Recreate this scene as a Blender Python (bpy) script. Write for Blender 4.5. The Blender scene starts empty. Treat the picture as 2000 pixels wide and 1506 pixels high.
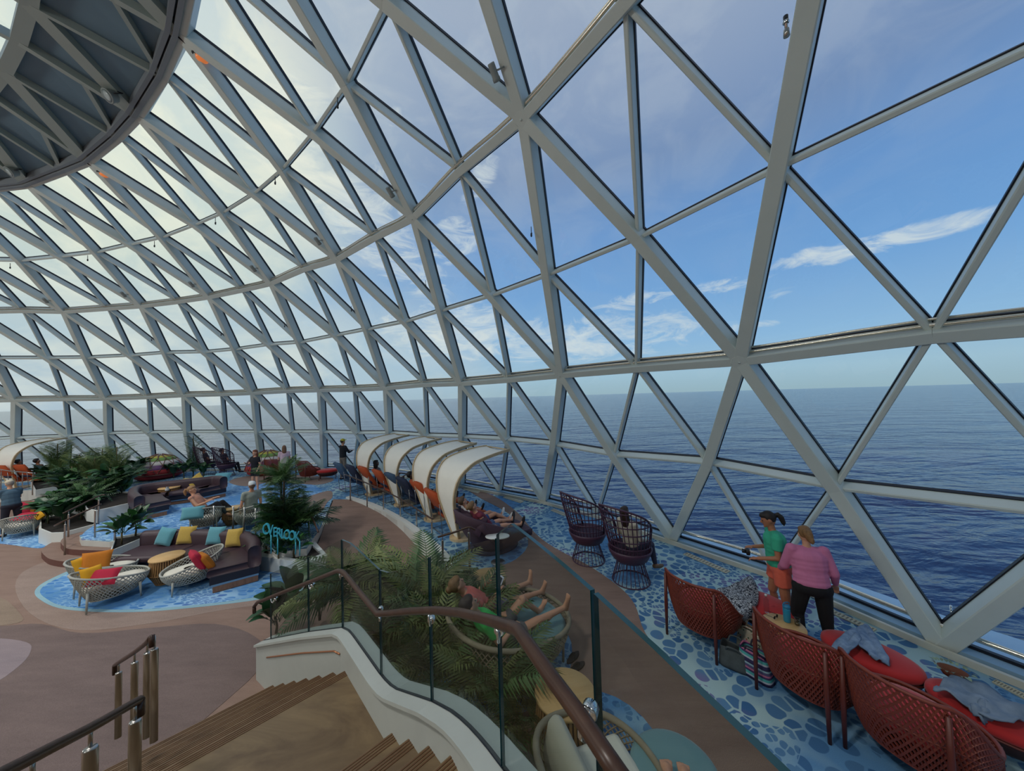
import bpy, bmesh, math, random
from mathutils import Vector, Matrix

# ------------------------------------------------------------------ scene, camera, sky, exposure
sc = bpy.context.scene
C = sc.collection
sc.view_settings.view_transform = 'Standard'
sc.view_settings.look = 'None'
sc.view_settings.gamma = 1.0
sc.view_settings.use_curve_mapping = False
sc.view_settings.exposure = 0.0
sc.cycles.max_bounces = 5
sc.cycles.diffuse_bounces = 3
sc.cycles.glossy_bounces = 3
sc.cycles.transmission_bounces = 3
sc.cycles.transparent_max_bounces = 28
sc.cycles.caustics_reflective = False
sc.cycles.caustics_refractive = False
sc.cycles.sample_clamp_indirect = 3.0
sc.cycles.use_denoising = True

FPX = 656.066                     # focal length in pixels of the 2000 px wide frame
EYE = Vector((0, 0, 3.5))
RIGHT = Vector((0.9996, 0.0009, -0.0283)).normalized()
FWD = Vector((0.0, 0.9995, 0.0329)).normalized()
RIGHT = (RIGHT - FWD * RIGHT.dot(FWD)).normalized()
UP = RIGHT.cross(FWD).normalized()
cam_data = bpy.data.cameras.new('camera')
cam_data.sensor_width = 36.0
cam_data.lens = FPX / 2000 * 36.0
cam_data.clip_start = 0.05
cam_data.clip_end = 60000
cam = bpy.data.objects.new('camera', cam_data)
C.objects.link(cam)
M = Matrix((RIGHT, UP, -FWD)).transposed().to_4x4()
M.translation = EYE
cam.matrix_world = M
sc.camera = cam

def srgb(r, g, b):
    f = lambda c: (c / 255 / 12.92) if c <= 10 else ((c / 255 + 0.055) / 1.055) ** 2.4
    return (f(r), f(g), f(b), 1.0)

def at(px, py, z=0.0):
    """where the sight line through a pixel of the photograph meets the level z"""
    d = FWD * FPX + RIGHT * (px - 1000.6) - UP * (py - 754.0)
    return EYE + d * ((z - EYE.z) / d.z)

def atd(px, py, depth):
    d = FWD * FPX + RIGHT * (px - 1000.6) - UP * (py - 754.0)
    return EYE + d * (depth / FPX)

R_ = math.radians
CENTRE = Vector((-20.76, -15.09, 0))

# sky
world = bpy.data.worlds.new('sky')
sc.world = world
world.use_nodes = True
nt = world.node_tree
nt.nodes.clear()
class NG:
    """tiny node helper"""
    def __init__(s, tree): s.t = tree
    def n(s, kind, **kw):
        nd = s.t.nodes.new(kind)
        for k, v in kw.items():
            if k.startswith('i_'):
                key = k[2:]
                nd.inputs[int(key) if key.isdigit() else key.replace('_', ' ')].default_value = v
            else: setattr(nd, k, v)
        return nd
    def l(s, a, b): s.t.links.new(a, b)
    def math(s, op, a, b=None, clamp=False):
        nd = s.t.nodes.new('ShaderNodeMath'); nd.operation = op; nd.use_clamp = clamp
        for i, v in enumerate((a, b)):
            if v is None: continue
            if isinstance(v, (int, float)): nd.inputs[i].default_value = v
            else: s.l(v, nd.inputs[i])
        return nd.outputs[0]
    def mix(s, fac, a, b, blend='MIX'):
        nd = s.t.nodes.new('ShaderNodeMix'); nd.data_type = 'RGBA'; nd.blend_type = blend
        for i, v in ((0, fac), (6, a), (7, b)):
            if isinstance(v, (int, float)): nd.inputs[i].default_value = v
            elif isinstance(v, tuple): nd.inputs[i].default_value = v
            else: s.l(v, nd.inputs[i])
        return nd.outputs[2]
    def ramp(s, fac, stops, interp='LINEAR'):
        nd = s.t.nodes.new('ShaderNodeValToRGB'); e = nd.color_ramp.elements
        nd.color_ramp.interpolation = interp
        while len(e) < len(stops): e.new(0.5)
        for i, (p, c) in enumerate(stops):
            e[i].position = p
            e[i].color = c if isinstance(c, tuple) else (c, c, c, 1)
        if not isinstance(fac, (int, float)): s.l(fac, nd.inputs[0])
        return nd.outputs[0]
g = NG(nt)
tc = g.n('ShaderNodeTexCoord')
sep = g.n('ShaderNodeSeparateXYZ'); g.l(tc.outputs['Generated'], sep.inputs[0])
el = sep.outputs[2]
clear = g.ramp(g.math('MAXIMUM', el, 0.0), [
    (0.0, srgb(150, 178, 190)), (0.05, srgb(158, 190, 208)), (0.13, srgb(140, 182, 218)), (0.28, srgb(112, 160, 212)),
    (0.42, srgb(104, 148, 202)), (0.55, srgb(112, 140, 182)), (0.76, srgb(150, 165, 190)), (1.0, srgb(150, 165, 186))])
# the hazy, sun-lit half of the sky to the left
SUN = (atd(100, 250, 1.0) - EYE).normalized()
dot = g.n('ShaderNodeVectorMath', operation='DOT_PRODUCT'); g.l(tc.outputs['Generated'], dot.inputs[0]); dot.inputs[1].default_value = SUN
haze = g.ramp(dot.outputs['Value'], [(0.0, 0.0), (0.6, 0.05), (0.8, 0.13), (0.885, 0.32), (0.94, 0.82), (1.0, 1.0)])
azx = g.math('DIVIDE', sep.outputs[0], g.math('MAXIMUM', g.math('SQRT', g.math('ADD', g.math('MULTIPLY', sep.outputs[0], sep.outputs[0]), g.math('MULTIPLY', sep.outputs[1], sep.outputs[1]))), 0.05))
lowhaze = g.math('MULTIPLY', g.ramp(azx, [(0.0, 0.0), (1.0, 0.0)]), 1.0)
rampaz = g.n('ShaderNodeMapRange', i_1=0.12, i_2=-0.62, i_3=0.0, i_4=0.9); g.l(azx, rampaz.inputs[0])
lowband = g.n('ShaderNodeMapRange', i_1=0.42, i_2=0.12, i_3=0.0, i_4=1.0); g.l(el, lowband.inputs[0])
lowhaze = g.math('MULTIPLY', rampaz.outputs[0], lowband.outputs[0])
hz = g.math('MAXIMUM', haze, lowhaze)
hazecol = g.ramp(g.math('MAXIMUM', el, 0.0), [(0.0, srgb(176, 194, 208)), (0.12, srgb(188, 204, 208)), (0.3, srgb(206, 218, 208)), (0.6, srgb(216, 226, 220)), (1.0, srgb(212, 222, 226))])
col = g.mix(hz, clear, hazecol)
# clouds: streaky noise gathered into the banks and wisps seen through the dome (azimuth, elevation)
az = g.math('ARCTAN2', sep.outputs[0], sep.outputs[1]); ele = g.math('ARCSINE', el)
def azel(px, py):
    d = (FWD * FPX + RIGHT * (px - 1000.6) - UP * (py - 754.0)).normalized()
    return math.atan2(d.x, d.y), math.asin(d.z)
comb = g.n('ShaderNodeCombineXYZ'); g.l(az, comb.inputs[0]); g.l(ele, comb.inputs[1])
def sky_noise(sx, sy, rot, scale, detail=9.0, rough=.62, dist=.5):
    mp = g.n('ShaderNodeMapping'); g.l(comb.outputs[0], mp.inputs[0]); mp.inputs['Rotation'].default_value = (0, 0, rot); mp.inputs['Scale'].default_value = (sx, sy, 1)
    n = g.n('ShaderNodeTexNoise', i_Scale=scale, i_Detail=detail, i_Roughness=rough, i_Distortion=dist); g.l(mp.outputs[0], n.inputs['Vector']); return n.outputs['Fac']
N1 = sky_noise(1.0, 2.8, 0.05, 8.0, 12.0, .68, 1.1); N2 = sky_noise(1.0, 1.7, 0.5, 4.2, 9.0, .6, .8)
BLOBS = [(690, 420, .34, .10, -.62, 1.15), (600, 330, .20, .10, -.5, 1.0), (800, 520, .16, .07, -.5, 1.0), (880, 470, .10, .07, .3, .9), (940, 350, .10, .04, .9, .7), (1130, 665, .42, .075, 0.02, 1.15), (900, 650, .30, .10, 0.0, 1.1), (1230, 590, .16, .03, .08, .8),
         (1720, 476, .16, .026, .02, 1.2), (1560, 508, .07, .02, .12, 1.1), (1420, 556, .13, .02, .04, .95), (1520, 575, .04, .012, .1, .7), (770, 232, .04, .03, 0, .75), (680, 175, .05, .03, .4, .7), (560, 170, .14, .06, -.3, .8), (985, 20, .04, .02, .9, .6), (760, 380, .09, .06, -.5, .9), (1450, 640, .1, .015, 0, .6)]
M_ = None
for px, py, wa, we, th, st in BLOBS:
    a0, e0 = azel(px, py); da = g.math('SUBTRACT', az, a0); de = g.math('SUBTRACT', ele, e0); c_, s_ = math.cos(th), math.sin(th)
    u = g.math('DIVIDE', g.math('ADD', g.math('MULTIPLY', da, c_), g.math('MULTIPLY', de, s_)), wa)
    v = g.math('DIVIDE', g.math('ADD', g.math('MULTIPLY', da, -s_), g.math('MULTIPLY', de, c_)), we)
    k = g.math('MULTIPLY', g.math('SUBTRACT', 1.0, g.math('ADD', g.math('MULTIPLY', u, u), g.math('MULTIPLY', v, v)), clamp=True), st)
    M_ = k if M_ is None else g.math('MAXIMUM', M_, k)
raw = g.math('ADD', g.math('MULTIPLY', M_, 0.62), g.math('MULTIPLY', g.math('SUBTRACT', N1, 0.5), 3.0))
cl = g.math('MULTIPLY', g.ramp(raw, [(0.2, 0.0), (0.55, 0.5), (1.0, 1.0)]), g.math('MULTIPLY', M_, 2.5, clamp=True))
veil = g.math('MULTIPLY', g.ramp(N2, [(0.44, 0.0), (0.60, 1.0)]), g.math('ADD', g.math('MULTIPLY', hz, 0.6), g.ramp(ele, [(0.0, 0.0), (0.35, 0.06), (0.8, 0.34)])), clamp=True)
col = g.mix(g.math('MULTIPLY', veil, 0.8), col, g.mix(hz, srgb(176, 188, 204), srgb(248, 246, 222)))
cloudcol = g.mix(hz, srgb(206, 216, 220), srgb(244, 242, 222))
col = g.mix(g.math('MULTIPLY', cl, 0.85), col, cloudcol)
bg = g.n('ShaderNodeBackground'); g.l(col, bg.inputs[0]); bg.inputs[1].default_value = 1.08
wo = g.n('ShaderNodeOutputWorld'); g.l(bg.outputs[0], wo.inputs[0])
world.cycles.sampling_method = 'MANUAL'
world.cycles.sample_map_resolution = 512

# added fill: unseen spots under the roof disc, brightening the interior beyond skylight
def lamp(loc, watts, aim=(0, 0, -1), cone=125, col=(1.0, 0.97, 0.92)):
    ld = bpy.data.lights.new('fill_spot', 'SPOT'); ld.energy = watts; ld.color = col; ld.shadow_soft_size = 0.5
    ld.spot_size = R_(cone); ld.spot_blend = 0.7
    o = bpy.data.objects.new('fill_spot', ld); C.objects.link(o); o.location = loc
    o.rotation_euler = Vector(aim).to_track_quat('-Z', 'Y').to_euler()
    return o
for a_, r_, z_, w_ in ((22, 22.5, 9.4, 1000), (42, 22.5, 9.4, 1000), (62, 22.5, 9.4, 1300), (82, 22.5, 9.4, 1500), (102, 22.5, 9.4, 1500), (125, 22, 9.4, 1500), (40, 12, 9.8, 600), (75, 12, 9.8, 900)):
    lamp(CENTRE + Vector((r_ * math.cos(R_(a_)), r_ * math.sin(R_(a_)), z_)), w_)
# added point lights out of view behind the viewer, lifting the dome's inner faces
for a_, r_, z_, w_ in ((15, 15, 7.0, 600), (75, 13, 7.0, 800), (112, 14, 7.0, 1000)):
    ld = bpy.data.lights.new('fill_point', 'POINT'); ld.energy = w_; ld.color = (0.96, 1.0, 0.97); ld.shadow_soft_size = 0.8
    o = bpy.data.objects.new('fill_point', ld); C.objects.link(o); o.location = CENTRE + Vector((r_ * math.cos(R_(a_)), r_ * math.sin(R_(a_)), z_))

# ------------------------------------------------------------------ materials
MATS = {}
def mat(name, col, rough=0.6, metal=0.0, spec=0.5, var=0.0, nscale=8.0, bump=0.0, sheen=0.0, rnd=0.0, coat=0.0):
    """principled colour with optional noise mottling (var), bump and per-object variation (rnd)"""
    if name in MATS: return MATS[name]
    m = bpy.data.materials.new(name); m.use_nodes = True
    g = NG(m.node_tree); b = m.node_tree.nodes['Principled BSDF']
    c = srgb(*col) if len(col) == 3 else col
    b.inputs['Base Color'].default_value = c
    b.inputs['Roughness'].default_value = rough; b.inputs['Metallic'].default_value = metal
    b.inputs['Specular IOR Level'].default_value = spec
    if sheen: b.inputs['Sheen Weight'].default_value = sheen
    if coat: b.inputs['Coat Weight'].default_value = coat
    src = None
    if var or bump:
        t = g.n('ShaderNodeTexCoord'); n = g.n('ShaderNodeTexNoise', i_Scale=nscale, i_Detail=5.0, i_Roughness=0.6); g.l(t.outputs['Object'], n.inputs['Vector'])
        if var:
            lo = tuple(x * (1 - var) for x in c[:3]) + (1,); hi = tuple(min(1, x * (1 + var)) for x in c[:3]) + (1,)
            src = g.ramp(n.outputs['Fac'], [(0.3, lo), (0.7, hi)])
        if bump:
            bp = g.n('ShaderNodeBump', i_Strength=bump, i_Distance=0.01); g.l(n.outputs['Fac'], bp.inputs['Height']); g.l(bp.outputs[0], b.inputs['Normal'])
    if rnd:
        oi = g.n('ShaderNodeObjectInfo'); hs = g.n('ShaderNodeHueSaturation')
        mr = g.n('ShaderNodeMapRange', i_3=1 - rnd, i_4=1 + rnd); g.l(oi.outputs['Random'], mr.inputs[0]); g.l(mr.outputs[0], hs.inputs['Value'])
        if src is not None: g.l(src, hs.inputs['Color'])
        else: hs.inputs['Color'].default_value = c
        src = hs.outputs[0]
    if src is not None: g.l(src, b.inputs['Base Color'])
    MATS[name] = m
    return m

def glass(name, tint, refl=0.3):
    if name in MATS: return MATS[name]
    m = bpy.data.materials.new(name); m.use_nodes = True; t = m.node_tree; t.nodes.clear(); g = NG(t)
    tr = g.n('ShaderNodeBsdfTransparent'); tr.inputs[0].default_value = tint
    gl = g.n('ShaderNodeBsdfGlossy', i_Roughness=0.0); gl.inputs[0].default_value = (0.9, 0.95, 0.95, 1)
    lw = g.n('ShaderNodeLayerWeight', i_Blend=0.5); mx = g.n('ShaderNodeMixShader')
    fac = g.math('ADD', g.math('MULTIPLY', g.math('POWER', lw.outputs['Facing'], 5.0), refl), 0.02)
    g.l(fac, mx.inputs[0]); g.l(tr.outputs[0], mx.inputs[1]); g.l(gl.outputs[0], mx.inputs[2])
    o = g.n('ShaderNodeOutputMaterial'); g.l(mx.outputs[0], o.inputs[0])
    MATS[name] = m
    return m

# ------------------------------------------------------------------ mesh builder
class MB:
    def __init__(s): s.v = []; s.f = []; s.mi = []; s.sm = []
    def add(s, vs, fs, mi=0, smooth=False):
        o = len(s.v); s.v += [tuple(v) for v in vs]
        for f in fs: s.f.append(tuple(i + o for i in f)); s.mi.append(mi); s.sm.append(smooth)
        return s
    def box(s, c, size, rot=None, mi=0, taper=1.0):
        """box centred at c; taper scales the bottom"""
        hx, hy, hz = (x / 2 for x in size); vs = []
        for z in (-1, 1):
            k = taper if z < 0 else 1.0
            for x, y in ((-1, -1), (1, -1), (1, 1), (-1, 1)): vs.append(Vector((x * hx * k, y * hy * k, z * hz)))
        if rot is not None: vs = [rot @ v for v in vs]
        c = Vector(c)
        return s.add([v + c for v in vs], [(3, 2, 1, 0), (4, 5, 6, 7), (0, 1, 5, 4), (1, 2, 6, 5), (2, 3, 7, 6), (3, 0, 4, 7)], mi)
    def rbox(s, c, size, r=0.03, rot=None, mi=0):
        """rounded cushion-like box: superellipse sections"""
        hx, hy, hz = (x / 2 for x in size); r = min(r, hx, hy, hz); vs = []; fs = []
        ring = []
        for (cx, cy, a0) in ((hx - r, hy - r, 0), (-hx + r, hy - r, 90), (-hx + r, -hy + r, 180), (hx - r, -hy + r, 270)):
            for k in range(4):
                a = math.radians(a0 + 30 * k); ring.append((cx, cy, math.cos(a), math.sin(a)))
        lv = [(-hz, 1.0), (-hz + r * .3, .35), (-hz + r, 0), (hz - r, 0), (hz - r * .3, .35), (hz, 1.0)]
        for z, ins in lv:
            for cx, cy, ca, sa in ring: vs.append(Vector((cx + ca * r * (1 - ins), cy + sa * r * (1 - ins), z)))
        n = len(ring)
        for j in range(len(lv) - 1):
            for i in range(n): fs.append((j * n + i, j * n + (i + 1) % n, (j + 1) * n + (i + 1) % n, (j + 1) * n + i))
        fs.append(tuple(range(n - 1, -1, -1))); fs.append(tuple((len(lv) - 1) * n + i for i in range(n)))
        if rot is not None: vs = [rot @ v for v in vs]
        c = Vector(c)
        return s.add([v + c for v in vs], fs, mi, True)
    def tube(s, pts, r, n=8, closed=False, mi=0, cap=True, smooth=True):
        pts = [Vector(p) for p in pts]; m = len(pts)
        if m < 2: return s
        rr = r if isinstance(r, (list, tuple)) else [r] * m
        vs = []; fs = []; nrm = None
        for i, p in enumerate(pts):
            if closed: t = pts[(i + 1) % m] - pts[i - 1]
            else: t = pts[min(i + 1, m - 1)] - pts[max(i - 1, 0)]
            if t.length < 1e-9: t = Vector((0, 0, 1))
            t.normalize()
            if nrm is None:
                nrm = t.orthogonal().normalized()
            else:
                nrm = nrm - t * nrm.dot(t)
                nrm = nrm.normalized() if nrm.length > 1e-6 else t.orthogonal().normalized()
            b = t.cross(nrm)
            for k in range(n):
                a = 2 * math.pi * k / n; vs.append(p + (nrm * math.cos(a) + b * math.sin(a)) * rr[i])
        for i in range(m if closed else m - 1):
            j = (i + 1) % m
            for k in range(n): fs.append((i * n + k, i * n + (k + 1) % n, j * n + (k + 1) % n, j * n + k))
        if cap and not closed:
            fs.append(tuple(range(n - 1, -1, -1))); fs.append(tuple((m - 1) * n + k for k in range(n)))
        return s.add(vs, fs, mi, smooth)
    def lathe(s, prof, n=24, c=(0, 0, 0), mi=0, smooth=True, sx=1.0, sy=1.0, capt=True, capb=True):
        c = Vector(c); vs = []; fs = []
        for r, z in prof:
            for k in range(n):
                a = 2 * math.pi * k / n; vs.append(c + Vector((r * math.cos(a) * sx, r * math.sin(a) * sy, z)))
        for j in range(len(prof) - 1):
            for k in range(n): fs.append((j * n + k, j * n + (k + 1) % n, (j + 1) * n + (k + 1) % n, (j + 1) * n + k))
        if capb: fs.append(tuple(range(n - 1, -1, -1)))
        if capt: fs.append(tuple((len(prof) - 1) * n + k for k in range(n)))
        return s.add(vs, fs, mi, smooth)
    def ell(s, c, r, n=12, m=8, rot=None, mi=0):
        """ellipsoid"""
        c = Vector(c); r = r if isinstance(r, (tuple, list)) else (r, r, r)
        vs = [Vector((0, 0, -r[2]))]; fs = []
        for j in range(1, m):
            ph = -math.pi / 2 + math.pi * j / m
            for k in range(n):
                a = 2 * math.pi * k / n; vs.append(Vector((r[0] * math.cos(ph) * math.cos(a), r[1] * math.cos(ph) * math.sin(a), r[2] * math.sin(ph))))
        vs.append(Vector((0, 0, r[2])))
        for k in range(n): fs.append((0, 1 + (k + 1) % n, 1 + k))
        for j in range(m - 2):
            for k in range(n):
                a = 1 + j * n; fs.append((a + k, a + (k + 1) % n, a + n + (k + 1) % n, a + n + k))
        a = 1 + (m - 2) * n
        for k in range(n): fs.append((a + k, a + (k + 1) % n, len(vs) - 1))
        if rot is not None: vs = [rot @ v for v in vs]
        return s.add([v + c for v in vs], fs, mi, True)
    def prism(s, poly, z0, z1, mi=0, side=None):
        """polygon (x, y) between two levels"""
        poly = [(p[0], p[1]) for p in poly]
        ar = sum(poly[i][0] * poly[(i + 1) % len(poly)][1] - poly[(i + 1) % len(poly)][0] * poly[i][1] for i in range(len(poly)))
        if ar < 0: poly = poly[::-1]
        n = len(poly)
        s.add([(x, y, z0) for x, y in poly] + [(x, y, z1) for x, y in poly], [tuple(range(n - 1, -1, -1)), tuple(range(n, 2 * n))], mi)
        s.add([(x, y, z0) for x, y in poly] + [(x, y, z1) for x, y in poly], [(i, (i + 1) % n, n + (i + 1) % n, n + i) for i in range(n)], mi if side is None else side)
        return s
    def grid(s, fn, nu, nv, mi=0, closed_u=False, smooth=True, thick=0.0):
        """surface fn(u, v), u and v in 0..1; thick > 0 gives it a back face"""
        P = [[Vector(fn(i / nu, j / nv)) for j in range(nv + 1)] for i in range(nu + (0 if closed_u else 1))]
        nu2 = len(P); vs = [p for row in P for p in row]; w = nv + 1; fs = []
        def q(i, j): return i % nu2 * w + j
        for i in range(nu):
            for j in range(nv): fs.append((q(i, j), q(i + 1, j), q(i + 1, j + 1), q(i, j + 1)))
        if thick:
            nr = []
            for i in range(nu2):
                for j in range(w):
                    i0, i1 = (i - 1, (i + 1) % nu2) if closed_u else (max(i - 1, 0), min(i + 1, nu2 - 1))
                    a = P[i1][j] - P[i0][j]; b = P[i][min(j + 1, nv)] - P[i][max(j - 1, 0)]
                    k = a.cross(b); nr.append(k.normalized() if k.length > 1e-9 else Vector((0, 0, 1)))
            o = len(vs); vs = vs + [v - nr[k] * thick for k, v in enumerate(vs)]
            fs += [tuple(o + x for x in reversed(f)) for f in list(fs)]
            def edge(a, b): fs.append((b, a, o + a, o + b))
            for i in range(nu): edge(q(i, 0), q(i + 1, 0)); edge(q(i + 1, nv), q(i, nv))
            if not closed_u:
                for j in range(nv): edge(q(0, j + 1), q(0, j)); edge(q(nu, j), q(nu, j + 1))
        return s.add(vs, fs, mi, smooth)
    def mesh(s, name, mats):
        me = bpy.data.meshes.new(name); me.from_pydata(s.v, [], s.f)
        for m in (mats if isinstance(mats, (list, tuple)) else [mats]): me.materials.append(m)
        me.polygons.foreach_set('material_index', s.mi); me.polygons.foreach_set('use_smooth', s.sm)
        me.update(); return me
    def build(s, name, mats, parent=None, loc=None, rotz=0.0):
        return link(name, s.mesh(name, mats), parent, loc, rotz)

def link(name, me, parent=None, loc=None, rotz=0.0):
    o = bpy.data.objects.new(name, me); C.objects.link(o)
    if parent is not None: o.parent = parent
    if loc is not None: o.location = loc
    if rotz: o.rotation_euler = (0, 0, rotz)
    return o
def tag(o, label, cat, group=None):
    o['label'] = label; o['category'] = cat
    if group: o['group'] = group
    return o
def thing(name, label, cat, loc=(0, 0, 0), rotz=0.0, group=None):
    o = bpy.data.objects.new(name, None); C.objects.link(o); o.empty_display_size = 0.1
    o.location = loc; o.rotation_euler = (0, 0, rotz)
    return tag(o, label, cat, group)
def struct(o, label=None):
    o['kind'] = 'structure'
    if label: o['label'] = label
    return o
def group_empty(name, label):
    o = bpy.data.objects.new(name, None); C.objects.link(o); o['kind'] = 'structure'; o['label'] = label
    return o
def dup(root, loc, rotz, label=None, scale=None):
    r = root.copy(); C.objects.link(r); r.location = loc; r.rotation_euler = (0, 0, rotz)
    if label: r['label'] = label
    if scale: r.scale = (scale, scale, scale)
    for ch in list(root.children):
        c = ch.copy(); C.objects.link(c); c.parent = r
        for gch in list(ch.children):
            d = gch.copy(); C.objects.link(d); d.parent = c
    return r
def catmull(pts, k=6):
    pts = [Vector(p) for p in pts]; out = []
    for i in range(len(pts) - 1):
        p0, p1, p2, p3 = pts[max(i - 1, 0)], pts[i], pts[i + 1], pts[min(i + 2, len(pts) - 1)]
        for j in range(k):
            t = j / k
            out.append(0.5 * ((2 * p1) + (p2 - p0) * t + (2 * p0 - 5 * p1 + 4 * p2 - p3) * t * t + (3 * p1 - p0 - 3 * p2 + p3) * t ** 3))
    out.append(pts[-1]); return out
def smooth_poly(pts, k=5):
    n = len(pts); pts = [Vector(p) for p in pts]; out = []
    for i in range(n):
        p0, p1, p2, p3 = pts[i - 1], pts[i], pts[(i + 1) % n], pts[(i + 2) % n]
        for j in range(k):
            t = j / k
            out.append(0.5 * ((2 * p1) + (p2 - p0) * t + (2 * p0 - 5 * p1 + 4 * p2 - p3) * t * t + (3 * p1 - p0 - 3 * p2 + p3) * t ** 3))
    return out
def lerp(a, b, t): return a + (b - a) * t
R = math.radians
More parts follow.
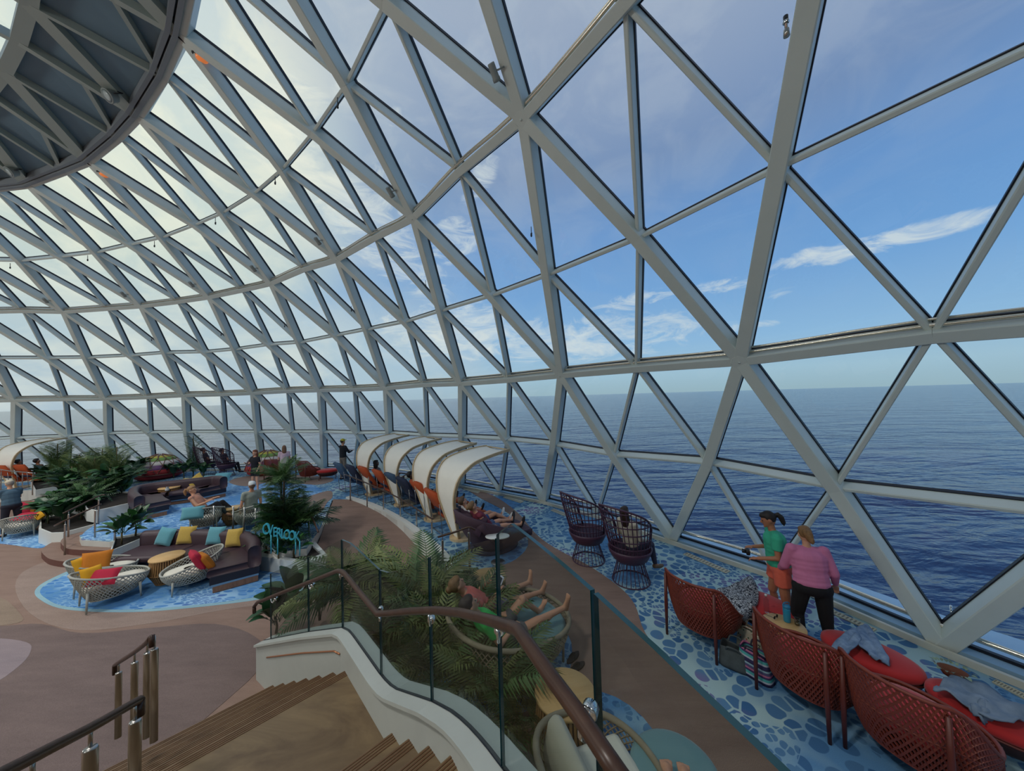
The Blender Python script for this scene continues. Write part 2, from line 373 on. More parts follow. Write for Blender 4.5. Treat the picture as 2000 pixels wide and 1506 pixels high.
NODES = {
 'R0': {-6: (9.61, -13.39, 0.00), -5: (9.73, -9.76, 0.00), -4: (9.38, -6.10, 0.00), -3: (8.58, -2.45, 0.00), -2: (7.30, 1.11, 0.00), -1: (5.52, 4.51, 0.00), 0: (3.60, 7.93, 0.00), 1: (0.89, 11.12, 0.00), 2: (-2.21, 13.42, 0.00), 3: (-6.17, 15.85, 0.00), 4: (-9.97, 17.56, 0.00), 5: (-13.62, 18.13, 0.00), 6: (-17.32, 18.14, 0.00), 7: (-20.99, 17.61, 0.00), 8: (-24.55, 16.57, 0.00), 9: (-28.10, 15.36, 0.00), 10: (-31.42, 13.76, 0.00), 11: (-34.49, 11.81, 0.00), 12: (-37.28, 9.58, 0.00), 13: (-39.81, 7.11, 0.00), 14: (-42.06, 4.45, 0.00), 15: (-44.05, 1.61, 0.00)},
 'R2': {-6: (8.51, -15.89, 3.98), -5: (8.80, -12.32, 3.98), -4: (8.70, -8.69, 3.98), -3: (8.14, -5.04, 3.97), -2: (7.12, -1.44, 3.96), -1: (5.61, 2.04, 3.94), 0: (3.62, 5.32, 3.94), 1: (1.19, 8.27, 3.97), 2: (-1.69, 10.87, 3.94), 3: (-4.95, 13.01, 3.93), 4: (-8.46, 14.65, 3.98), 5: (-12.21, 15.72, 3.97), 6: (-15.99, 16.29, 3.97), 7: (-19.80, 16.30, 3.91), 8: (-23.52, 15.81, 3.96), 9: (-27.12, 14.80, 3.97), 10: (-30.53, 13.37, 3.97), 11: (-33.69, 11.58, 3.97), 12: (-36.58, 9.48, 3.98), 13: (-39.21, 7.14, 3.98), 14: (-41.56, 4.58, 3.98), 15: (-43.65, 1.84, 3.98)},
 'R4': {-6: (5.58, -18.21, 7.73), -5: (6.05, -14.88, 7.73), -4: (6.16, -11.47, 7.73), -3: (5.87, -8.01, 7.73), -2: (5.15, -4.57, 7.73), -1: (3.98, -1.20, 7.73), 0: (2.35, 2.01, 7.73), 1: (0.26, 4.99, 7.72), 2: (-2.21, 7.68, 7.69), 3: (-5.16, 9.92, 7.72), 4: (-8.42, 11.70, 7.69), 5: (-11.82, 13.04, 7.70), 6: (-15.39, 13.85, 7.66), 7: (-19.01, 14.14, 7.60), 8: (-22.60, 13.90, 7.63), 9: (-26.08, 13.19, 7.67), 10: (-29.40, 12.05, 7.70), 11: (-32.51, 10.54, 7.73), 12: (-35.39, 8.71, 7.73), 13: (-38.01, 6.61, 7.73), 14: (-40.38, 4.29, 7.73), 15: (-42.49, 1.78, 7.73)},
 'R6': {-6: (1.97, -18.70, 10.35), -5: (2.49, -15.86, 10.35), -4: (2.71, -12.93, 10.35), -3: (2.61, -9.95, 10.35), -2: (2.14, -6.96, 10.35), -1: (1.29, -4.01, 10.35), 0: (0.03, -1.16, 10.36), 1: (-1.62, 1.50, 10.36), 2: (-3.65, 3.93, 10.36), 3: (-6.02, 6.04, 10.37), 4: (-8.72, 7.75, 10.37), 5: (-11.62, 9.11, 10.32), 6: (-14.62, 10.03, 10.34), 7: (-17.76, 10.44, 10.35), 8: (-20.90, 10.40, 10.35), 9: (-23.98, 9.94, 10.35), 10: (-26.93, 9.10, 10.35), 11: (-29.70, 7.91, 10.35), 12: (-32.28, 6.43, 10.35), 13: (-34.64, 4.71, 10.35), 14: (-36.78, 2.77, 10.35), 15: (-38.70, 0.67, 10.35)},
 'R1r': {-6: (9.15, -14.65, 2.01), -5: (9.36, -11.04, 2.01), -4: (9.16, -7.38, 2.01), -3: (8.52, -3.72, 2.02), -2: (7.41, -0.12, 2.03), -1: (5.80, 3.33, 2.04), 0: (3.71, 6.55, 2.04), 1: (1.08, 9.51, 2.05), 2: (-1.91, 12.03, 2.04), 3: (-5.28, 14.07, 2.05), 4: (-8.90, 15.58, 2.04), 5: (-12.67, 16.56, 2.04), 6: (-16.54, 16.96, 2.10), 7: (-20.38, 16.83, 2.16), 8: (-24.11, 16.21, 2.12), 9: (-27.67, 15.13, 2.08), 10: (-31.03, 13.63, 2.04), 11: (-34.13, 11.78, 2.00), 12: (-36.99, 9.62, 2.00), 13: (-39.57, 7.20, 2.00), 14: (-41.88, 4.58, 2.00), 15: (-43.92, 1.78, 1.99)},
 'R3r': {-6: (7.08, -17.06, 5.87), -5: (7.46, -13.61, 5.87), -4: (7.46, -10.09, 5.87), -3: (7.04, -6.53, 5.88), -2: (6.16, -3.01, 5.89), -1: (4.82, 0.41, 5.91), 0: (3.00, 3.65, 5.92), 1: (0.72, 6.65, 5.86), 2: (-1.99, 9.27, 5.88), 3: (-5.02, 11.48, 5.88), 4: (-8.44, 13.20, 5.80), 5: (-11.99, 14.42, 5.80), 6: (-15.69, 15.08, 5.84), 7: (-19.43, 15.21, 5.74), 8: (-23.09, 14.84, 5.78), 9: (-26.63, 14.00, 5.80), 10: (-29.98, 12.73, 5.83), 11: (-33.12, 11.09, 5.87), 12: (-36.00, 9.12, 5.87), 13: (-38.63, 6.90, 5.86), 14: (-40.99, 4.46, 5.86), 15: (-43.09, 1.83, 5.86)},
 'R5r': {-6: (3.83, -18.49, 9.12), -5: (4.34, -15.40, 9.12), -4: (4.51, -12.22, 9.12), -3: (4.31, -9.00, 9.12), -2: (3.72, -5.77, 9.12), -1: (2.71, -2.60, 9.12), 0: (1.27, 0.43, 9.12), 1: (-0.60, 3.27, 9.12), 2: (-2.87, 5.82, 9.12), 3: (-5.51, 8.00, 9.14), 4: (-8.50, 9.77, 9.12), 5: (-11.68, 11.09, 9.10), 6: (-14.98, 11.96, 9.06), 7: (-18.34, 12.37, 9.02), 8: (-21.71, 12.24, 9.04), 9: (-25.00, 11.65, 9.07), 10: (-28.14, 10.66, 9.09), 11: (-31.10, 9.30, 9.11), 12: (-33.83, 7.65, 9.11), 13: (-36.34, 5.74, 9.11), 14: (-38.60, 3.61, 9.11), 15: (-40.62, 1.30, 9.11)},
 'R1d': {-6: (9.30, -12.84, 2.00), -5: (9.31, -9.20, 2.01), -4: (8.87, -5.53, 1.99), -3: (7.97, -1.88, 1.98), -2: (6.59, 1.66, 1.96), -1: (4.71, 5.01, 1.95), 0: (2.35, 8.10, 1.96), 1: (-0.29, 10.83, 2.06), 2: (-3.48, 13.14, 2.00), 3: (-6.99, 14.94, 2.00), 4: (-10.74, 16.17, 2.03), 5: (-14.57, 16.87, 2.06), 6: (-18.45, 16.98, 2.13), 7: (-22.19, 16.68, 2.09), 8: (-25.86, 15.79, 2.07), 9: (-29.35, 14.47, 2.05), 10: (-32.60, 12.76, 2.03), 11: (-35.59, 10.73, 2.00), 12: (-38.31, 8.43, 2.00), 13: (-40.76, 5.91, 2.00), 14: (-42.93, 3.20, 2.00)},
 'R3d': {-5: (7.31, -15.38, 5.87), -4: (7.51, -11.89, 5.87), -3: (7.31, -8.34, 5.87), -2: (6.68, -4.79, 5.87), -1: (5.59, -1.31, 5.87), 0: (4.02, 2.04, 5.87), 1: (1.99, 5.16, 5.87), 2: (-0.49, 7.99, 5.88), 3: (-3.35, 10.44, 5.87), 4: (-6.58, 12.43, 5.89), 5: (-10.12, 13.89, 5.87), 6: (-13.73, 14.88, 5.79), 7: (-17.48, 15.27, 5.79), 8: (-21.16, 15.19, 5.77), 9: (-24.79, 14.56, 5.79), 10: (-28.27, 13.48, 5.82), 11: (-31.54, 11.99, 5.84), 12: (-34.56, 10.17, 5.86), 13: (-37.32, 8.07, 5.86), 14: (-39.82, 5.74, 5.86), 15: (-42.05, 3.20, 5.86)},
 'R5d': {-5: (4.12, -16.99, 9.10), -4: (4.46, -13.86, 9.10), -3: (4.45, -10.65, 9.10), -2: (4.07, -7.42, 9.10), -1: (3.27, -4.21, 9.10), 0: (2.05, -1.09, 9.09), 1: (0.39, 1.86, 9.09), 2: (-1.68, 4.56, 9.09), 3: (-4.11, 6.91, 9.15), 4: (-6.91, 8.92, 9.14), 5: (-9.98, 10.48, 9.17), 6: (-13.27, 11.56, 9.12), 7: (-16.61, 12.22, 9.06), 8: (-20.00, 12.33, 9.08), 9: (-23.34, 11.98, 9.09), 10: (-26.56, 11.20, 9.10), 11: (-29.61, 10.03, 9.11), 12: (-32.47, 8.53, 9.11), 13: (-35.09, 6.74, 9.11), 14: (-37.47, 4.71, 9.11), 15: (-39.61, 2.49, 9.11)},
 'R2m': {-5: (8.71, -14.11, 3.98), -4: (8.81, -10.51, 3.98), -3: (8.48, -6.86, 3.98), -2: (7.69, -3.23, 3.99), -1: (6.43, 0.32, 4.00), 0: (4.67, 3.70, 4.01), 1: (2.49, 6.81, 3.97), 2: (-0.17, 9.61, 3.95), 3: (-3.23, 12.00, 3.98), 4: (-6.65, 13.89, 3.94), 5: (-10.32, 15.24, 4.00), 6: (-14.06, 16.09, 3.96), 7: (-17.89, 16.36, 3.93), 8: (-21.66, 16.12, 3.94), 9: (-25.34, 15.35, 3.95), 10: (-28.85, 14.13, 3.96), 11: (-32.14, 12.52, 3.97), 12: (-35.17, 10.57, 3.98), 13: (-37.93, 8.35, 3.98), 14: (-40.42, 5.90, 3.98), 15: (-42.65, 3.25, 3.98)},
 'R4m': {-5: (5.87, -16.55, 7.73), -4: (6.16, -13.17, 7.73), -3: (6.07, -9.74, 7.73), -2: (5.56, -6.28, 7.73), -1: (4.61, -2.87, 7.73), 0: (3.19, 0.43, 7.73), 1: (1.32, 3.54, 7.73), 2: (-0.94, 6.31, 7.80), 3: (-3.61, 8.82, 7.79), 4: (-6.75, 10.83, 7.80), 5: (-10.08, 12.43, 7.72), 6: (-13.58, 13.51, 7.69), 7: (-17.14, 14.10, 7.67), 8: (-20.77, 14.11, 7.68), 9: (-24.32, 13.62, 7.70), 10: (-27.75, 12.68, 7.71), 11: (-30.98, 11.34, 7.73), 12: (-33.98, 9.67, 7.73), 13: (-36.74, 7.70, 7.73), 14: (-39.23, 5.49, 7.73), 15: (-41.48, 3.07, 7.73)},
 'R6m': {-5: (2.28, -17.29, 10.35), -4: (2.66, -14.40, 10.35), -3: (2.72, -11.44, 10.35), -2: (2.43, -8.45, 10.35), -1: (1.77, -5.47, 10.35), 0: (0.71, -2.56, 10.35), 1: (-0.73, 0.19, 10.38), 2: (-2.56, 2.73, 10.41), 3: (-4.75, 5.00, 10.44), 4: (-7.26, 6.92, 10.47), 5: (-10.06, 8.48, 10.46), 6: (-13.03, 9.64, 10.44), 7: (-16.15, 10.29, 10.41), 8: (-19.31, 10.47, 10.39), 9: (-22.44, 10.22, 10.37), 10: (-25.47, 9.57, 10.35), 11: (-28.34, 8.55, 10.35), 12: (-31.02, 7.22, 10.35), 13: (-33.49, 5.62, 10.35), 14: (-35.75, 3.78, 10.35), 15: (-37.78, 1.76, 10.35)},
 'R0m': {-5: (9.72, -11.57, 0.00), -4: (9.59, -7.93, 0.00), -3: (9.02, -4.28, 0.00), -2: (7.97, -0.67, 0.00), -1: (6.44, 2.83, 0.00), 0: (4.76, 6.38, 0.00), 1: (2.26, 9.74, 0.00), 2: (-0.64, 12.25, 0.00), 3: (-4.44, 14.93, 0.00), 4: (-8.13, 16.90, 0.00), 5: (-11.71, 17.75, 0.00), 6: (-15.39, 18.04, 0.00), 7: (-19.08, 17.78, 0.00), 8: (-22.70, 17.00, 0.00), 9: (-26.34, 16.02, 0.00), 10: (-29.78, 14.61, 0.00), 11: (-32.98, 12.83, 0.00), 12: (-35.92, 10.74, 0.00), 13: (-38.58, 8.39, 0.00), 14: (-40.97, 5.82, 0.00), 15: (-43.10, 3.06, 0.00)},
 'R8': {-6: (3.50, -14.77, 10.63), -5: (3.34, -12.30, 10.63), -4: (2.94, -9.87, 10.63), -3: (2.28, -7.48, 10.63), -2: (1.39, -5.18, 10.63), -1: (0.27, -2.98, 10.63), 0: (-1.08, -0.90, 10.63), 1: (-2.62, 1.03, 10.63), 2: (-4.35, 2.79, 10.63), 3: (-6.26, 4.36, 10.63), 4: (-8.31, 5.74, 10.63), 5: (-10.49, 6.90, 10.63), 6: (-12.79, 7.83, 10.63), 7: (-15.16, 8.52, 10.63), 8: (-17.59, 8.97, 10.63), 9: (-20.05, 9.16, 10.63), 10: (-22.52, 9.11, 10.63), 11: (-24.97, 8.81, 10.63), 12: (-27.38, 8.25, 10.63), 13: (-29.72, 7.46, 10.63), 14: (-31.97, 6.43, 10.63), 15: (-34.10, 5.18, 10.63)},
}
# ------------------------------------------------------------------ surface materials of the place
def pebble_mat(name, pebA, pebB, line, scale, pink=0.5, stretch=(1, 1, 1), soft=0.0, thr=0.07):
    m = bpy.data.materials.new(name); m.use_nodes = True; g = NG(m.node_tree); b = m.node_tree.nodes['Principled BSDF']
    t = g.n('ShaderNodeTexCoord'); mp = g.n('ShaderNodeMapping'); mp.inputs['Scale'].default_value = stretch; mp.inputs['Rotation'].default_value = (0, 0, 0.6); g.l(t.outputs['Object'], mp.inputs[0])
    wob = g.n('ShaderNodeTexNoise', i_Scale=1.3, i_Detail=2.0); g.l(mp.outputs[0], wob.inputs['Vector'])
    wv = g.n('ShaderNodeVectorMath', operation='MULTIPLY_ADD'); g.l(wob.outputs['Color'], wv.inputs[0]); wv.inputs[1].default_value = (0.25, 0.25, 0); g.l(mp.outputs[0], wv.inputs[2])
    # pebbles of two sizes laid in drifts
    out = []
    for sc_ in (scale, scale * 2.2):
        e = g.n('ShaderNodeTexVoronoi', feature='DISTANCE_TO_EDGE', i_Scale=sc_, voronoi_dimensions='2D'); g.l(wv.outputs[0], e.inputs['Vector'])
        f = g.n('ShaderNodeTexVoronoi', feature='F1', i_Scale=sc_, voronoi_dimensions='2D'); g.l(wv.outputs[0], f.inputs['Vector'])
        mk = g.math('MULTIPLY', g.ramp(e.outputs['Distance'], [(0, 0.0), (thr, 0.0), (thr + 0.035, 1.0), (1, 1.0)]), g.ramp(f.outputs['Distance'], [(0, 1.0), (0.41, 1.0), (0.45, 0.0), (1, 0.0)]))
        out.append((mk, f.outputs['Color']))
    dr = g.n('ShaderNodeTexNoise', i_Scale=0.9, i_Detail=2.0); g.l(mp.outputs[0], dr.inputs['Vector'])
    drift = g.ramp(dr.outputs['Fac'], [(0, 0.0), (0.49, 0.0), (0.51, 1.0), (1, 1.0)], 'CONSTANT')
    mk = g.math('ADD', g.math('MULTIPLY', out[0][0], g.math('SUBTRACT', 1.0, drift)), g.math('MULTIPLY', out[1][0], drift))
    rv = g.n('ShaderNodeSeparateColor'); g.l(out[0][1], rv.inputs[0])
    peb = g.mix(rv.outputs[0], srgb(*pebA), srgb(*pebB))
    pn = g.n('ShaderNodeTexNoise', i_Scale=0.75, i_Detail=3.0); g.l(t.outputs['Object'], pn.inputs['Vector'])
    peb = g.mix(g.math('MULTIPLY', g.ramp(pn.outputs['Fac'], [(0, 0.0), (0.57, 0.0), (0.70, 1.0), (1, 1.0)]), pink), peb, srgb(140, 100, 150))
    lnn = g.mix(g.ramp(pn.outputs['Fac'], [(0, 1.0), (0.40, 0.9), (0.55, 0.0), (1, 0.0)]), srgb(*line), srgb(82, 136, 186))
    col = g.mix(mk, lnn, peb)
    fz = g.n('ShaderNodeTexNoise', i_Scale=220.0, i_Detail=1.0); g.l(t.outputs['Object'], fz.inputs['Vector'])
    col = g.mix(0.25, col, fz.outputs['Fac'], 'OVERLAY')
    g.l(col, b.inputs['Base Color']); b.inputs['Roughness'].default_value = 0.9; b.inputs['Specular IOR Level'].default_value = 0.15
    MATS[name] = m; return m

def carpet_mat(name, col, col2, streak=(1, 5, 1)):
    m = bpy.data.materials.new(name); m.use_nodes = True; g = NG(m.node_tree); b = m.node_tree.nodes['Principled BSDF']
    t = g.n('ShaderNodeTexCoord'); mp = g.n('ShaderNodeMapping'); mp.inputs['Scale'].default_value = streak; mp.inputs['Rotation'].default_value = (0, 0, 0.9); g.l(t.outputs['Object'], mp.inputs[0])
    n1 = g.n('ShaderNodeTexNoise', i_Scale=1.1, i_Detail=6.0, i_Roughness=0.65); g.l(mp.outputs[0], n1.inputs['Vector'])
    n2 = g.n('ShaderNodeTexNoise', i_Scale=160.0, i_Detail=2.0); g.l(t.outputs['Object'], n2.inputs['Vector'])
    c = g.mix(g.ramp(n1.outputs['Fac'], [(0.3, 0.0), (0.7, 1.0)]), srgb(*col), srgb(*col2))
    c = g.mix(0.45, c, n2.outputs['Fac'], 'OVERLAY')
    bp = g.n('ShaderNodeBump', i_Strength=0.35, i_Distance=0.004); g.l(n2.outputs['Fac'], bp.inputs['Height']); g.l(bp.outputs[0], b.inputs['Normal'])
    g.l(c, b.inputs['Base Color']); b.inputs['Roughness'].default_value = 0.95; b.inputs['Specular IOR Level'].default_value = 0.1
    MATS[name] = m; return m

def wood_mat(name, c1, c2, scale=3.0, stretch=(1, 8, 1), rough=0.4, dist=1.5, spec=0.4):
    m = bpy.data.materials.new(name); m.use_nodes = True; g = NG(m.node_tree); b = m.node_tree.nodes['Principled BSDF']
    t = g.n('ShaderNodeTexCoord'); mp = g.n('ShaderNodeMapping'); mp.inputs['Scale'].default_value = stretch; mp.inputs['Rotation'].default_value = (0, 0, 0.8); g.l(t.outputs['Object'], mp.inputs[0])
    n = g.n('ShaderNodeTexNoise', i_Scale=scale, i_Detail=7.0, i_Roughness=0.6, i_Distortion=dist); g.l(mp.outputs[0], n.inputs['Vector'])
    c = g.ramp(n.outputs['Fac'], [(0.28, srgb(*c1)), (0.72, srgb(*c2))])
    g.l(c, b.inputs['Base Color']); b.inputs['Roughness'].default_value = rough; b.inputs['Specular IOR Level'].default_value = spec
    MATS[name] = m; return m

DECK = pebble_mat('pebble_carpet', (62, 106, 152), (96, 138, 174), (166, 196, 200), 5.0, 0.8, thr=0.045)
POOL = pebble_mat('ripple_carpet', (66, 122, 186), (98, 150, 204), (150, 190, 222), 4.6, 0.25, (0.9, 2.2, 1), thr=0.05)
CARPET = carpet_mat('carpet_tan', (148, 125, 113), (132, 110, 100))
CARPET2 = carpet_mat('carpet_rose', (156, 137, 127), (143, 125, 116))
CARPET3 = carpet_mat('carpet_mauve', (124, 108, 104), (110, 96, 93))
CARPET4 = carpet_mat('carpet_taupe', (150, 132, 116), (134, 118, 104))
CARPET5 = carpet_mat('carpet_grey', (150, 136, 138), (136, 124, 128))
PALEBORDER = carpet_mat('carpet_pale_border', (150, 186, 196), (136, 172, 188))
WHITE = mat('white_paint', (222, 226, 222), 0.35, var=0.02, nscale=3)
WHITE2 = mat('white_panel', (206, 206, 200), 0.5, var=0.03, nscale=4)
STEELW = mat('dome_steel_paint', (220, 228, 222), 0.42, var=0.03, nscale=2)
GASKET = mat('black_gasket', (20, 22, 34), 0.5)
CHROME = mat('brushed_steel', (190, 186, 180), 0.28, 1.0)
CHROME2 = mat('polished_steel', (225, 225, 225), 0.1, 1.0)
PIPE = mat('pale_gold_pipe', (238, 228, 208), 0.22, 0.9)
RAILWOOD = wood_mat('handrail_wood', (54, 36, 28), (74, 51, 39), 6, (1, 1, 6), 0.35)
PANE = glass('dome_glass', (0.965, 0.98, 0.98, 1), 0.3)
BALGLASS = glass('balustrade_glass', (0.79, 0.82, 0.805, 1), 0.35)
GLASSEDGE = mat('glass_edge', (12, 58, 62), 0.15, spec=0.8)

# ------------------------------------------------------------------ the sea
def sea_mat():
    m = bpy.data.materials.new('sea_water'); m.use_nodes = True; g = NG(m.node_tree); b = m.node_tree.nodes['Principled BSDF']
    t = g.n('ShaderNodeTexCoord'); hs = None
    for s_, st, a in ((0.010, (1, 2.2, 1), 9.0), (0.05, (1, 1.9, 1), 1.9), (0.2, (1, 1.6, 1), 0.42)):
        mp = g.n('ShaderNodeMapping'); mp.inputs['Scale'].default_value = st; mp.inputs['Rotation'].default_value = (0, 0, 0.12); g.l(t.outputs['Object'], mp.inputs[0])
        n = g.n('ShaderNodeTexNoise', i_Scale=s_, i_Detail=4.0, i_Roughness=0.6, i_Distortion=0.6); g.l(mp.outputs[0], n.inputs['Vector'])
        h = g.math('MULTIPLY', n.outputs['Fac'], a); hs = h if hs is None else g.math('ADD', hs, h)
    bp = g.n('ShaderNodeBump', i_Strength=0.8, i_Distance=1.0); g.l(hs, bp.inputs['Height']); g.l(bp.outputs[0], b.inputs['Normal'])
    n3 = g.n('ShaderNodeTexNoise', i_Scale=0.004, i_Detail=3.0); g.l(t.outputs['Object'], n3.inputs['Vector'])
    g.l(g.mix(n3.outputs['Fac'], srgb(10, 42, 86), srgb(22, 60, 108)), b.inputs['Base Color'])
    b.inputs['Roughness'].default_value = 0.12; b.inputs['IOR'].default_value = 1.33
    return m
mb = MB(); rings = [0, 60, 140, 300, 700, 1800, 5000, 15000, 45000]; n = 96
for j, r in enumerate(rings[1:]):
    r0 = rings[j]
    for k in range(n):
        a, a2 = 2 * math.pi * k / n, 2 * math.pi * (k + 1) / n
        mb.add([(r0 * math.cos(a), r0 * math.sin(a), 0), (r * math.cos(a), r * math.sin(a), 0), (r * math.cos(a2), r * math.sin(a2), 0), (r0 * math.cos(a2), r0 * math.sin(a2), 0)], [(0, 1, 2, 3)])
sea = struct(mb.build('sea', sea_mat(), loc=(0, 0, -40)), 'deep blue open sea with small waves running to the horizon')

# ------------------------------------------------------------------ the dome of glass
ND = {k: {i: Vector(p) for i, p in v.items()} for k, v in NODES.items()}
def radial(p):
    d = Vector((p.x - CENTRE.x, p.y - CENTRE.y, 0)); return d.normalized()
TILT = [(0, 20), (2.0, 27), (3.95, 32), (5.9, 38), (7.7, 46), (9.1, 54), (10.36, 66), (10.7, 86)]
def nout(p):
    for (z0, a0), (z1, a1) in zip(TILT, TILT[1:]):
        if p.z <= z1: break
    a = R(lerp(a0, a1, min(1, max(0, (p.z - z0) / (z1 - z0))))); r = radial(p)
    return (r * math.cos(a) + Vector((0, 0, math.sin(a)))).normalized()
def beam_into(mb, A, B, w, d, gasket=0.014, off=0.0, trim=0.0):
    A, B = Vector(A), Vector(B); t = (B - A).normalized(); A = A + t * trim; B = B - t * trim
    n = nout((A + B) / 2); s = t.cross(n).normalized(); nA = nout(A); nB = nout(B)
    def sec(P, n, w, a, b, bev):
        return [P + s * (-w / 2 + bev) + n * a, P + s * (w / 2 - bev) + n * a, P + s * w / 2 + n * (a + bev), P + s * w / 2 + n * b, P - s * w / 2 + n * b, P - s * w / 2 + n * (a + bev)]
    q = [(i, (i + 1) % 6, 6 + (i + 1) % 6, 6 + i) for i in range(6)] + [(5, 4, 3, 2, 1, 0), (6, 7, 8, 9, 10, 11)]
    mb.add(sec(A, nA, w, off, off + d, 0.012) + sec(B, nB, w, off, off + d, 0.012), q, 0)
    if gasket:
        w2 = w + 2 * gasket
        mb.add(sec(A, nA, w2, off + d, off + d + 0.05, 0.0) + sec(B, nB, w2, off + d, off + d + 0.05, 0.0), q, 1)
    return mb
VIS = range(-1, 10)  # sectors in view
dome = group_empty('wall_dome', 'white steel lattice dome glazed with triangular panes')
rest_beam, rest_pane = MB(), MB()
def beam(name, A, B, w, d, vis, **kw):
    if vis: beam_into(MB(), A, B, w, d, **kw).build(name, [STEELW, GASKET], dome) if False else _b(name, A, B, w, d, **kw)
    else: beam_into(rest_beam, A, B, w, d, **kw)
def _b(name, A, B, w, d, **kw):
    mb = MB(); beam_into(mb, A, B, w, d, **kw); mb.build(name, [STEELW, GASKET], dome)
def pane(P, vis):
    P = [Vector(p) for p in P]; ns = [nout(p) for p in P]
    a = [p + n * 0.285 for p, n in zip(P, ns)]; b = [p + n * 0.302 for p, n in zip(P, ns)]
    mb = MB() if vis else rest_pane
    mb.add(a + b, [(2, 1, 0), (3, 4, 5), (0, 1, 4, 3), (1, 2, 5, 4), (2, 0, 3, 5)])
    if vis: mb.build('glass_pane', PANE, dome)
BANDS = [('R0', 'R0m', 'R1r', lambda i: ND['R1d'][i - 1], 'R2', 'R2m'), ('R2', 'R2m', 'R3r', lambda i: ND['R3d'][i], 'R4', 'R4m'), ('R4', 'R4m', 'R5r', lambda i: ND['R5d'][i], 'R6', 'R6m')]
RW, RD, TW = 0.18, 0.25, 0.06
ALL = range(-4, 15)
for bi, (L, Lm, rk, dg, U, Um) in enumerate(BANDS):
    for i in ALL:
        vis = i in VIS
        l0, l1, u1, u0 = ND[L][i - 1], ND[L][i], ND[U][i], ND[U][i - 1]
        lm, um, rb, rb0, dm = ND[Lm][i], ND[Um][i], ND[rk][i], ND[rk][i - 1], dg(i)
        for (a, m, b) in ((l1, rb, u1), (l0, dm, u1)):
            beam('rib', a, m, RW, RD, vis); beam('rib', m, b, RW, RD, vis)
        beam('glazing_bar', dm, rb, TW, 0.17, vis, off=0.08); beam('glazing_bar', rb0, dm, TW, 0.17, vis, off=0.08)
        for a, b in ((lm, dm), (lm, rb), (um, dm), (um, rb0)): beam('glazing_bar', a, b, TW, 0.17, vis, off=0.08)
        if bi:
            beam('ring_beam', l0, lm, 0.15, RD, vis); beam('ring_beam', lm, l1, 0.15, RD, vis)
        for tri in ((l0, lm, dm), (lm, l1, rb), (dm, rb, u1), (lm, rb, dm), (u1, um, dm), (um, u0, rb0), (dm, rb0, l0), (um, dm, rb0)): pane(tri, vis)
for i in ALL:
    for a, b in ((ND['R6'][i - 1], ND['R6m'][i]), (ND['R6m'][i], ND['R6'][i])): beam('ring_beam', a, b, 0.19, 0.3, i in VIS, gasket=0)
# cast hubs where the ribs meet
for k in ('R2', 'R4'):
    for i in range(-1, 10):
        p = ND[k][i]; n_ = nout(p); q = n_.to_track_quat('Z', 'Y').to_matrix()
        mb = MB(); mb.lathe([(0.115, -0.012), (0.13, 0.0), (0.13, 0.2), (0.115, 0.215)], 8, smooth=False); mb.v = [q @ Vector(v) + p for v in mb.v]
        mb.lathe([(0.02, -0.02), (0.02, 0)], 6, c=(0, 0, 0)); k0 = len(mb.v) - 12
        mb.v[k0:] = [q @ Vector(v) + p for v in mb.v[k0:]]
        mb.build('hub', STEELW, dome)
for nm, mb, mm in (('rib_lattice', rest_beam, [STEELW, GASKET]), ('glazing', rest_pane, PANE)):
    o = mb.build(nm, mm, dome); o['kind'] = 'stuff'
# service pipes along the two great rings and along the foot of the glass
pipe_no = 0
UPZ = Vector((0, 0, 1))
def ring_pts(k, km, out, up, rng):
    pts = []
    for i in rng:
        for p in (ND[km][i], ND[k][i]):
            r_ = radial(p); n_ = nout(p); tu = (UPZ - n_ * n_.z).normalized(); pts.append((p + r_ * out + Vector((0, 0, up))) if k == 'R0' else (p + n_ * out + tu * up))
    return pts
for k, km, out, up, r_ in (('R2', 'R2m', 0.10, 0.115, 0.024), ('R2', 'R2m', 0.17, 0.155, 0.016), ('R4', 'R4m', 0.06, 0.115, 0.024), ('R4', 'R4m', 0.12, 0.15, 0.014), ('R0', 'R0m', 0.16, 0.27, 0.036)):
    pipe_no += 1
    struct(MB().tube(catmull(ring_pts(k, km, out, up, range(-4, 14)), 3), r_, 6).build(f'trim_{pipe_no}', PIPE), 'bright metal pipe running along the ring of the dome')
# sill at the foot of the glass
def ring_band(mb, k, km, o0, o1, z0, z1, rng, mi=0):
    pts = []
    for i in rng: pts += [ND[km][i], ND[k][i]]
    for a, b in zip(pts, pts[1:]):
        ra, rb_ = radial(a), radial(b); q = []
        for z in (z0, z1):
            for p, r_ in ((a, ra), (b, rb_)):
                for o in (o0, o1): q.append((p.x + r_.x * o, p.y + r_.y * o, z))
        mb.add(q, [(0, 1, 3, 2), (4, 6, 7, 5), (0, 2, 6, 4), (1, 5, 7, 3)], mi)
    return mb
SILL = mat('cream_sill', (214, 212, 196), 0.4)
mb = MB(); ring_band(mb, 'R0', 'R0m', -0.10, -0.045, 0.0, 0.085, range(-4, 14)); ring_band(mb, 'R0', 'R0m', -0.045, 0.02, 0.0, 0.03, range(-4, 14), 1)
ring_band(mb, 'R0', 'R0m', 0.02, 0.2, 0.0, 0.10, range(-4, 14), 2); ring_band(mb, 'R0', 'R0m', 0.2, 0.26, 0.0, 0.14, range(-4, 14), 1)
struct(mb.build('baseboard_window', [SILL, GASKET, mat('pale_blue_sill', (150, 186, 212), 0.5)]), 'cream metal sill along the foot of the glass')
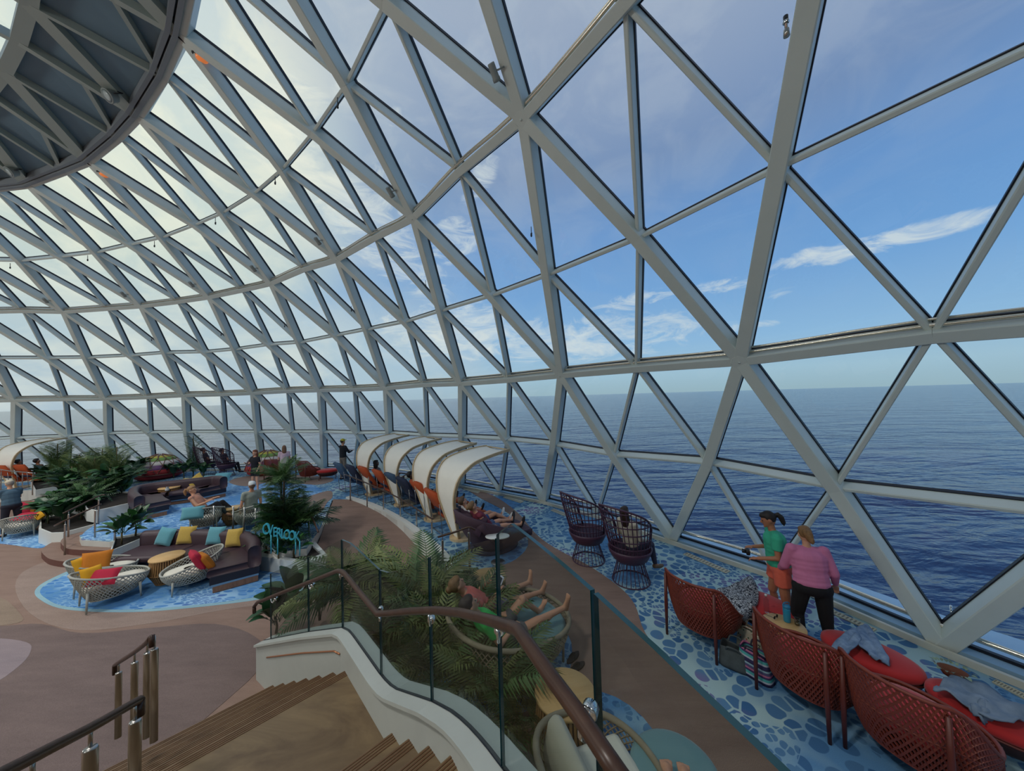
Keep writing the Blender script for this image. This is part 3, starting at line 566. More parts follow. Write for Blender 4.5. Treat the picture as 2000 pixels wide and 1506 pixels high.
# outer ledge beyond the glass, wide at the right
mb = MB(); n_ = 0
LEDGE = mat('pale_blue_deck_paint', (160, 196, 226), 0.55, var=0.04, nscale=1.5)
seq = []
for i in range(-4, 3): seq += [(ND['R0m'][i], 1.5 * max(0, min(1, (1.0 - (i - .5)) / 3.2))), (ND['R0'][i], 1.5 * max(0, min(1, (1.0 - i) / 3.2)))]
for (a, wa), (b, wb) in zip(seq, seq[1:]):
    ra, rb_ = radial(a), radial(b); q = []
    for z in (-0.6, -0.02):
        for p, r_, w_ in ((a, ra, wa), (b, rb_, wb)):
            for o in (0.26, 0.27 + w_): q.append((p.x + r_.x * o, p.y + r_.y * o, z))
    mb.add(q, [(0, 1, 3, 2), (4, 6, 7, 5), (0, 2, 6, 4), (1, 5, 7, 3)])
struct(mb.build('floor', LEDGE), 'pale blue outer ledge beyond the glass')

# ------------------------------------------------------------------ roof disc
CEIL = mat('ceiling_panel_grey', (112, 138, 154), 0.6, var=0.04, nscale=1.2)
CEILBAR = mat('ceiling_bar_grey', (172, 182, 176), 0.5)
ceil = group_empty('ceiling', 'dark grey panelled roof disc with a fan of steel bars')
def inner(i, r, z):
    a = math.atan2(ND['R8'][0].y - CENTRE.y, ND['R8'][0].x - CENTRE.x) + i * 0.1019
    return Vector((CENTRE.x + r * math.cos(a), CENTRE.y + r * math.sin(a), z))
R8 = lambda i: inner(i, 24.22, 10.63)
R10 = lambda i: inner(i, 20.5, 11.3)
R6 = lambda x: ND['R6'][int(x)] if x == int(x) else ND['R6m'][int(math.ceil(x))]
UPV = Vector((0, 0, 1))
def cbar(A, B, w, d=0.16, drop=0.0):
    A, B = Vector(A), Vector(B); t = (B - A).normalized(); s = t.cross(UPV).normalized(); n_ = s.cross(t)
    if n_.z < 0: n_ = -n_
    q = []
    for P in (A, B):
        for sx, nz in ((-1, 0), (1, 0), (1, 1), (-1, 1)): q.append(P + s * sx * w / 2 + n_ * (nz * d - drop))
    MB().add(q, [(3, 2, 1, 0), (4, 5, 6, 7), (0, 1, 5, 4), (1, 2, 6, 5), (2, 3, 7, 6), (3, 0, 4, 7)]).build('ceiling_bar', CEILBAR, ceil)
def cpanel(P, name='ceiling_panel', m=None):
    lift = Vector((0, 0, 0.15)); n_ = len(P)
    MB().add([p + lift for p in P] + [p + lift * 1.4 for p in P], [tuple(range(n_)), tuple(range(2 * n_ - 1, n_ - 1, -1))] + [(i, n_ + i, n_ + (i + 1) % n_, (i + 1) % n_) for i in range(n_)]).build(name, m or CEIL, ceil)
for i in range(1, 9):
    a, am, b = R6(i), R6(i + 0.5), R6(i + 1)
    mid_a = (a + R8(i + 0.5)) / 2
    cpanel([a, R8(i), R8(i + .5)]); cpanel([a, mid_a, am]); cpanel([am, mid_a, R8(i + .5), R8(i + 1)]); cpanel([am, R8(i + 1), b])
    cbar(a, R8(i), 0.24); cbar(a, R8(i + .5), 0.12); cbar(am, R8(i + 1), 0.08); cbar(am, mid_a, 0.08)
    cbar(R8(i), R8(i + .5), 0.2); cbar(R8(i + .5), R8(i + 1), 0.2)
    cbar(R8(i), R10(i), 0.2); cbar(R8(i + .5), R10(i + 1), 0.12)
    if i == 4:
        for P in ([R8(i), R10(i), R8(i + .5)], [R8(i + .5), R10(i), R10(i + 1)], [R8(i + .5), R10(i + 1), R8(i + 1)]): cpanel(P, 'glass_pane', PANE)
    else:
        for P in ([R8(i), R10(i), R8(i + .5)], [R8(i + .5), R10(i), R10(i + 1)], [R8(i + .5), R10(i + 1), R8(i + 1)]): cpanel(P)
# the rest of the disc, out of sight, and the fascia round its edge
mb = MB()
full = [inner(i, 20.5, 11.45) for i in range(0, 62)]
mb.add([Vector((CENTRE.x, CENTRE.y, 12.2))] + full, [(0, 1 + i, 1 + (i + 1) % 62) for i in range(62)])
edge6 = [R6(i / 2 + 0.5) for i in range(-12, 2)] + [R6(i / 2 + 0.5) for i in range(1, 1)]
lo = [ND['R6'][i] + Vector((0, 0, 0.2)) for i in range(-4, 2)]; hi_ = [inner(i, 20.5, 11.45) for i in range(-4, 2)]
for k in range(len(lo) - 1): mb.add([lo[k], lo[k + 1], hi_[k + 1], hi_[k]], [(0, 1, 2, 3)])
lo = [ND['R6'][i] + Vector((0, 0, 0.2)) for i in range(9, 15)]; hi_ = [inner(i, 20.5, 11.45) for i in range(9, 15)]
for k in range(len(lo) - 1): mb.add([lo[k], lo[k + 1], hi_[k + 1], hi_[k]], [(0, 1, 2, 3)])
mb.build('ceiling_core', CEIL, ceil)
fp = []
for i in range(-4, 15): fp += ([ND['R6m'][i]] if i > -4 else []) + [ND['R6'][i]]
mb = MB()
for off, z0, z1 in ((-0.02, -0.06, 0.1), (-0.12, -0.02, 0.16)):
    for a, b in zip(fp, fp[1:]):
        ra, rb_ = radial(a), radial(b)
        q = [a + ra * off + UPV * z0, b + rb_ * off + UPV * z0, b + rb_ * off + UPV * z1, a + ra * off + UPV * z1]
        q += [p - radial(p) * 0.07 for p in q]
        mb.add(q, [(0, 1, 2, 3), (7, 6, 5, 4), (4, 5, 1, 0), (3, 2, 6, 7)])
mb.build('ceiling_fascia', mat('fascia_grey', (140, 146, 152), 0.4), ceil)
# ship structure behind the viewer
W1 = CENTRE + Vector((math.cos(R(16)), math.sin(R(16)), 0)) * 34.5; W2 = CENTRE + Vector((math.cos(R(140)), math.sin(R(140)), 0)) * 34.5
BACK = mat('inner_wall_grey', (150, 150, 148), 0.7)
Wc = CENTRE + Vector((6, -6, 0))
for nm, a, b in (('wall_back', W1, Wc), ('wall_left', Wc, W2)):
    t = (b - a).normalized(); s_ = Vector((-t.y, t.x, 0)) * 0.2
    struct(MB().prism([a - s_, b - s_, b + s_, a + s_], -0.6, 12.3).build(nm, BACK))

# ------------------------------------------------------------------ floors
LOW = -0.45
mb = MB(); far = [CENTRE + Vector((math.cos(R(a)), math.sin(R(a)), 0)) * 35 for a in range(-20, 165, 5)]
mb.prism([(p.x, p.y) for p in far] + [(CENTRE.x - 6, CENTRE.y - 8)], LOW - 0.2, LOW)
struct(mb.build('floor', CARPET), 'tan carpet of the lower lounge')
inner_px = [(-420, 985), (0, 962), (60, 958), (130, 985), (190, 1004), (196, 1030), (156, 1047), (160, 1056), (215, 1059), (250, 1054), (272, 1049), (330, 1041), (430, 1041), (500, 1050), (540, 1080), (600, 1072), (628, 1030), (640, 1000), (650, 977), (684, 976), (718, 987), (751, 1003), (784, 1022), (814, 1045), (843, 1070), (862, 1092), (868, 1108), (925, 1120), (880, 1180)]
inner_w = [at(x, y, 0) for x, y in inner_px]
outer = []
for i in range(13, -5, -1): outer += [ND['R0'][i], ND['R0m'][i]]
outer = [p + radial(p) * 0.02 for p in outer]
tail = [Vector((-1.75, 4.3, 0)), Vector((-1.55, 3.5, 0)), Vector((0.5, 1.3, 0)), Vector((2.0, -1.5, 0)), Vector((3.2, -6.0, 0))]
poly = [(p.x, p.y) for p in inner_w] + [(p.x, p.y) for p in tail] + [(p.x, p.y) for p in outer[::-1]]
struct(MB().prism(poly, LOW, 0.0, 0, 1).build('floor', [DECK, WHITE2]), 'raised deck with a blue pebble patterned carpet')
# kerb between deck and ramp
def strip_wall(name, pts, th, z0, z1, m, label, close=False):
    mb = MB(); n_ = len(pts); nr = []
    for i in range(n_):
        t = (pts[min(i + 1, n_ - 1)] - pts[max(i - 1, 0)]); t.z = 0; t.normalize(); nr.append(Vector((-t.y, t.x, 0)))
    for i in range(n_ - 1):
        a, b = pts[i], pts[i + 1]; q = []
        za, zb = (z0[i], z0[i + 1]) if isinstance(z0, list) else (z0, z0)
        ta, tb = (z1[i], z1[i + 1]) if isinstance(z1, list) else (z1, z1)
        for (p, nn, u, v) in ((a, nr[i], za, ta), (b, nr[i + 1], zb, tb)):
            q += [(p.x, p.y, u), (p.x + nn.x * th, p.y + nn.y * th, u), (p.x + nn.x * th, p.y + nn.y * th, v), (p.x, p.y, v)]
        mb.add(q, [(3, 2, 1, 0), (4, 5, 6, 7), (0, 1, 5, 4), (1, 2, 6, 5), (2, 3, 7, 6), (3, 0, 4, 7)])
    return struct(mb.build(name, m), label) if label else mb.build(name, m)
kerb = catmull([at(x, y, 0.05) for x, y in ((676, 972), (718, 985), (751, 1000), (784, 1019), (814, 1041), (843, 1066), (864, 1088), (871, 1106), (868, 1114))], 4)
strip_wall('trim_kerb', kerb, 0.15, LOW, 0.06, WHITE, 'white kerb along the ramp under the handrail')
# ramp of tan carpet from the deck down to the lower lounge
rl = [at(652, 976, 0.005), at(640, 1010, -0.07), at(625, 1055, -0.22), at(600, 1110, -0.36), at(590, 1150, LOW + .005)]
rr = [at(690, 977, 0.005), at(760, 1012, -0.1), at(815, 1052, -0.25), at(850, 1085, -0.36), at(880, 1130, LOW + .005)]
mb = MB()
mb.add([p for ab in zip(rl, rr) for p in ab], [(2 * i, 2 * i + 1, 2 * i + 3, 2 * i + 2) for i in range(4)])
mb.add([p - Vector((0, 0, .03)) for ab in zip(rl, rr) for p in ab], [(2 * i + 2, 2 * i + 3, 2 * i + 1, 2 * i) for i in range(4)])
struct(mb.build('floor', CARPET), 'tan carpeted ramp between the white kerb and the palms')
def patch(px, z, th, m, label, k=4):
    pts = smooth_poly([at(x, y, z) for x, y in px], k)
    return struct(MB().prism([(p.x, p.y) for p in pts], z - 0.002, z + th).build('floor', m), label)
patch([(910, 953), (965, 970), (1012, 1003), (1045, 1042), (1085, 1072), (1150, 1106), (1210, 1148), (1240, 1182), (1262, 1240), (1330, 1318), (1430, 1412), (1560, 1530), (1700, 1800), (1250, 2200), (850, 1700), (850, 1300), (900, 1122), (950, 1113), (1008, 1094), (1032, 1055), (995, 1005), (935, 972)], 0.0, 0.006, CARPET, 'tan carpet path on the deck')
patch([(640, 982), (650, 971), (640, 960), (560, 985), (500, 1000), (560, 1009), (605, 1010), (628, 1000)], 0.0, 0.006, CARPET2, 'rose carpet at the head of the ramp')
patch([(448, 942), (480, 951), (540, 942), (620, 948), (650, 935), (560, 928), (480, 932)], 0.0, 0.006, CARPET2, 'rose carpet patch on the far deck')
cpool = at(985, 1262, 0)
struct(MB().prism([(cpool.x + 0.95 * math.cos(a * .2618), cpool.y + 1.05 * math.sin(a * .2618)) for a in range(24)], 0, 0.012).build('floor', DECK), 'round pebble patterned carpet under the daybed')
cpool2 = at(1180, 1475, 0)
struct(MB().prism([(cpool2.x + 0.6 * math.cos(a * .2618), cpool2.y + 0.7 * math.sin(a * .2618)) for a in range(24)], 0, 0.012).build('floor', DECK), 'round pebble patterned carpet under the rope chair')
# lower lounge carpets
patch([(30, 1145), (60, 1200), (150, 1232), (300, 1218), (440, 1192), (560, 1178), (640, 1170), (640, 1100), (420, 1090), (150, 1090), (60, 1110)], LOW, 0.003, CARPET2, 'rose carpet round the blue pool carpet')
patch([(-60, 1180), (0, 1168), (40, 1200), (35, 1218), (-60, 1224)], LOW, 0.004, CARPET4, 'taupe carpet patch at the left')
patch([(-300, 1230), (-20, 1225), (80, 1220), (160, 1238), (290, 1228), (420, 1220), (500, 1246), (515, 1300), (300, 1500), (100, 1800), (-700, 1900)], LOW, 0.004, CARPET3, 'mauve carpet shape by the stair')
patch([(-160, 1255), (-20, 1248), (52, 1256), (60, 1275), (35, 1305), (-30, 1345), (-200, 1400)], LOW, 0.006, CARPET5, 'grey carpet patch at the left edge')
patch([(70, 1153), (78, 1172), (130, 1192), (260, 1197), (400, 1186), (520, 1170), (600, 1150), (600, 1105), (420, 1092), (250, 1090), (165, 1106), (100, 1132)], LOW, 0.006, PALEBORDER, 'pale border of the blue pool carpet', 6)
patch([(80, 1153), (90, 1170), (135, 1187), (260, 1192), (395, 1182), (510, 1166), (590, 1148), (590, 1110), (420, 1098), (250, 1096), (170, 1110), (110, 1133)], LOW, 0.009, POOL, 'blue water patterned carpet under the white chairs', 6)
patch([(0, 1063), (75, 1072), (90, 1062), (78, 1040), (30, 1028), (-100, 1025), (-100, 1060)], LOW, 0.006, POOL, 'blue water patterned carpet at the far left', 5)
# water pattern on the upper lounge
patch([(160, 1050), (214, 1056), (262, 1048), (330, 1036), (430, 1036), (500, 1042), (600, 1025), (636, 975), (600, 945), (480, 945), (420, 950), (300, 985), (200, 1020)], 0.0, 0.004, POOL, 'blue water patterned carpet of the upper lounge', 4)
# three rounded steps up to the upper lounge
RISER = mat('step_riser_brown', (104, 66, 58), 0.7)
for px, z in (([(86, 1070), (90, 1088), (112, 1096), (150, 1098), (215, 1093), (250, 1086), (248, 1050), (150, 1044)], -0.30), ([(122, 1054), (124, 1067), (142, 1074), (215, 1076), (246, 1070), (246, 1046), (160, 1040)], -0.15)):
    pts = smooth_poly([at(x, y, z) for x, y in px], 4)
    struct(MB().prism([(p.x, p.y) for p in pts], LOW, z, 0, 1).build('floor_step', [CARPET, RISER]), 'rounded carpeted step up to the upper lounge')
VENT = mat('vent_cream', (196, 190, 164), 0.5)
def vent(px, label):
    a, b, c, d = [at(x, y, 0.004) for x, y in px]
    t = thing('floor_vent', label, 'vent', (a + b + c + d) / 4, 0, 'floor vents along the window'); o = t.location
    MB().prism([p - o for p in (a, b, c, d)], -0.003, 0.012).build('vent_frame', VENT, t)
    mb = MB(); u = (d - a); v = (b - a)
    for k in range(14):
        for f0, f1 in ((.18, .82),):
            s0 = a + u * ((k + .25) / 14) + v * f0 - o; s1 = a + u * ((k + .65) / 14) + v * f0 - o; s2 = a + u * ((k + .65) / 14) + v * f1 - o; s3 = a + u * ((k + .25) / 14) + v * f1 - o
            mb.prism([s0, s1, s2, s3], 0.011, 0.015)
    o2 = mb.build('vent_slot', mat('vent_dark', (128, 124, 108), 0.6), t); o2['kind'] = 'stuff'
vent([(1335, 1084), (1343, 1081), (1427, 1117), (1419, 1121)], 'long cream floor vent beside the left red woven chair')
vent([(1597, 1187), (1605, 1183), (1713, 1231), (1705, 1236)], 'long cream floor vent behind the pink sweater woman')
vent([(1938, 1334), (1946, 1330), (2040, 1375), (2030, 1382)], 'cream floor vent by the glass at the right edge')
vent([(983, 973), (988, 971), (1024, 980), (1018, 984)], 'cream floor vent near the reclining row, right of the carpet path end')
vent([(905, 957), (909, 954), (939, 961), (934, 965)], 'small cream floor vent behind the white canopies')
vent([(1076, 998), (1082, 995), (1109, 1005), (1103, 1009)], 'cream floor vent just left of the purple wire chairs')
# ------------------------------------------------------------------ timber stair down from the viewer
STAIRWOOD = wood_mat('stair_timber', (90, 72, 54), (128, 108, 80), 0.9, (1, 3.2, 1), 0.42, 2.2)
NOSE = mat('stair_nosing', (96, 66, 42), 0.5)
SKIRT = mat('stair_stringer_white', (182, 186, 180), 0.4, var=0.02)
P0 = Vector((-1.83, 3.64, 0)); SU = Vector((0.69, -0.724, 0)).normalized(); SL = Vector((-SU.y, SU.x, 0)) * -1    # up the stair, and to the far left across it
if SL.x > 0: SL = -SL
LAND = 0.67; RISE = 0.16; TREAD = 0.295; SW = 3.6
stairs = group_empty('stairs', 'broad timber stair with a landing leading down to the lower lounge')
def slab(a0, a1, z0, z1, name):
    q = [P0 + SU * a0, P0 + SU * a1, P0 + SU * a1 + SL * SW, P0 + SU * a0 + SL * SW]
    mb = MB(); mb.prism([(p.x, p.y) for p in q], z0, z1)
    o = mb.build(name, STAIRWOOD, stairs)
    return o
def nosing(a0, z):
    mb = MB()
    for k in range(4):
        e = a0 + 0.012 + k * 0.022
        q = [P0 + SU * e, P0 + SU * (e + .009), P0 + SU * (e + .009) + SL * SW, P0 + SU * e + SL * SW]
        mb.prism([(p.x, p.y) for p in q], z, z + 0.004)
    o = mb.build('nosing_strip', NOSE, stairs); o['kind'] = 'stuff'
slab(0, 1.16, LOW, LAND, 'landing'); nosing(0.0, LAND)
for i in range(1, 7):
    slab(-TREAD * i, -TREAD * (i - 1), LOW, LAND - RISE * i, 'step'); nosing(-TREAD * i, LAND - RISE * i)
for i in range(1, 8):
    a0 = 1.16 + TREAD * (i - 1); a1 = a0 + (TREAD if i < 7 else 3.2)
    slab(a0, a1, LOW if i < 5 else 0.6, LAND + RISE * i, 'step' if i < 7 else 'upper_landing'); nosing(a0, LAND + RISE * i)
# white stringer with glass set in its top
PROF = [(-2.4, 0.0), (-2.065, 0.152), (-1.0, 0.64), (-0.25, 0.96), (0.0, 0.985), (0.765, 0.99), (1.0, 1.03), (1.665, 1.33), (2.555, 1.64), (3.0, 1.84), (3.4, 1.9), (6.0, 1.9)]
def prof(a):
    for (x0, y0), (x1, y1) in zip(PROF, PROF[1:]):
        if a <= x1: return lerp(y0, y1, (a - x0) / (x1 - x0))
    return PROF[-1][1]
def bend(a):
    """the stringer line seen from above: straight past the landing, curving towards the stair at both ends"""
    lat = 0.23 * max(0.0, -a - 0.15) + (0.23 * (a - 1.9) ** 1.5 if a > 1.9 else 0.0)
    return P0 + SU * a + SL * lat
mb = MB(); st = []
aa = [x * 0.12 - 2.3 for x in range(0, 50)]
for a in aa:
    p = bend(a); t = (bend(a + .05) - bend(a - .05)).normalized(); n_ = Vector((t.y, -t.x, 0))
    if n_.dot(SL) > 0: n_ = -n_
    st.append((p, n_, prof(a)))
vs = []
for (p, n_, z), a in zip(st, aa):
    zb = max(LOW, z - 1.15) if a > 0.9 else LOW
    vs += [(p.x - n_.x * .02, p.y - n_.y * .02, zb), (p.x - n_.x * .02, p.y - n_.y * .02, z - .035), (p.x - n_.x * .05, p.y - n_.y * .05, z - .03), (p.x - n_.x * .05, p.y - n_.y * .05, z), (p.x + n_.x * .19, p.y + n_.y * .19, z), (p.x + n_.x * .19, p.y + n_.y * .19, z - .2), (p.x + n_.x * .16, p.y + n_.y * .16, zb)]
fs = [(i * 7 + k, i * 7 + (k + 1) % 7, (i + 1) * 7 + (k + 1) % 7, (i + 1) * 7 + k) for i in range(len(st) - 1) for k in range(7)] + [tuple(range(6, -1, -1)), tuple((len(st) - 1) * 7 + k for k in range(7))]
mb.add(vs, fs); mb.build('stringer', SKIRT, stairs)
mb = MB()   # black slot the glass stands in
for (p, n_, z), (p2, n2, z2) in zip(st, st[1:]):
    a, b, c, d = p + n_ * .06, p + n_ * .085, p2 + n2 * .085, p2 + n2 * .06
    mb.add([(a.x, a.y, z + .003), (b.x, b.y, z + .003), (c.x, c.y, z2 + .003), (d.x, d.y, z2 + .003)], [(0, 1, 2, 3)])
mb.build('glass_channel', GASKET, stairs)
MB().tube([Vector((p.x, p.y, z - .2)) - n_ * .025 for (p, n_, z), a in zip(st, aa) if -2.0 < a < -0.05], 0.009, 6).build('copper_bead', mat('copper_trim', (176, 120, 86), 0.35, 0.6), stairs)

# glass balustrade: panels are told apart by their green edges
bal = thing('glass_balustrade', 'clear glass balustrade with green edges standing on the white stair stringer', 'balustrade', P0)
def bal_pt(a, dz):
    p = bend(a); t = (bend(a + .05) - bend(a - .05)).normalized(); n_ = Vector((t.y, -t.x, 0))
    if n_.dot(SL) > 0: n_ = -n_
    return p + n_ * .0725 + Vector((0, 0, prof(a) + dz))
def tops(a): # height of the glass over the stringer
    for (x0, y0), (x1, y1) in zip(TOPS, TOPS[1:]):
        if a <= x1: return lerp(y0, y1, (a - x0) / (x1 - x0))
    return TOPS[-1][1]
TOPS = [(-2.07, 0.913), (-1.0, 0.92), (-0.25, 0.975), (0.74, 0.947), (1.65, 1.02), (2.54, 1.14)]
def gpanel(bot, top, name='glass_panel', parent=None, off=None):
    """curved glass sheet: bottom and top polylines; green edges"""
    n_ = len(bot); th = 0.017; mb = MB(); V = []; off = off or Vector((0, 0, 0))
    for i in range(n_):
        t = bot[min(i + 1, n_ - 1)] - bot[max(i - 1, 0)]; t.z = 0; t.normalize(); s_ = Vector((-t.y, t.x, 0)) * th / 2
        V += [bot[i] - s_ - off, bot[i] + s_ - off, top[i] + s_ - off, top[i] - s_ - off]
    for i in range(n_ - 1):
        a, b = 4 * i, 4 * (i + 1)
        mb.add([V[a], V[a + 3], V[b + 3], V[b]], [(0, 1, 2, 3)], 0); mb.add([V[a + 1], V[b + 1], V[b + 2], V[a + 2]], [(0, 1, 2, 3)], 0)
        mb.add([V[a + 3], V[a + 2], V[b + 2], V[b + 3]], [(0, 1, 2, 3)], 1); mb.add([V[a], V[b], V[b + 1], V[a + 1]], [(0, 1, 2, 3)], 1)
    mb.add(V[:4], [(0, 1, 2, 3)], 1); mb.add(V[-4:], [(3, 2, 1, 0)], 1)
    return mb.build(name, [BALGLASS, GLASSEDGE], parent)
def bal_panel(a0, a1, k=5):
    s_ = [lerp(a0 + .008, a1 - .008, i / k) for i in range(k + 1)]
    gpanel([bal_pt(a, -0.02) for a in s_], [bal_pt(a, tops(a)) for a in s_], 'glass_panel', bal, P0)
for a0, a1 in ((-2.065, -1.0), (-1.0, -0.25), (-0.25, 0.74), (0.74, 1.65), (1.65, 2.54)): bal_panel(a0, a1)
# the level run beside the viewer
def level(a0, a1, z1, k=6):
    s_ = [lerp(a0 + .008, a1 - .008, i / k) for i in range(k + 1)]
    b_ = [bal_pt(a, -0.02) for a in s_]
    gpanel(b_, [Vector((p.x, p.y, z1 if a >= 2.7 else lerp(2.79, z1, (a - 2.54) / .16))) for p, a in zip(b_, s_)], 'glass_panel', bal, P0)
level(2.54, 3.28, 2.905, 9); level(3.28, 4.6, 2.905)
# timber handrail on steel brackets
RAIL = [(497, 1186, 4.72), (503, 1178, 4.68), (560, 1155, 4.25), (612, 1135, 3.85), (660, 1116, 3.46), (668, 1117, 3.40), (676, 1124, 3.34), (703, 1158, 3.06), (738, 1200, 2.72), (760, 1199, 2.58), (800, 1195, 2.32), (850, 1193, 2.03), (900, 1198, 1.74), (950, 1210, 1.47), (1000, 1226, 1.25), (1013, 1232, 1.20), (1040, 1270, 1.09), (1080, 1327, 0.975), (1130, 1395, 0.875), (1180, 1470, 0.785), (1230, 1545, 0.71)]
rp = [atd(x, y, d) for x, y, d in RAIL]
hr = thing('handrail', 'brown timber handrail running along the glass balustrade', 'handrail', rp[0])
mb = MB(); mb.tube([p - rp[0] for p in rp], 0.0225, 12); mb.tube([rp[0] - rp[0], Vector((-.005, .01, -.09))], 0.0225, 12); mb.build('rail', RAILWOOD, hr)
def bracket(px, py, d, gx, gy, gd):
    a = atd(px, py, d) - rp[0]; b = atd(gx, gy, gd) - rp[0]
    mb = MB(); mb.tube([a + Vector((0, 0, -.02)), a + Vector((0, 0, -.055)), lerp(a, b, .35) + Vector((0, 0, -.07)), b], 0.007, 8)
    dr = (b - a); dr.z = 0; dr.normalize(); q = dr.to_track_quat('Z', 'Y').to_matrix()
    m2 = MB(); m2.lathe([(0.02, -0.01), (0.023, -0.006), (0.023, 0.02), (0.02, 0.024)], 16); mb.add([q @ Vector(v) + b for v in m2.v], m2.f, 0, True)
    mb.build('bracket', CHROME2, hr)
for args in ((530, 1167, 4.47, 539, 1170, 4.44), (604, 1139, 3.92, 611, 1143, 3.9), (664, 1117, 3.42, 668, 1123, 3.43), (742, 1200, 2.70, 744, 1192, 2.80), (838, 1194, 2.09, 843, 1212, 2.13), (972, 1216, 1.38, 976, 1232, 1.43), (1133, 1398, 0.875, 1152, 1392, 0.945)): bracket(*args)

# ------------------------------------------------------------------ free-standing rails on oval steel posts
def post(mb, base, top, w=0.05, d=0.025, rot=0.0, tenon=0.1):
    base, top = Vector(base), Vector(top); h = top.z - base.z; q = Matrix.Rotation(rot, 3, 'Z'); vs = []; n_ = 12
    prof_ = [(1.0, 0), (1.0, h - tenon - .012), (.86, h - tenon)]
    for s_, z in prof_:
        for k in range(n_):
            a = 2 * math.pi * k / n_; vs.append(base + q @ Vector((w / 2 * s_ * math.cos(a), d / 2 * s_ * math.sin(a), 0)) + Vector((0, 0, z)))
    fs = [(j * n_ + k, j * n_ + (k + 1) % n_, (j + 1) * n_ + (k + 1) % n_, (j + 1) * n_ + k) for j in range(2) for k in range(n_)] + [tuple(range(n_ - 1, -1, -1)), tuple(2 * n_ + k for k in range(n_))]
    mb.add(vs, fs, 0, True)
    mb.tube([base + Vector((0, 0, h - tenon - .005)), base + Vector((0, 0, h))], 0.008, 8)
    return mb
def railing(label, rail_px, posts_px, r=0.02, w=0.05, d=0.03, m=None, post_m=None, drop=(True, True), rot=0.0, k=3, tenon=0.1):
    """rail_px: (x, y, depth) of the rail; posts_px: (x, ytop, ybottom, depth)"""
    pts = [atd(*p) for p in rail_px]; o = pts[0]
    t = thing('handrail', label, 'handrail', o)
    path = catmull(pts, k) if k > 1 else pts
    e = []
    if drop[0]: e = [path[0] + Vector((0, 0, -.09))]
    path = e + path
    if drop[1]: path = path + [path[-1] + Vector((0, 0, -.09))]
    MB().tube([p - o for p in path], r, 10).build('rail', m or RAILWOOD, t)
    for x, yt, yb, dp in posts_px:
        b = atd(x, yb, dp); tp = atd(x, yt, dp)
        post(MB(), b - o, Vector((b.x, b.y, tp.z)) - o, w, d, rot, tenon).build('post', post_m or CHROME, t)
    return t
railing('handrail on four oval steel posts descending the left of the timber stair', [(225, 1300, 3.36), (240, 1290, 3.2), (263, 1275, 3.02), (287, 1256, 2.84), (297, 1242, 2.76)], [(231, 1297, 1442, 3.28), (262, 1276, 1452, 3.02), (287, 1256, 1442, 2.84), (301, 1248, 1450, 2.76)], 0.019, 0.05, 0.03, rot=0.7, k=3)
railing('brown handrail at the bottom left corner on polished oval posts', [(274, 1368, 1.98), (262, 1374, 1.93), (180, 1421, 1.62), (100, 1462, 1.38), (0, 1514, 1.15), (-120, 1575, 0.96)], [(263, 1378, 1560, 1.92), (175, 1424, 1610, 1.60), (60, 1484, 1700, 1.27)], 0.0225, 0.055, 0.035, m=RAILWOOD, drop=(True, False), rot=0.7)
KR = [((680, 930), (685, 979)), ((713, 943), (718, 992)), ((745, 957), (750, 1008)), ((778, 973), (783, 1027)), ((811, 993), (815, 1052)), ((840, 1012), (845, 1078))]
kd = [at(b[0], b[1], lerp(0.0, -0.33, i / 5)).dot(FWD) - EYE.dot(FWD) for i, (a, b) in enumerate(KR)]
railing('timber topped handrail along the kerb below the white canopies', [(674, 928, kd[0] * 1.02)] + [(a[0], a[1], d_) for (a, b), d_ in zip(KR, kd)] + [(847, 1014, kd[5] * .99)], [(b[0] , a[1], b[1], d_) for (a, b), d_ in zip(KR, kd)], 0.02, 0.045, 0.03, drop=(False, False))
d1 = (at(866, 1108, .06) - EYE).dot(FWD); d2 = (at(918, 1116, .06) - EYE).dot(FWD)
railing('short handrail by the ramp end in front of the purple lounger', [(857, 1050, d1 * 1.01), (866, 1047, d1), (890, 1040, (d1 + d2) / 2), (915, 1031, d2), (924, 1034, d2), (929, 1036, d2)], [(866, 1047, 1108, d1), (918, 1032, 1115, d2)], 0.02, 0.045, 0.03, drop=(False, False))
dl = lambda x, y, z: (at(x, y, z) - EYE).dot(FWD)
a1, a2 = dl(127, 1085, -0.3), dl(186, 1054, 0)
railing('handrail at the left of the rounded steps', [(107, 1028, a1 * 1.02), (127, 1018, a1), (186, 991, a2), (198, 986, a2 * 1.01)], [(127, 1018, 1085, a1), (186, 991, 1051, a2)], 0.02, 0.05, 0.03, drop=(False, False))
b1, b2 = dl(224, 1062, 0), dl(275, 1035, 0)
railing('handrail at the right of the rounded steps', [(208, 1030, b1 * 1.01), (224, 1021, b1), (262, 994, b2), (278, 986, b2)], [(225, 1022, 1058, b1), (275, 990, 1030, b2)], 0.02, 0.05, 0.03, drop=(False, False))
c1, c2 = dl(134, 1060, -0.2), dl(193, 1025, 0)
railing('far handrail in front of the dark planting left of the steps', [(125, 1003, c1), (134, 999, c1), (193, 970, c2), (205, 968, c2)], [(134, 999, 1050, c1), (193, 971, 1025, c2)], 0.02, 0.05, 0.03, drop=(False, False))
e1, e2, e3 = dl(45, 965, 0), dl(65, 968, -.05), dl(112, 955, 0)
railing('grey handrail below the far left canopy', [(0, 918, e1), (20, 921, e1), (65, 925, e2)], [(2, 919, 966, e1), (44, 923, 964, e1), (64, 925, 968, e2)], 0.018, 0.04, 0.03, m=CHROME, drop=(False, False))
railing('sloping handrail beside the far left planter', [(57, 942, e2), (80, 932, e2 * 1.02), (112, 920, e3)], [(112, 920, 955, e3)], 0.018, 0.04, 0.03, m=CHROME, drop=(False, False))
f1, f2 = dl(757, 1180, -.35), dl(810, 1175, -.3)
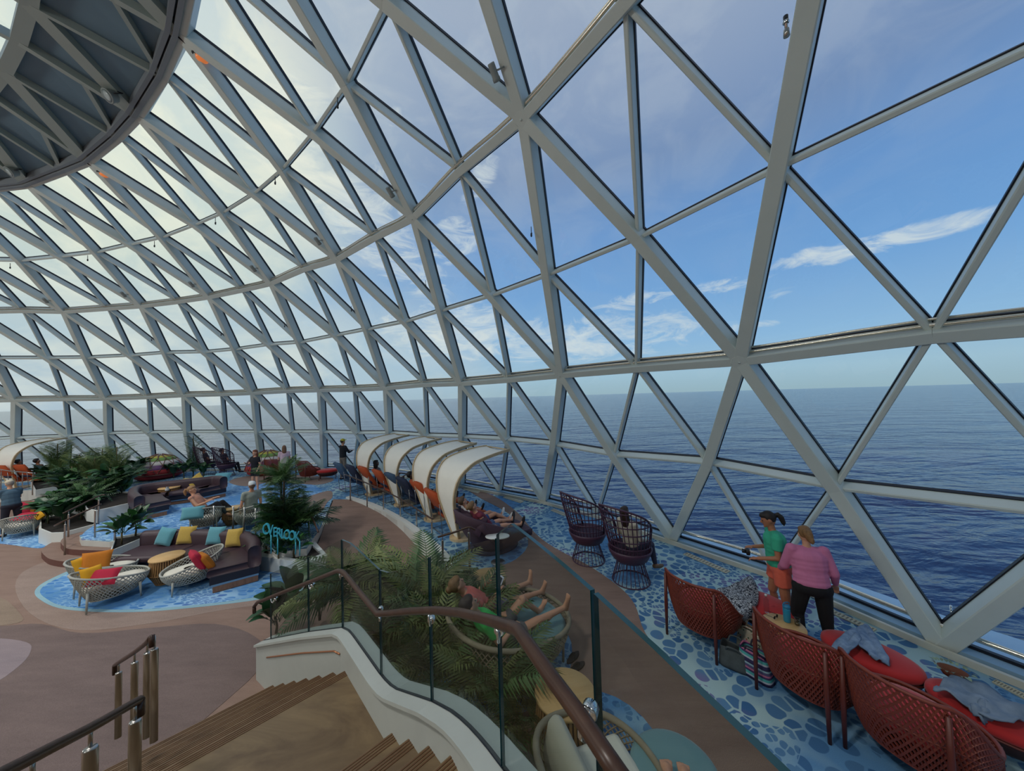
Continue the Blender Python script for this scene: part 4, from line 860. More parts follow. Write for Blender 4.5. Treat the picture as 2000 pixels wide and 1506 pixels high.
railing('steel and timber handrail at the ramp foot behind the glass', [(755, 1124, f1), (772, 1120, f1), (800, 1121, f2), (811, 1126, f2), (812, 1134, f2)], [(757, 1124, 1185, f1), (810, 1128, 1195, f2)], 0.02, 0.05, 0.03, drop=(False, False))
h1, h2 = dl(605, 1050, 0), dl(622, 1052, -.1)
railing('handrail behind the tall palm at the ramp edge', [(602, 1004, h1), (612, 1016, h1 * .97), (622, 1040, h1 * .9)], [(604, 1008, 1048, h1)], 0.02, 0.045, 0.03, drop=(False, False))
# low glass screen behind the sofa, at the edge of the upper lounge
gs = thing('glass_screen', 'low clear glass screen at the edge of the upper lounge behind the sofa', 'screen', at(440, 1045, 0))
pp = [(418, 1003, 1046), (456, 1003, 1048), (478, 1004, 1050), (500, 1004, 1053), (535, 1006, 1058)]
for (x0, t0, b0), (x1, t1, b1_) in zip(pp, pp[1:]):
    q = [at(x0, b0, 0), at(x1, b1_, 0)]; o = gs.location
    MB().tube([q[0] - o, q[0] - o + Vector((0, 0, .78))], 0.018, 8).build('post', CHROME, gs)
    gpanel([q[0] + Vector((0, 0, .1)), q[1] + Vector((0, 0, .1))], [q[0] + Vector((0, 0, .75)), q[1] + Vector((0, 0, .75))], 'glass_panel', gs, o)

# ------------------------------------------------------------------ planters
SOIL = mat('dark_soil', (30, 24, 18), 0.95, var=0.4, nscale=18, bump=0.6)
def planter(label, px, zb, zt, ztop_px=None, m=None, pts=None, inset=0.05):
    w_ = pts or [at(x, y, zt) for x, y in px]; cx_ = sum((p for p in w_), Vector()) / len(w_); cx_.z = zb
    t = thing('planter', label, 'planter', cx_); o = cx_
    mb = MB(); n_ = len(w_)
    ar = sum(w_[i].x * w_[(i + 1) % n_].y - w_[(i + 1) % n_].x * w_[i].y for i in range(n_))
    if ar < 0: w_ = w_[::-1]
    inn = []
    for i in range(n_):
        d_ = (cx_ - w_[i]); d_.z = 0; inn.append(w_[i] + d_.normalized() * inset)
    V = [(p.x - o.x, p.y - o.y, 0) for p in w_] + [(p.x - o.x, p.y - o.y, zt - zb) for p in w_] + [(p.x - o.x, p.y - o.y, zt - zb) for p in inn] + [(p.x - o.x, p.y - o.y, zt - zb - .06) for p in inn]
    F = [tuple(range(n_ - 1, -1, -1))]
    for j in range(3): F += [(j * n_ + i, j * n_ + (i + 1) % n_, (j + 1) * n_ + (i + 1) % n_, (j + 1) * n_ + i) for i in range(n_)]
    mb.add(V, F); mb.build('planter_wall', m or WHITE, t)
    MB().add([(p.x - o.x, p.y - o.y, zt - zb - .05) for p in inn], [tuple(range(n_))]).build('soil', SOIL, t)
    return t
planter('white planter trough in front of the dark ferns, left of the steps', [(76, 1034), (100, 1042), (124, 1041), (186, 1025), (190, 1008), (140, 1000), (80, 1014)], LOW, LOW + .42)
planter('white planter at the upper lounge edge below the dark shrubs', [(190, 998), (252, 984), (262, 962), (200, 958), (160, 975), (170, 995)], 0, 0.38)
planter('small white planter at the left end of the lower sofa', [(216, 1077), (254, 1062), (296, 1044), (285, 1040), (225, 1050)], LOW, LOW + .52)
planter('long white planter holding the blue lettering and the tall palm', [(495, 1086), (602, 1101), (640, 1085), (604, 1045), (545, 1040), (510, 1062)], LOW, LOW + .33, inset=0.2)
planter('white planter at the far left canopy with ferns', [(70, 958), (125, 948), (160, 930), (100, 928), (60, 940)], 0, 0.28)
# long bed between the stair and the daybeds
bed = [bend(a) - SL * 0.2 for a in (-2.1, -1.2, -0.3, 0.6, 1.5, 2.3, 2.9)]
bed2 = [Vector((0.25, 1.5, 0)), Vector((-0.1, 2.4, 0)), Vector((-0.62, 3.3, 0)), Vector((-0.85, 4.1, 0)), Vector((-1.35, 4.9, 0)), Vector((-2.2, 5.45, 0)), Vector((-3.0, 5.5, 0)), Vector((-3.55, 5.32, 0))]
planter('long planted bed under the glass balustrade of the stair', None, LOW, -0.05, pts=bed + bed2, m=SKIRT)
# ------------------------------------------------------------------ furniture
def face(fx, fy): return math.atan2(-fx, fy)          # turn that brings local +Y to a direction
RED_W = mat('terracotta_weave', (124, 54, 38), 0.5, var=0.12, nscale=5)
RED_L = mat('terracotta_leg', (98, 42, 32), 0.4)
RED_C = mat('red_cushion', (190, 40, 40), 0.85, var=0.05, nscale=4, sheen=0.2)
DARKBASE = mat('dark_rattan', (52, 26, 26), 0.6)
WH_W = mat('white_rope_weave', (168, 170, 162), 0.7, var=0.06, nscale=6)
WH_C = mat('ivory_cushion', (226, 222, 206), 0.85, sheen=0.2)
PURP = mat('plum_wire', (72, 44, 66), 0.45)
PURP_C = mat('plum_cushion', (54, 34, 52), 0.85)
DARKSOFA = mat('aubergine_leather', (66, 48, 56), 0.5, var=0.05, nscale=3)
NAVY = mat('navy_plinth', (26, 28, 44), 0.6)
TEAL = mat('teal_fabric', (94, 158, 172), 0.9, var=0.04, nscale=30, sheen=0.2)
MUST = mat('mustard_fabric', (186, 156, 72), 0.9, var=0.05, nscale=30, sheen=0.2)
ORNG = mat('orange_fabric', (196, 118, 32), 0.9, var=0.04, nscale=30)
YELL = mat('amber_fabric', (226, 166, 34), 0.9)
CRIM = mat('crimson_fabric', (186, 36, 64), 0.9)
TABLEW = wood_mat('pale_oak', (196, 156, 100), (216, 178, 122), 2.0, (1, 6, 1), 0.45)
SLATW = wood_mat('slat_cane', (140, 104, 62), (170, 130, 84), 4.0, (1, 1, 1), 0.55)
GROOVE = mat('dark_groove', (62, 42, 26), 0.8)

def shell(L, W, hfun, zb, base=0.7, power=1.0, flare=0.0, yoff=0.0):
    """boat-shaped basket: P(theta, v) with theta = 0 at the back"""
    def P(th, v):
        c, s_ = math.cos(th), math.sin(th)
        e = 0.86
        x = W / 2 * math.copysign(abs(s_) ** e, s_); y = -L / 2 * math.copysign(abs(c) ** e, c)
        k = base + (1 - base) * math.sin(v * math.pi / 2) ** power
        z = zb + (hfun(th) - zb) * v
        b = flare * v * v * max(0.0, c)
        return Vector((x * k, y * k - b + yoff, z))
    return P
def weave(P, n, turns, r, segs=9):
    mb = MB()
    for d in (1, -1):
        for k in range(n):
            t0 = 2 * math.pi * k / n
            mb.tube([P(t0 + d * turns * (j / segs), j / segs) for j in range(segs + 1)], r, 4, cap=False, smooth=False)
    return mb
def rim(P, r, n=40, v=1.0): return MB().tube([P(2 * math.pi * k / n, v) for k in range(n)], r, 8, closed=True)
def pillow_mesh(w, h, t, name, m, n=10):
    mb = MB()
    for sg in (1, -1):
        def f(u, v, sg=sg):
            x, y = 2 * u - 1, 2 * v - 1
            k = max(0, (1 - x ** 4) * (1 - y ** 4)) ** 0.5
            pinch = 1 - 0.06 * (1 - abs(x) ** 2) * abs(y) ** 3 ; pinch2 = 1 - 0.06 * (1 - abs(y) ** 2) * abs(x) ** 3
            a = (x * w / 2 * pinch2, y * h / 2 * pinch, sg * t / 2 * k)
            return a
        if sg > 0: mb.grid(f, n, n)
        else: mb.grid(lambda u, v: f(1 - u, v), n, n)
    return mb.mesh(name, m)
PILLOWS = {}
def pillow(label, loc, rot, m, w=0.45, h=0.45, t=0.16, group=None, cat='cushion'):
    key = (m.name, w, h, t)
    if key not in PILLOWS: PILLOWS[key] = pillow_mesh(w, h, t, 'cushion', m)
    o = link('cushion', PILLOWS[key], None, loc); o.rotation_euler = rot
    return tag(o, label, cat, group)
# --- terracotta high-backed woven chair
def red_h(th):
    a = abs((th + math.pi) % (2 * math.pi) - math.pi)
    return 0.47 + 0.45 * (1 - min(1, max(0, (a - 0.75) / 1.25)) ** 1.0 * 1.0) ** 1.0 if a < 0.75 else 0.47 + 0.45 * 0.5 * (1 + math.cos(math.pi * min(1, (a - 0.75) / 1.15)))
def make_red(label, loc, rz):
    t = thing('woven_armchair', label, 'chair', loc, rz, 'terracotta woven chairs along the window')
    P = shell(0.82, 0.92, red_h, 0.22, 0.74, 0.8, 0.05)
    o = weave(P, 66, 0.85, 0.0105, 10).build('woven_shell', RED_W, t); o['kind'] = 'stuff'
    mb = MB(); mb.grid(lambda u, v: P(math.tau * u, 0.0) * 1.0 * (1 if v == 0 else 1) if v > .5 else Vector((0, 0, 0.2)), 32, 1, closed_u=True); mb.build('shell_floor', RED_L, t)
    rim(P, 0.017).build('rim', RED_W, t); rim(P, 0.012, v=0.0).build('lower_rim', RED_W, t); rim(P, 0.01, v=0.5).build('middle_band', RED_W, t)
    for sx, sy in ((-1, -1), (1, -1), (-1, 1), (1, 1)):
        a = (0.72 if sy < 0 else 2.25) * sx
        top = P(a, 0.93 if sy < 0 else 0.9); foot = Vector((top.x * 1.02, top.y * (1.03 if sy < 0 else 0.98), 0))
        d_ = Vector((top.x, top.y, 0)).normalized() * 0.02
        MB().tube([foot + d_, foot.lerp(top, .5) + d_, top + d_], [0.017, 0.024, 0.019], 8).build('leg', RED_L, t)
    mb = MB(); n_ = 28; inn = lambda th, k, z: Vector((P(th, .55).x * k, P(th, .55).y * k + (0.05 if math.cos(th) < 0 else 0), z))
    rows = [(0.64, 0.41), (0.80, 0.42), (0.84, 0.45), (0.80, 0.475), (0.6, 0.487), (0.25, 0.49)]
    V = [inn(math.tau * k / n_, kk, z) for kk, z in rows for k in range(n_)]
    F = [(j * n_ + k, j * n_ + (k + 1) % n_, (j + 1) * n_ + (k + 1) % n_, (j + 1) * n_ + k) for j in range(len(rows) - 1) for k in range(n_)] + [tuple(range(n_ - 1, -1, -1)), tuple((len(rows) - 1) * n_ + k for k in range(n_))]
    F = [f[::-1] for f in F]
    mb.add(V, F, 0, True); mb.build('seat_cushion', RED_C, t)
    return t
FR = (0.82, 0.58)
def mid_legs(pa, pb, back=0.36):
    a, b = at(*pa), at(*pb); m = (a + b) / 2; d = (b - a); n_ = Vector((-d.y, d.x, 0)).normalized()
    if n_.x < 0: n_ = -n_
    return m + n_ * back, n_
reds = []
for (pa, pb), lab in ((((1311, 1237), (1403, 1293)), 'terracotta woven high-backed chair with a black and white patterned wrap on it'), (((1490, 1346), (1623, 1444)), 'terracotta woven high-backed chair in front of the striped bag and wooden table'), (((1687, 1477), (1838, 1590)), 'terracotta woven high-backed chair cut by the bottom right edge')):
    p, n_ = mid_legs(pa, pb, 0.31)
    if not reds: reds.append(make_red(lab, p, face(n_.x, n_.y)))
    else: reds.append(dup(reds[0], p, face(n_.x, n_.y), lab))
def make_ottoman(label, loc, rz, group, name='ottoman'):
    t = thing(name, label, 'ottoman', loc, rz, group)
    mb = MB(); mb.lathe([(0.30, 0.30), (0.405, 0.315), (0.44, 0.36), (0.43, 0.405), (0.38, 0.425), (0.15, 0.435)], 32, sx=1.04, sy=0.72); mb.build('seat_cushion', RED_C, t)
    mb = MB(); mb.lathe([(0.26, 0.14), (0.36, 0.2), (0.415, 0.28), (0.425, 0.315)], 32, sx=1.04, sy=0.72); mb.build('basket_base', DARKBASE, t)
    mb = MB(); mb.tube([Vector((0.425 * 1.04 * math.cos(k * .2618), 0.425 * .72 * math.sin(k * .2618), 0.315)) for k in range(24)], 0.013, 6, closed=True); mb.build('rim', RED_L, t)
    for sx in (-1, 1):
        for sy in (-1, 1): MB().tube([(sx * .30, sy * .19, 0.26), (sx * .33, sy * .21, 0)], 0.013, 6).build('leg', RED_L, t)
    return t
def dirz(px0, px1, z=0): d = at(*px1, z) - at(*px0, z); return math.atan2(d.y, d.x)
OTG = 'red oval ottomans along the window'
OT = [((1486, 1178), -0.95, 'red oval ottoman partly under the black and white wrap'), ((1698, 1272), -0.98, 'red oval ottoman with a blue denim shirt laid across it'), ((1945, 1388), -0.98, 'red oval ottoman under a grey blue towel at the right edge')]
ott = []
for (x, y), rz, lab in OT:
    p = at(x, y, .40); p.z = 0
    ott.append(make_ottoman(lab, p, rz, OTG) if not ott else dup(ott[0], p, rz, lab, 0.95))
# --- plum wire peacock chairs
def make_peacock(label, loc, rz):
    t = thing('peacock_chair', label, 'chair', loc, rz, 'plum wire peacock chairs')
    def hp(th): return 0.62 + 0.86 * max(0, math.cos(min(abs(th), 2.05) / 2.05 * math.pi / 2)) ** 0.36
    def P(th, v):
        z = 0.42 + (hp(th) - 0.42) * v; r = 0.30 + 0.17 * min(1, (z - 0.42) / 0.9) ** .8
        return Vector((r * math.sin(th) * 1.02, -r * math.cos(th) - 0.12 * max(0, z - .6) , z))
    N = 23; ths = [-2.05 + 4.1 * k / N for k in range(N + 1)]
    mb = MB()
    for th in ths: mb.tube([P(th, j / 5) for j in range(6)], 0.009, 5, cap=False)
    o = mb.build('wire_rib', PURP, t); o['kind'] = 'stuff'
    for z in (0.70, 0.84, 0.98, 1.12, 1.26, 1.38):
        run = [P(th, (z - .42) / (hp(th) - .42)) for th in ths if hp(th) > z + 0.01]
        if len(run) > 2: MB().tube(run, 0.011, 6).build('hoop', PURP, t)
    MB().tube([P(th, 1) for th in ths], 0.018, 8).build('rim', PURP, t)
    mb = MB(); mb.lathe([(0.12, 0.38), (0.27, 0.39), (0.33, 0.45), (0.385, 0.56), (0.40, 0.62), (0.385, 0.62), (0.31, 0.47)], 28, capt=False); mb.build('seat_bowl', PURP, t)
    mb = MB(); mb.lathe([(0.30, 0.46), (0.34, 0.50), (0.33, 0.55), (0.2, 0.57)], 24); mb.build('seat_cushion', PURP_C, t)
    mb = MB()
    for k in range(26):
        a = math.tau * k / 26; mb.tube([(0.22 * math.cos(a), 0.22 * math.sin(a), 0.39), (0.335 * math.cos(a), 0.335 * math.sin(a), 0.012)], 0.007, 5, cap=False)
    o = mb.build('base_wire', PURP, t); o['kind'] = 'stuff'
    for r_, z in ((0.335, 0.012), (0.225, 0.385)): MB().tube([(r_ * math.cos(k * .2244), r_ * math.sin(k * .2244), z) for k in range(28)], 0.011, 6, closed=True).build('base_ring', PURP, t)
    return t
pc = make_peacock('plum wire peacock chair with an empty high fan back facing the window', at(1150, 1094, 0), face(0.86, 0.5))
dup(pc, at(1233, 1134, 0), face(0.80, 0.6), 'plum wire peacock chair with a dark-haired person in a patterned top')
fr = lambda p: Vector((p.x - CENTRE.x, p.y - CENTRE.y, 0)).normalized()
p = at(407, 929, 0); dup(pc, p, face(0.55, 0.85), 'left of the two distant plum peacock chairs behind the curved sofa')
p = at(443, 931, 0); dup(pc, p, face(0.35, 0.93), 'right of the two distant plum peacock chairs behind the curved sofa')

# --- white rope chairs
def white_h(th): return 0.42 + 0.30 * ((1 + math.cos(th)) / 2) ** 1.25
def make_white(label, loc, rz, L=1.0, name='rope_armchair'):
    t = thing(name, label, 'chair', loc, rz, 'white woven rope armchairs')
    P = shell(L, 0.80, white_h, 0.15, 0.66, 0.85, 0.06)
    o = weave(P, 46, 0.75, 0.0095, 8).build('woven_shell', WH_W, t); o['kind'] = 'stuff'
    rim(P, 0.02).build('rim', WH_W, t); rim(P, 0.012, v=0.0).build('lower_rim', WH_W, t)
    MB().grid(lambda u, v: P(math.tau * u, 0.0) if v > .5 else Vector((0, 0, 0.14)), 28, 1, closed_u=True).build('shell_floor', WH_W, t)
    for sx, a in ((-1, 0.75), (1, 0.75), (-1, 2.2), (1, 2.2)):
        top = P(a * sx, 0.45); d_ = Vector((top.x, top.y, 0)).normalized()
        MB().tube([top + d_ * .03, Vector((top.x, top.y, 0)) * 1.12], [0.022, 0.014], 8).build('leg', WH_W, t)
    mb = MB(); n_ = 28; rows = [(0.70, 0.27), (0.86, 0.30), (0.92, 0.35), (0.88, 0.395), (0.6, 0.415), (0.2, 0.42)]
    V = [Vector((P(math.tau * k / n_, .6).x * kk, P(math.tau * k / n_, .6).y * kk + .03, z + 0.0)) for kk, z in rows for k in range(n_)]
    F = [(j * n_ + (k + 1) % n_, j * n_ + k, (j + 1) * n_ + k, (j + 1) * n_ + (k + 1) % n_)[::-1] for j in range(len(rows) - 1) for k in range(n_)] + [tuple(range(n_)), tuple((len(rows) - 1) * n_ + k for k in range(n_ - 1, -1, -1))]
    mb.add(V, [f[::-1] for f in F], 0, True); mb.build('seat_cushion', WH_C, t)
    return t
def pxdir(a, b, z): d = at(*b, z) - at(*a, z); return face(d.x, d.y)
zl = LOW + .02
w1 = make_white('white rope armchair nearest the left, with amber and crimson cushions', at(222, 1172, zl), pxdir((180, 1178), (290, 1140), LOW))
dup(w1, at(206, 1146, zl), pxdir((160, 1142), (255, 1118), LOW), 'white rope armchair with an orange and an amber cushion, behind the nearest one', 0.98)
w3 = dup(w1, at(374, 1144, zl), pxdir((425, 1118), (318, 1150), LOW), 'white rope armchair right of the wicker drum table with a red cushion', 0.95)
dup(w1, at(404, 1033, 0.01), pxdir((398, 1038), (418, 1010), 0), 'white rope armchair behind the sofa holding a reclining woman in black leggings', 0.97)
dup(w1, at(490, 1030, 0.01), pxdir((520, 1036), (470, 1010), 0), 'white rope armchair behind the sofa holding a man in a pale cap', 0.97)
dup(w1, at(43, 1046, zl), pxdir((35, 1052), (60, 1028), LOW), 'white rope armchair at the far left with red and amber cushions', 0.97)
dup(w1, at(82, 1030, zl), pxdir((100, 1020), (50, 1035), LOW), 'white rope armchair at the far left behind, with an orange cushion', 0.97)
def pil(label, px, py, z, m, rot, w=0.46, h=0.46, t=0.16, g_=None): return pillow(label, at(px, py, z), rot, m, w, h, t, g_)
pil('orange cushion standing in the rear left white armchair', 188, 1098, LOW + .68, ORNG, (1.1, 0.1, 0.75), 0.44, 0.42, 0.14)
pil('amber cushion at the back of the rear left white armchair', 163, 1104, LOW + .66, YELL, (1.2, 0.0, 1.7), 0.34, 0.34, 0.13)
pil('amber cushion at the back of the nearest white armchair', 180, 1124, LOW + .68, YELL, (1.2, 0.1, 1.5), 0.34, 0.32, 0.13)
pil('crimson cushion lying in the nearest white armchair', 203, 1128, LOW + .62, CRIM, (0.75, 0.1, 0.5), 0.42, 0.34, 0.12)
pil('crimson cushion leaning in the white armchair by the drum table', 386, 1094, LOW + .66, CRIM, (1.15, 0.0, 2.5), 0.46, 0.42)
pil('orange cushion tucked beside the crimson one by the drum table', 402, 1096, LOW + .60, ORNG, (1.1, 0.0, 2.6), 0.46, 0.4)
pil('teal cushion behind the reclining woman in black leggings', 377, 1003, 0.62, TEAL, (1.2, 0, 0.4), 0.5, 0.34)
pil('orange cushion in the far left rear armchair', 71, 989, LOW + .72, ORNG, (1.2, 0, -0.6), 0.55, 0.42)
pil('pink red cushion in the far left rear armchair', 49, 993, LOW + .7, CRIM, (1.2, 0, 0.2), 0.44, 0.4)
pil('red cushion lying in the far left front armchair', 55, 1009, LOW + .58, CRIM, (0.3, 0, 0.3), 0.6, 0.36, 0.14)
pil('amber cushion lying in the far left front armchair', 82, 1006, LOW + .6, YELL, (0.6, 0, -0.3), 0.45, 0.36, 0.14)

# --- slatted drum tables
def make_drum(label, loc, r=0.30, h=0.5, top=True, name='drum_table'):
    t = thing(name, label, 'table', loc, 0, 'slatted cane drum tables')
    pr = [(0.62, 0.0), (0.72, 0.12), (1.0, 0.42), (0.97, 0.55), (0.90, 0.95)]
    mb = MB(); n_ = 44
    for k in range(n_):
        a0, a1 = math.tau * (k - .30) / n_, math.tau * (k + .30) / n_
        V = []; 
        for kk, z in pr:
            for rr in (r * kk, r * kk - .018):
                for a in (a0, a1): V.append((rr * math.cos(a), rr * math.sin(a), z * h))
        F = []
        for j in range(len(pr) - 1):
            b = 4 * j; F += [(b, b + 1, b + 5, b + 4), (b + 1, b + 3, b + 7, b + 5), (b + 2, b, b + 4, b + 6)]
        mb.add(V, F)
    o = mb.build('cane_slat', SLATW, t); o['kind'] = 'stuff'
    MB().lathe([(r * k * .93, z * h) for k, z in pr], 28).build('liner', GROOVE, t)
    for z, k in ((0.42, 1.0), (0.02, 0.63)): MB().tube([(r * k * math.cos(a * .2244), r * k * math.sin(a * .2244), z * h) for a in range(28)], 0.008, 6, closed=True).build('hoop', SLATW, t)
    MB().lathe([(r * .93, h * .94), (r * .97, h * .95), (r * .97, h * .985), (r * .95, h)], 36).build('table_top', TABLEW, t)
    return t
d1_ = make_drum('slatted drum table with a pale oak top among the white armchairs', at(327, 1136, zl), 0.31, 0.56)
dup(d1_, at(331, 983, 0.01), 0, 'cane drum table in front of the distant curved sofa')
dup(d1_, at(456, 1024, 0.01), 0, 'small slatted table between the two armchairs behind the sofa', 0.85)
dup(d1_, at(955, 1196, 0.02), 0.3, 'slatted drum table with a white cup behind the reclining couple', 1.0)
dup(d1_, at(1108, 1466, 0.02), 0.3, 'slatted drum table behind the near timber handrail', 1.0)
tb = at(1531, 1211, 0.5); tb.z = 0
dup(d1_, tb, 0.3, 'slatted side table with a blue tumbler between the woven chairs', 0.78)
TT = 0.44

# --- curved banquettes
def sweep(path, sec, name, m, parent, o, side=1, smooth=True):
    n_ = len(path); k = len(sec); V = []
    for i in range(n_):
        t = path[min(i + 1, n_ - 1)] - path[max(i - 1, 0)]; t.z = 0; t.normalize(); nn = Vector((-t.y, t.x, 0)) * side
        for d, z in sec: V.append(path[i] - o + nn * d + Vector((0, 0, z)))
    F = [(i * k + j, i * k + (j + 1) % k, (i + 1) * k + (j + 1) % k, (i + 1) * k + j) for i in range(n_ - 1) for j in range(k)] + [tuple(range(k)), tuple((n_ - 1) * k + j for j in range(k - 1, -1, -1))]
    mb = MB(); mb.add(V, F, 0, smooth); ob = mb.build(name, m, parent)
    return ob
def rsec(x0, x1, z0, z1, r=0.06):
    out = []
    for cx_, cz, a0 in ((x1 - r, z1 - r, 0), (x0 + r, z1 - r, 90), (x0 + r, z0 + r, 180), (x1 - r, z0 + r, 270)):
        for k in range(4): out.append((cx_ + r * math.cos(R(a0 + 30 * k)), cz + r * math.sin(R(a0 + 30 * k))))
    return out
BLUESTRIP = mat('pale_blue_strip', (112, 148, 178), 0.5); PLINTHW = wood_mat('plinth_timber', (120, 86, 66), (146, 108, 84), 3)
def sofa(label, path, zf, side, depth=0.78, hb=0.80, cuts=()):
    path = [Vector((p.x, p.y, zf)) for p in catmull(path, 5)]; o = path[len(path) // 2].copy()
    t = thing('curved_sofa', label, 'sofa', o)
    sweep(path, rsec(0.0, 0.24, 0.30, hb, 0.10), 'backrest', DARKSOFA, t, o, side)
    for a, b in zip((0,) + cuts, cuts + (len(path) - 1,)):
        seg = path[a:b + 1]
        if len(seg) > 2:
            e = (seg[1] - seg[0]) * .06; seg = [seg[0] + e] + seg[1:-1] + [seg[-1] - e]
        sweep(seg, rsec(0.16, depth, 0.30, 0.46, 0.06), 'seat_cushion', DARKSOFA, t, o, side)
    sweep(path, rsec(0.04, depth - .05, 0.16, 0.32, 0.02), 'plinth', NAVY, t, o, side, False)
    sweep(path, rsec(0.05, depth - .07, 0.12, 0.165, 0.01), 'blue_strip', BLUESTRIP, t, o, side, False)
    sweep(path, rsec(0.06, depth - .10, 0.0, 0.125, 0.01), 'timber_foot', PLINTHW, t, o, side, False)
    return t
zt = LOW + .78
s1 = [at(x, y, zt) for x, y in ((292, 1036), (330, 1034), (380, 1033), (430, 1034), (470, 1035), (496, 1040), (510, 1052), (511, 1066))]
sofa('curved aubergine sofa with teal and mustard cushions in the lower lounge', s1, zl, -1, 0.92, 0.78, (12, 24))
s2 = [at(x, y, .76) for x, y in ((262, 972), (250, 962), (258, 951), (300, 943), (345, 938), (390, 933), (425, 929), (445, 931))]
sofa('long curved aubergine sofa of the upper lounge in front of the ferns', s2, 0.005, -1, 0.82, 0.76, (10, 20))
for i, (x, y, m, rz, ry, nm) in enumerate(((324, 1049, TEAL, -0.06, 0.16, 'teal square cushion at the left of the lower sofa'), (365, 1046, MUST, 0.05, 0.0, 'mustard square cushion second from the left on the lower sofa'), (422, 1047, TEAL, 0.0, 0.0, 'teal square cushion third from the left on the lower sofa'), (458, 1051, MUST, -0.1, -0.12, 'mustard square cushion at the right of the lower sofa'))):
    pillow(nm, at(x, y, LOW + .69), (1.25, ry, rz), m, 0.42, 0.42, 0.15, 'square cushions on the lower sofa')
for x, y, m, rot, nm, w_, h_ in ((369, 944, MUST, (0.5, 0.1, 0.2), 'mustard cushion lying left on the distant curved sofa', .6, .4), (386, 938, MUST, (1.1, 0.7, -0.3), 'mustard cushion standing on the distant curved sofa', .42, .42), (411, 938, TEAL, (0.6, 0.0, 0.2), 'longer teal cushion on the distant curved sofa', .62, .4), (434, 933, TEAL, (0.7, 0.0, 0.2), 'teal cushion at the right end of the distant curved sofa', .6, .4)):
    pillow(nm, at(x, y, 0.6), rot, m, w_, h_, 0.2, 'cushions on the distant curved sofa')

# --- white canopies with plywood edges, and the loungers under them
CANV = mat('white_canvas', (246, 243, 232), 0.8, var=0.02, nscale=6); PLY = wood_mat('plywood_edge', (190, 166, 128), (212, 190, 154), 3.0, (1, 1, 3), 0.5)
def make_canopy(label, loc, rz):
    t = thing('sun_canopy', label, 'canopy', loc, rz, 'curved white canopies over the loungers')
    pr = catmull([(0, 0.03), (-0.10, 0.35), (-0.22, 0.8), (-0.28, 1.2), (-0.20, 1.6), (0.08, 1.88), (0.5, 2.0), (1.0, 2.07), (1.35, 2.09)][0:9] and [Vector((y, z, 0)) for y, z in [(0, 0.03), (-0.10, 0.35), (-0.22, 0.8), (-0.28, 1.2), (-0.20, 1.6), (0.08, 1.88), (0.5, 2.0), (1.0, 2.07), (1.35, 2.09)]], 4)
    n_ = len(pr)
    def hw(i):
        f = i / (n_ - 1); return 0.11 + 0.50 * min(1, f / 0.6) ** 1.1 - 0.10 * max(0, (f - .7) / .3) ** 2
    def Q(i, s_, lift=0.0): 
        y, z = pr[i].x, pr[i].y; sag = 0.05 * (1 - s_ * s_) * min(1, i / n_ * 2)
        return Vector((s_ * hw(i), y + sag * (0.6 if z < 1.6 else 0), z - (sag if z >= 1.6 else 0) + lift))
    MB().grid(lambda u, v: Q(min(n_ - 1, round(u * (n_ - 1))), 2 * v - 1), n_ - 1, 6, thick=0.012).build('canvas', CANV, t)
    for s_ in (-1, 1):
        mb = MB()
        for k in range(n_ - 1):
            a, b = Q(k, s_), Q(k + 1, s_)
            ta = (Q(min(k + 1, n_ - 1), s_) - Q(max(k - 1, 0), s_)).normalized(); tb_ = (Q(min(k + 2, n_ - 1), s_) - Q(k, s_)).normalized()
            na = ta.cross(Vector((1, 0, 0))).normalized() * .035; nb = tb_.cross(Vector((1, 0, 0))).normalized() * .035; sx = Vector((.022, 0, 0))
            V = [a - na - sx, a - na + sx, a + na + sx, a + na - sx, b - nb - sx, b - nb + sx, b + nb + sx, b + nb - sx]
            mb.add(V, [(0, 1, 5, 4), (1, 2, 6, 5), (2, 3, 7, 6), (3, 0, 4, 7)] + ([(3, 2, 1, 0)] if k == 0 else []) + ([(4, 5, 6, 7)] if k == n_ - 2 else []))
        mb.build('plywood_rib', PLY, t)
    mb = MB(); mb.prism([(0.34 * math.cos(k * .3142), 0.25 + 0.42 * math.sin(k * .3142)) for k in range(20)], 0, 0.05); mb.build('foot_plate', PLY, t)
    MB().tube([Q(n_ - 1, -1), Q(n_ - 1, 1)], 0.02, 8).build('front_bar', PLY, t)
    return t
can_px = ((724, 968), (781, 989), (841, 1017), (893, 1054))
cans = []
for i, (x, y) in enumerate(can_px):
    p = at(x, y, 0.0); f = fr(p); f = Vector((f.x + .15, f.y - .1, 0)).normalized()
    lab = ['white canopy on plywood ribs, farthest of the row of four', 'white canopy on plywood ribs, second from the far end of the four', 'white canopy on plywood ribs, second nearest of the row of four', 'white canopy on plywood ribs, nearest of the row of four'][i]
    cans.append(make_canopy(lab, p, face(f.x, f.y)) if not cans else dup(cans[0], p, face(f.x, f.y), lab))
p = at(28, 956, 0.0); f = Vector((-0.25, 0.97, 0)); dup(cans[0], p, face(0.1, 1.0), 'white canopy at the left edge of the picture')
LB = mat('slate_blue_upholstery', (58, 84, 112), 0.85, var=0.04, nscale=8); LO = mat('burnt_orange_upholstery', (176, 76, 34), 0.85, var=0.04, nscale=8); LN = mat('navy_upholstery', (30, 40, 66), 0.85); LP = mat('plum_upholstery', (74, 54, 66), 0.8, var=0.04, nscale=8)
WIRE = mat('grey_wire', (130, 132, 136), 0.35, 0.8)
LG = 'reclining loungers facing the window'
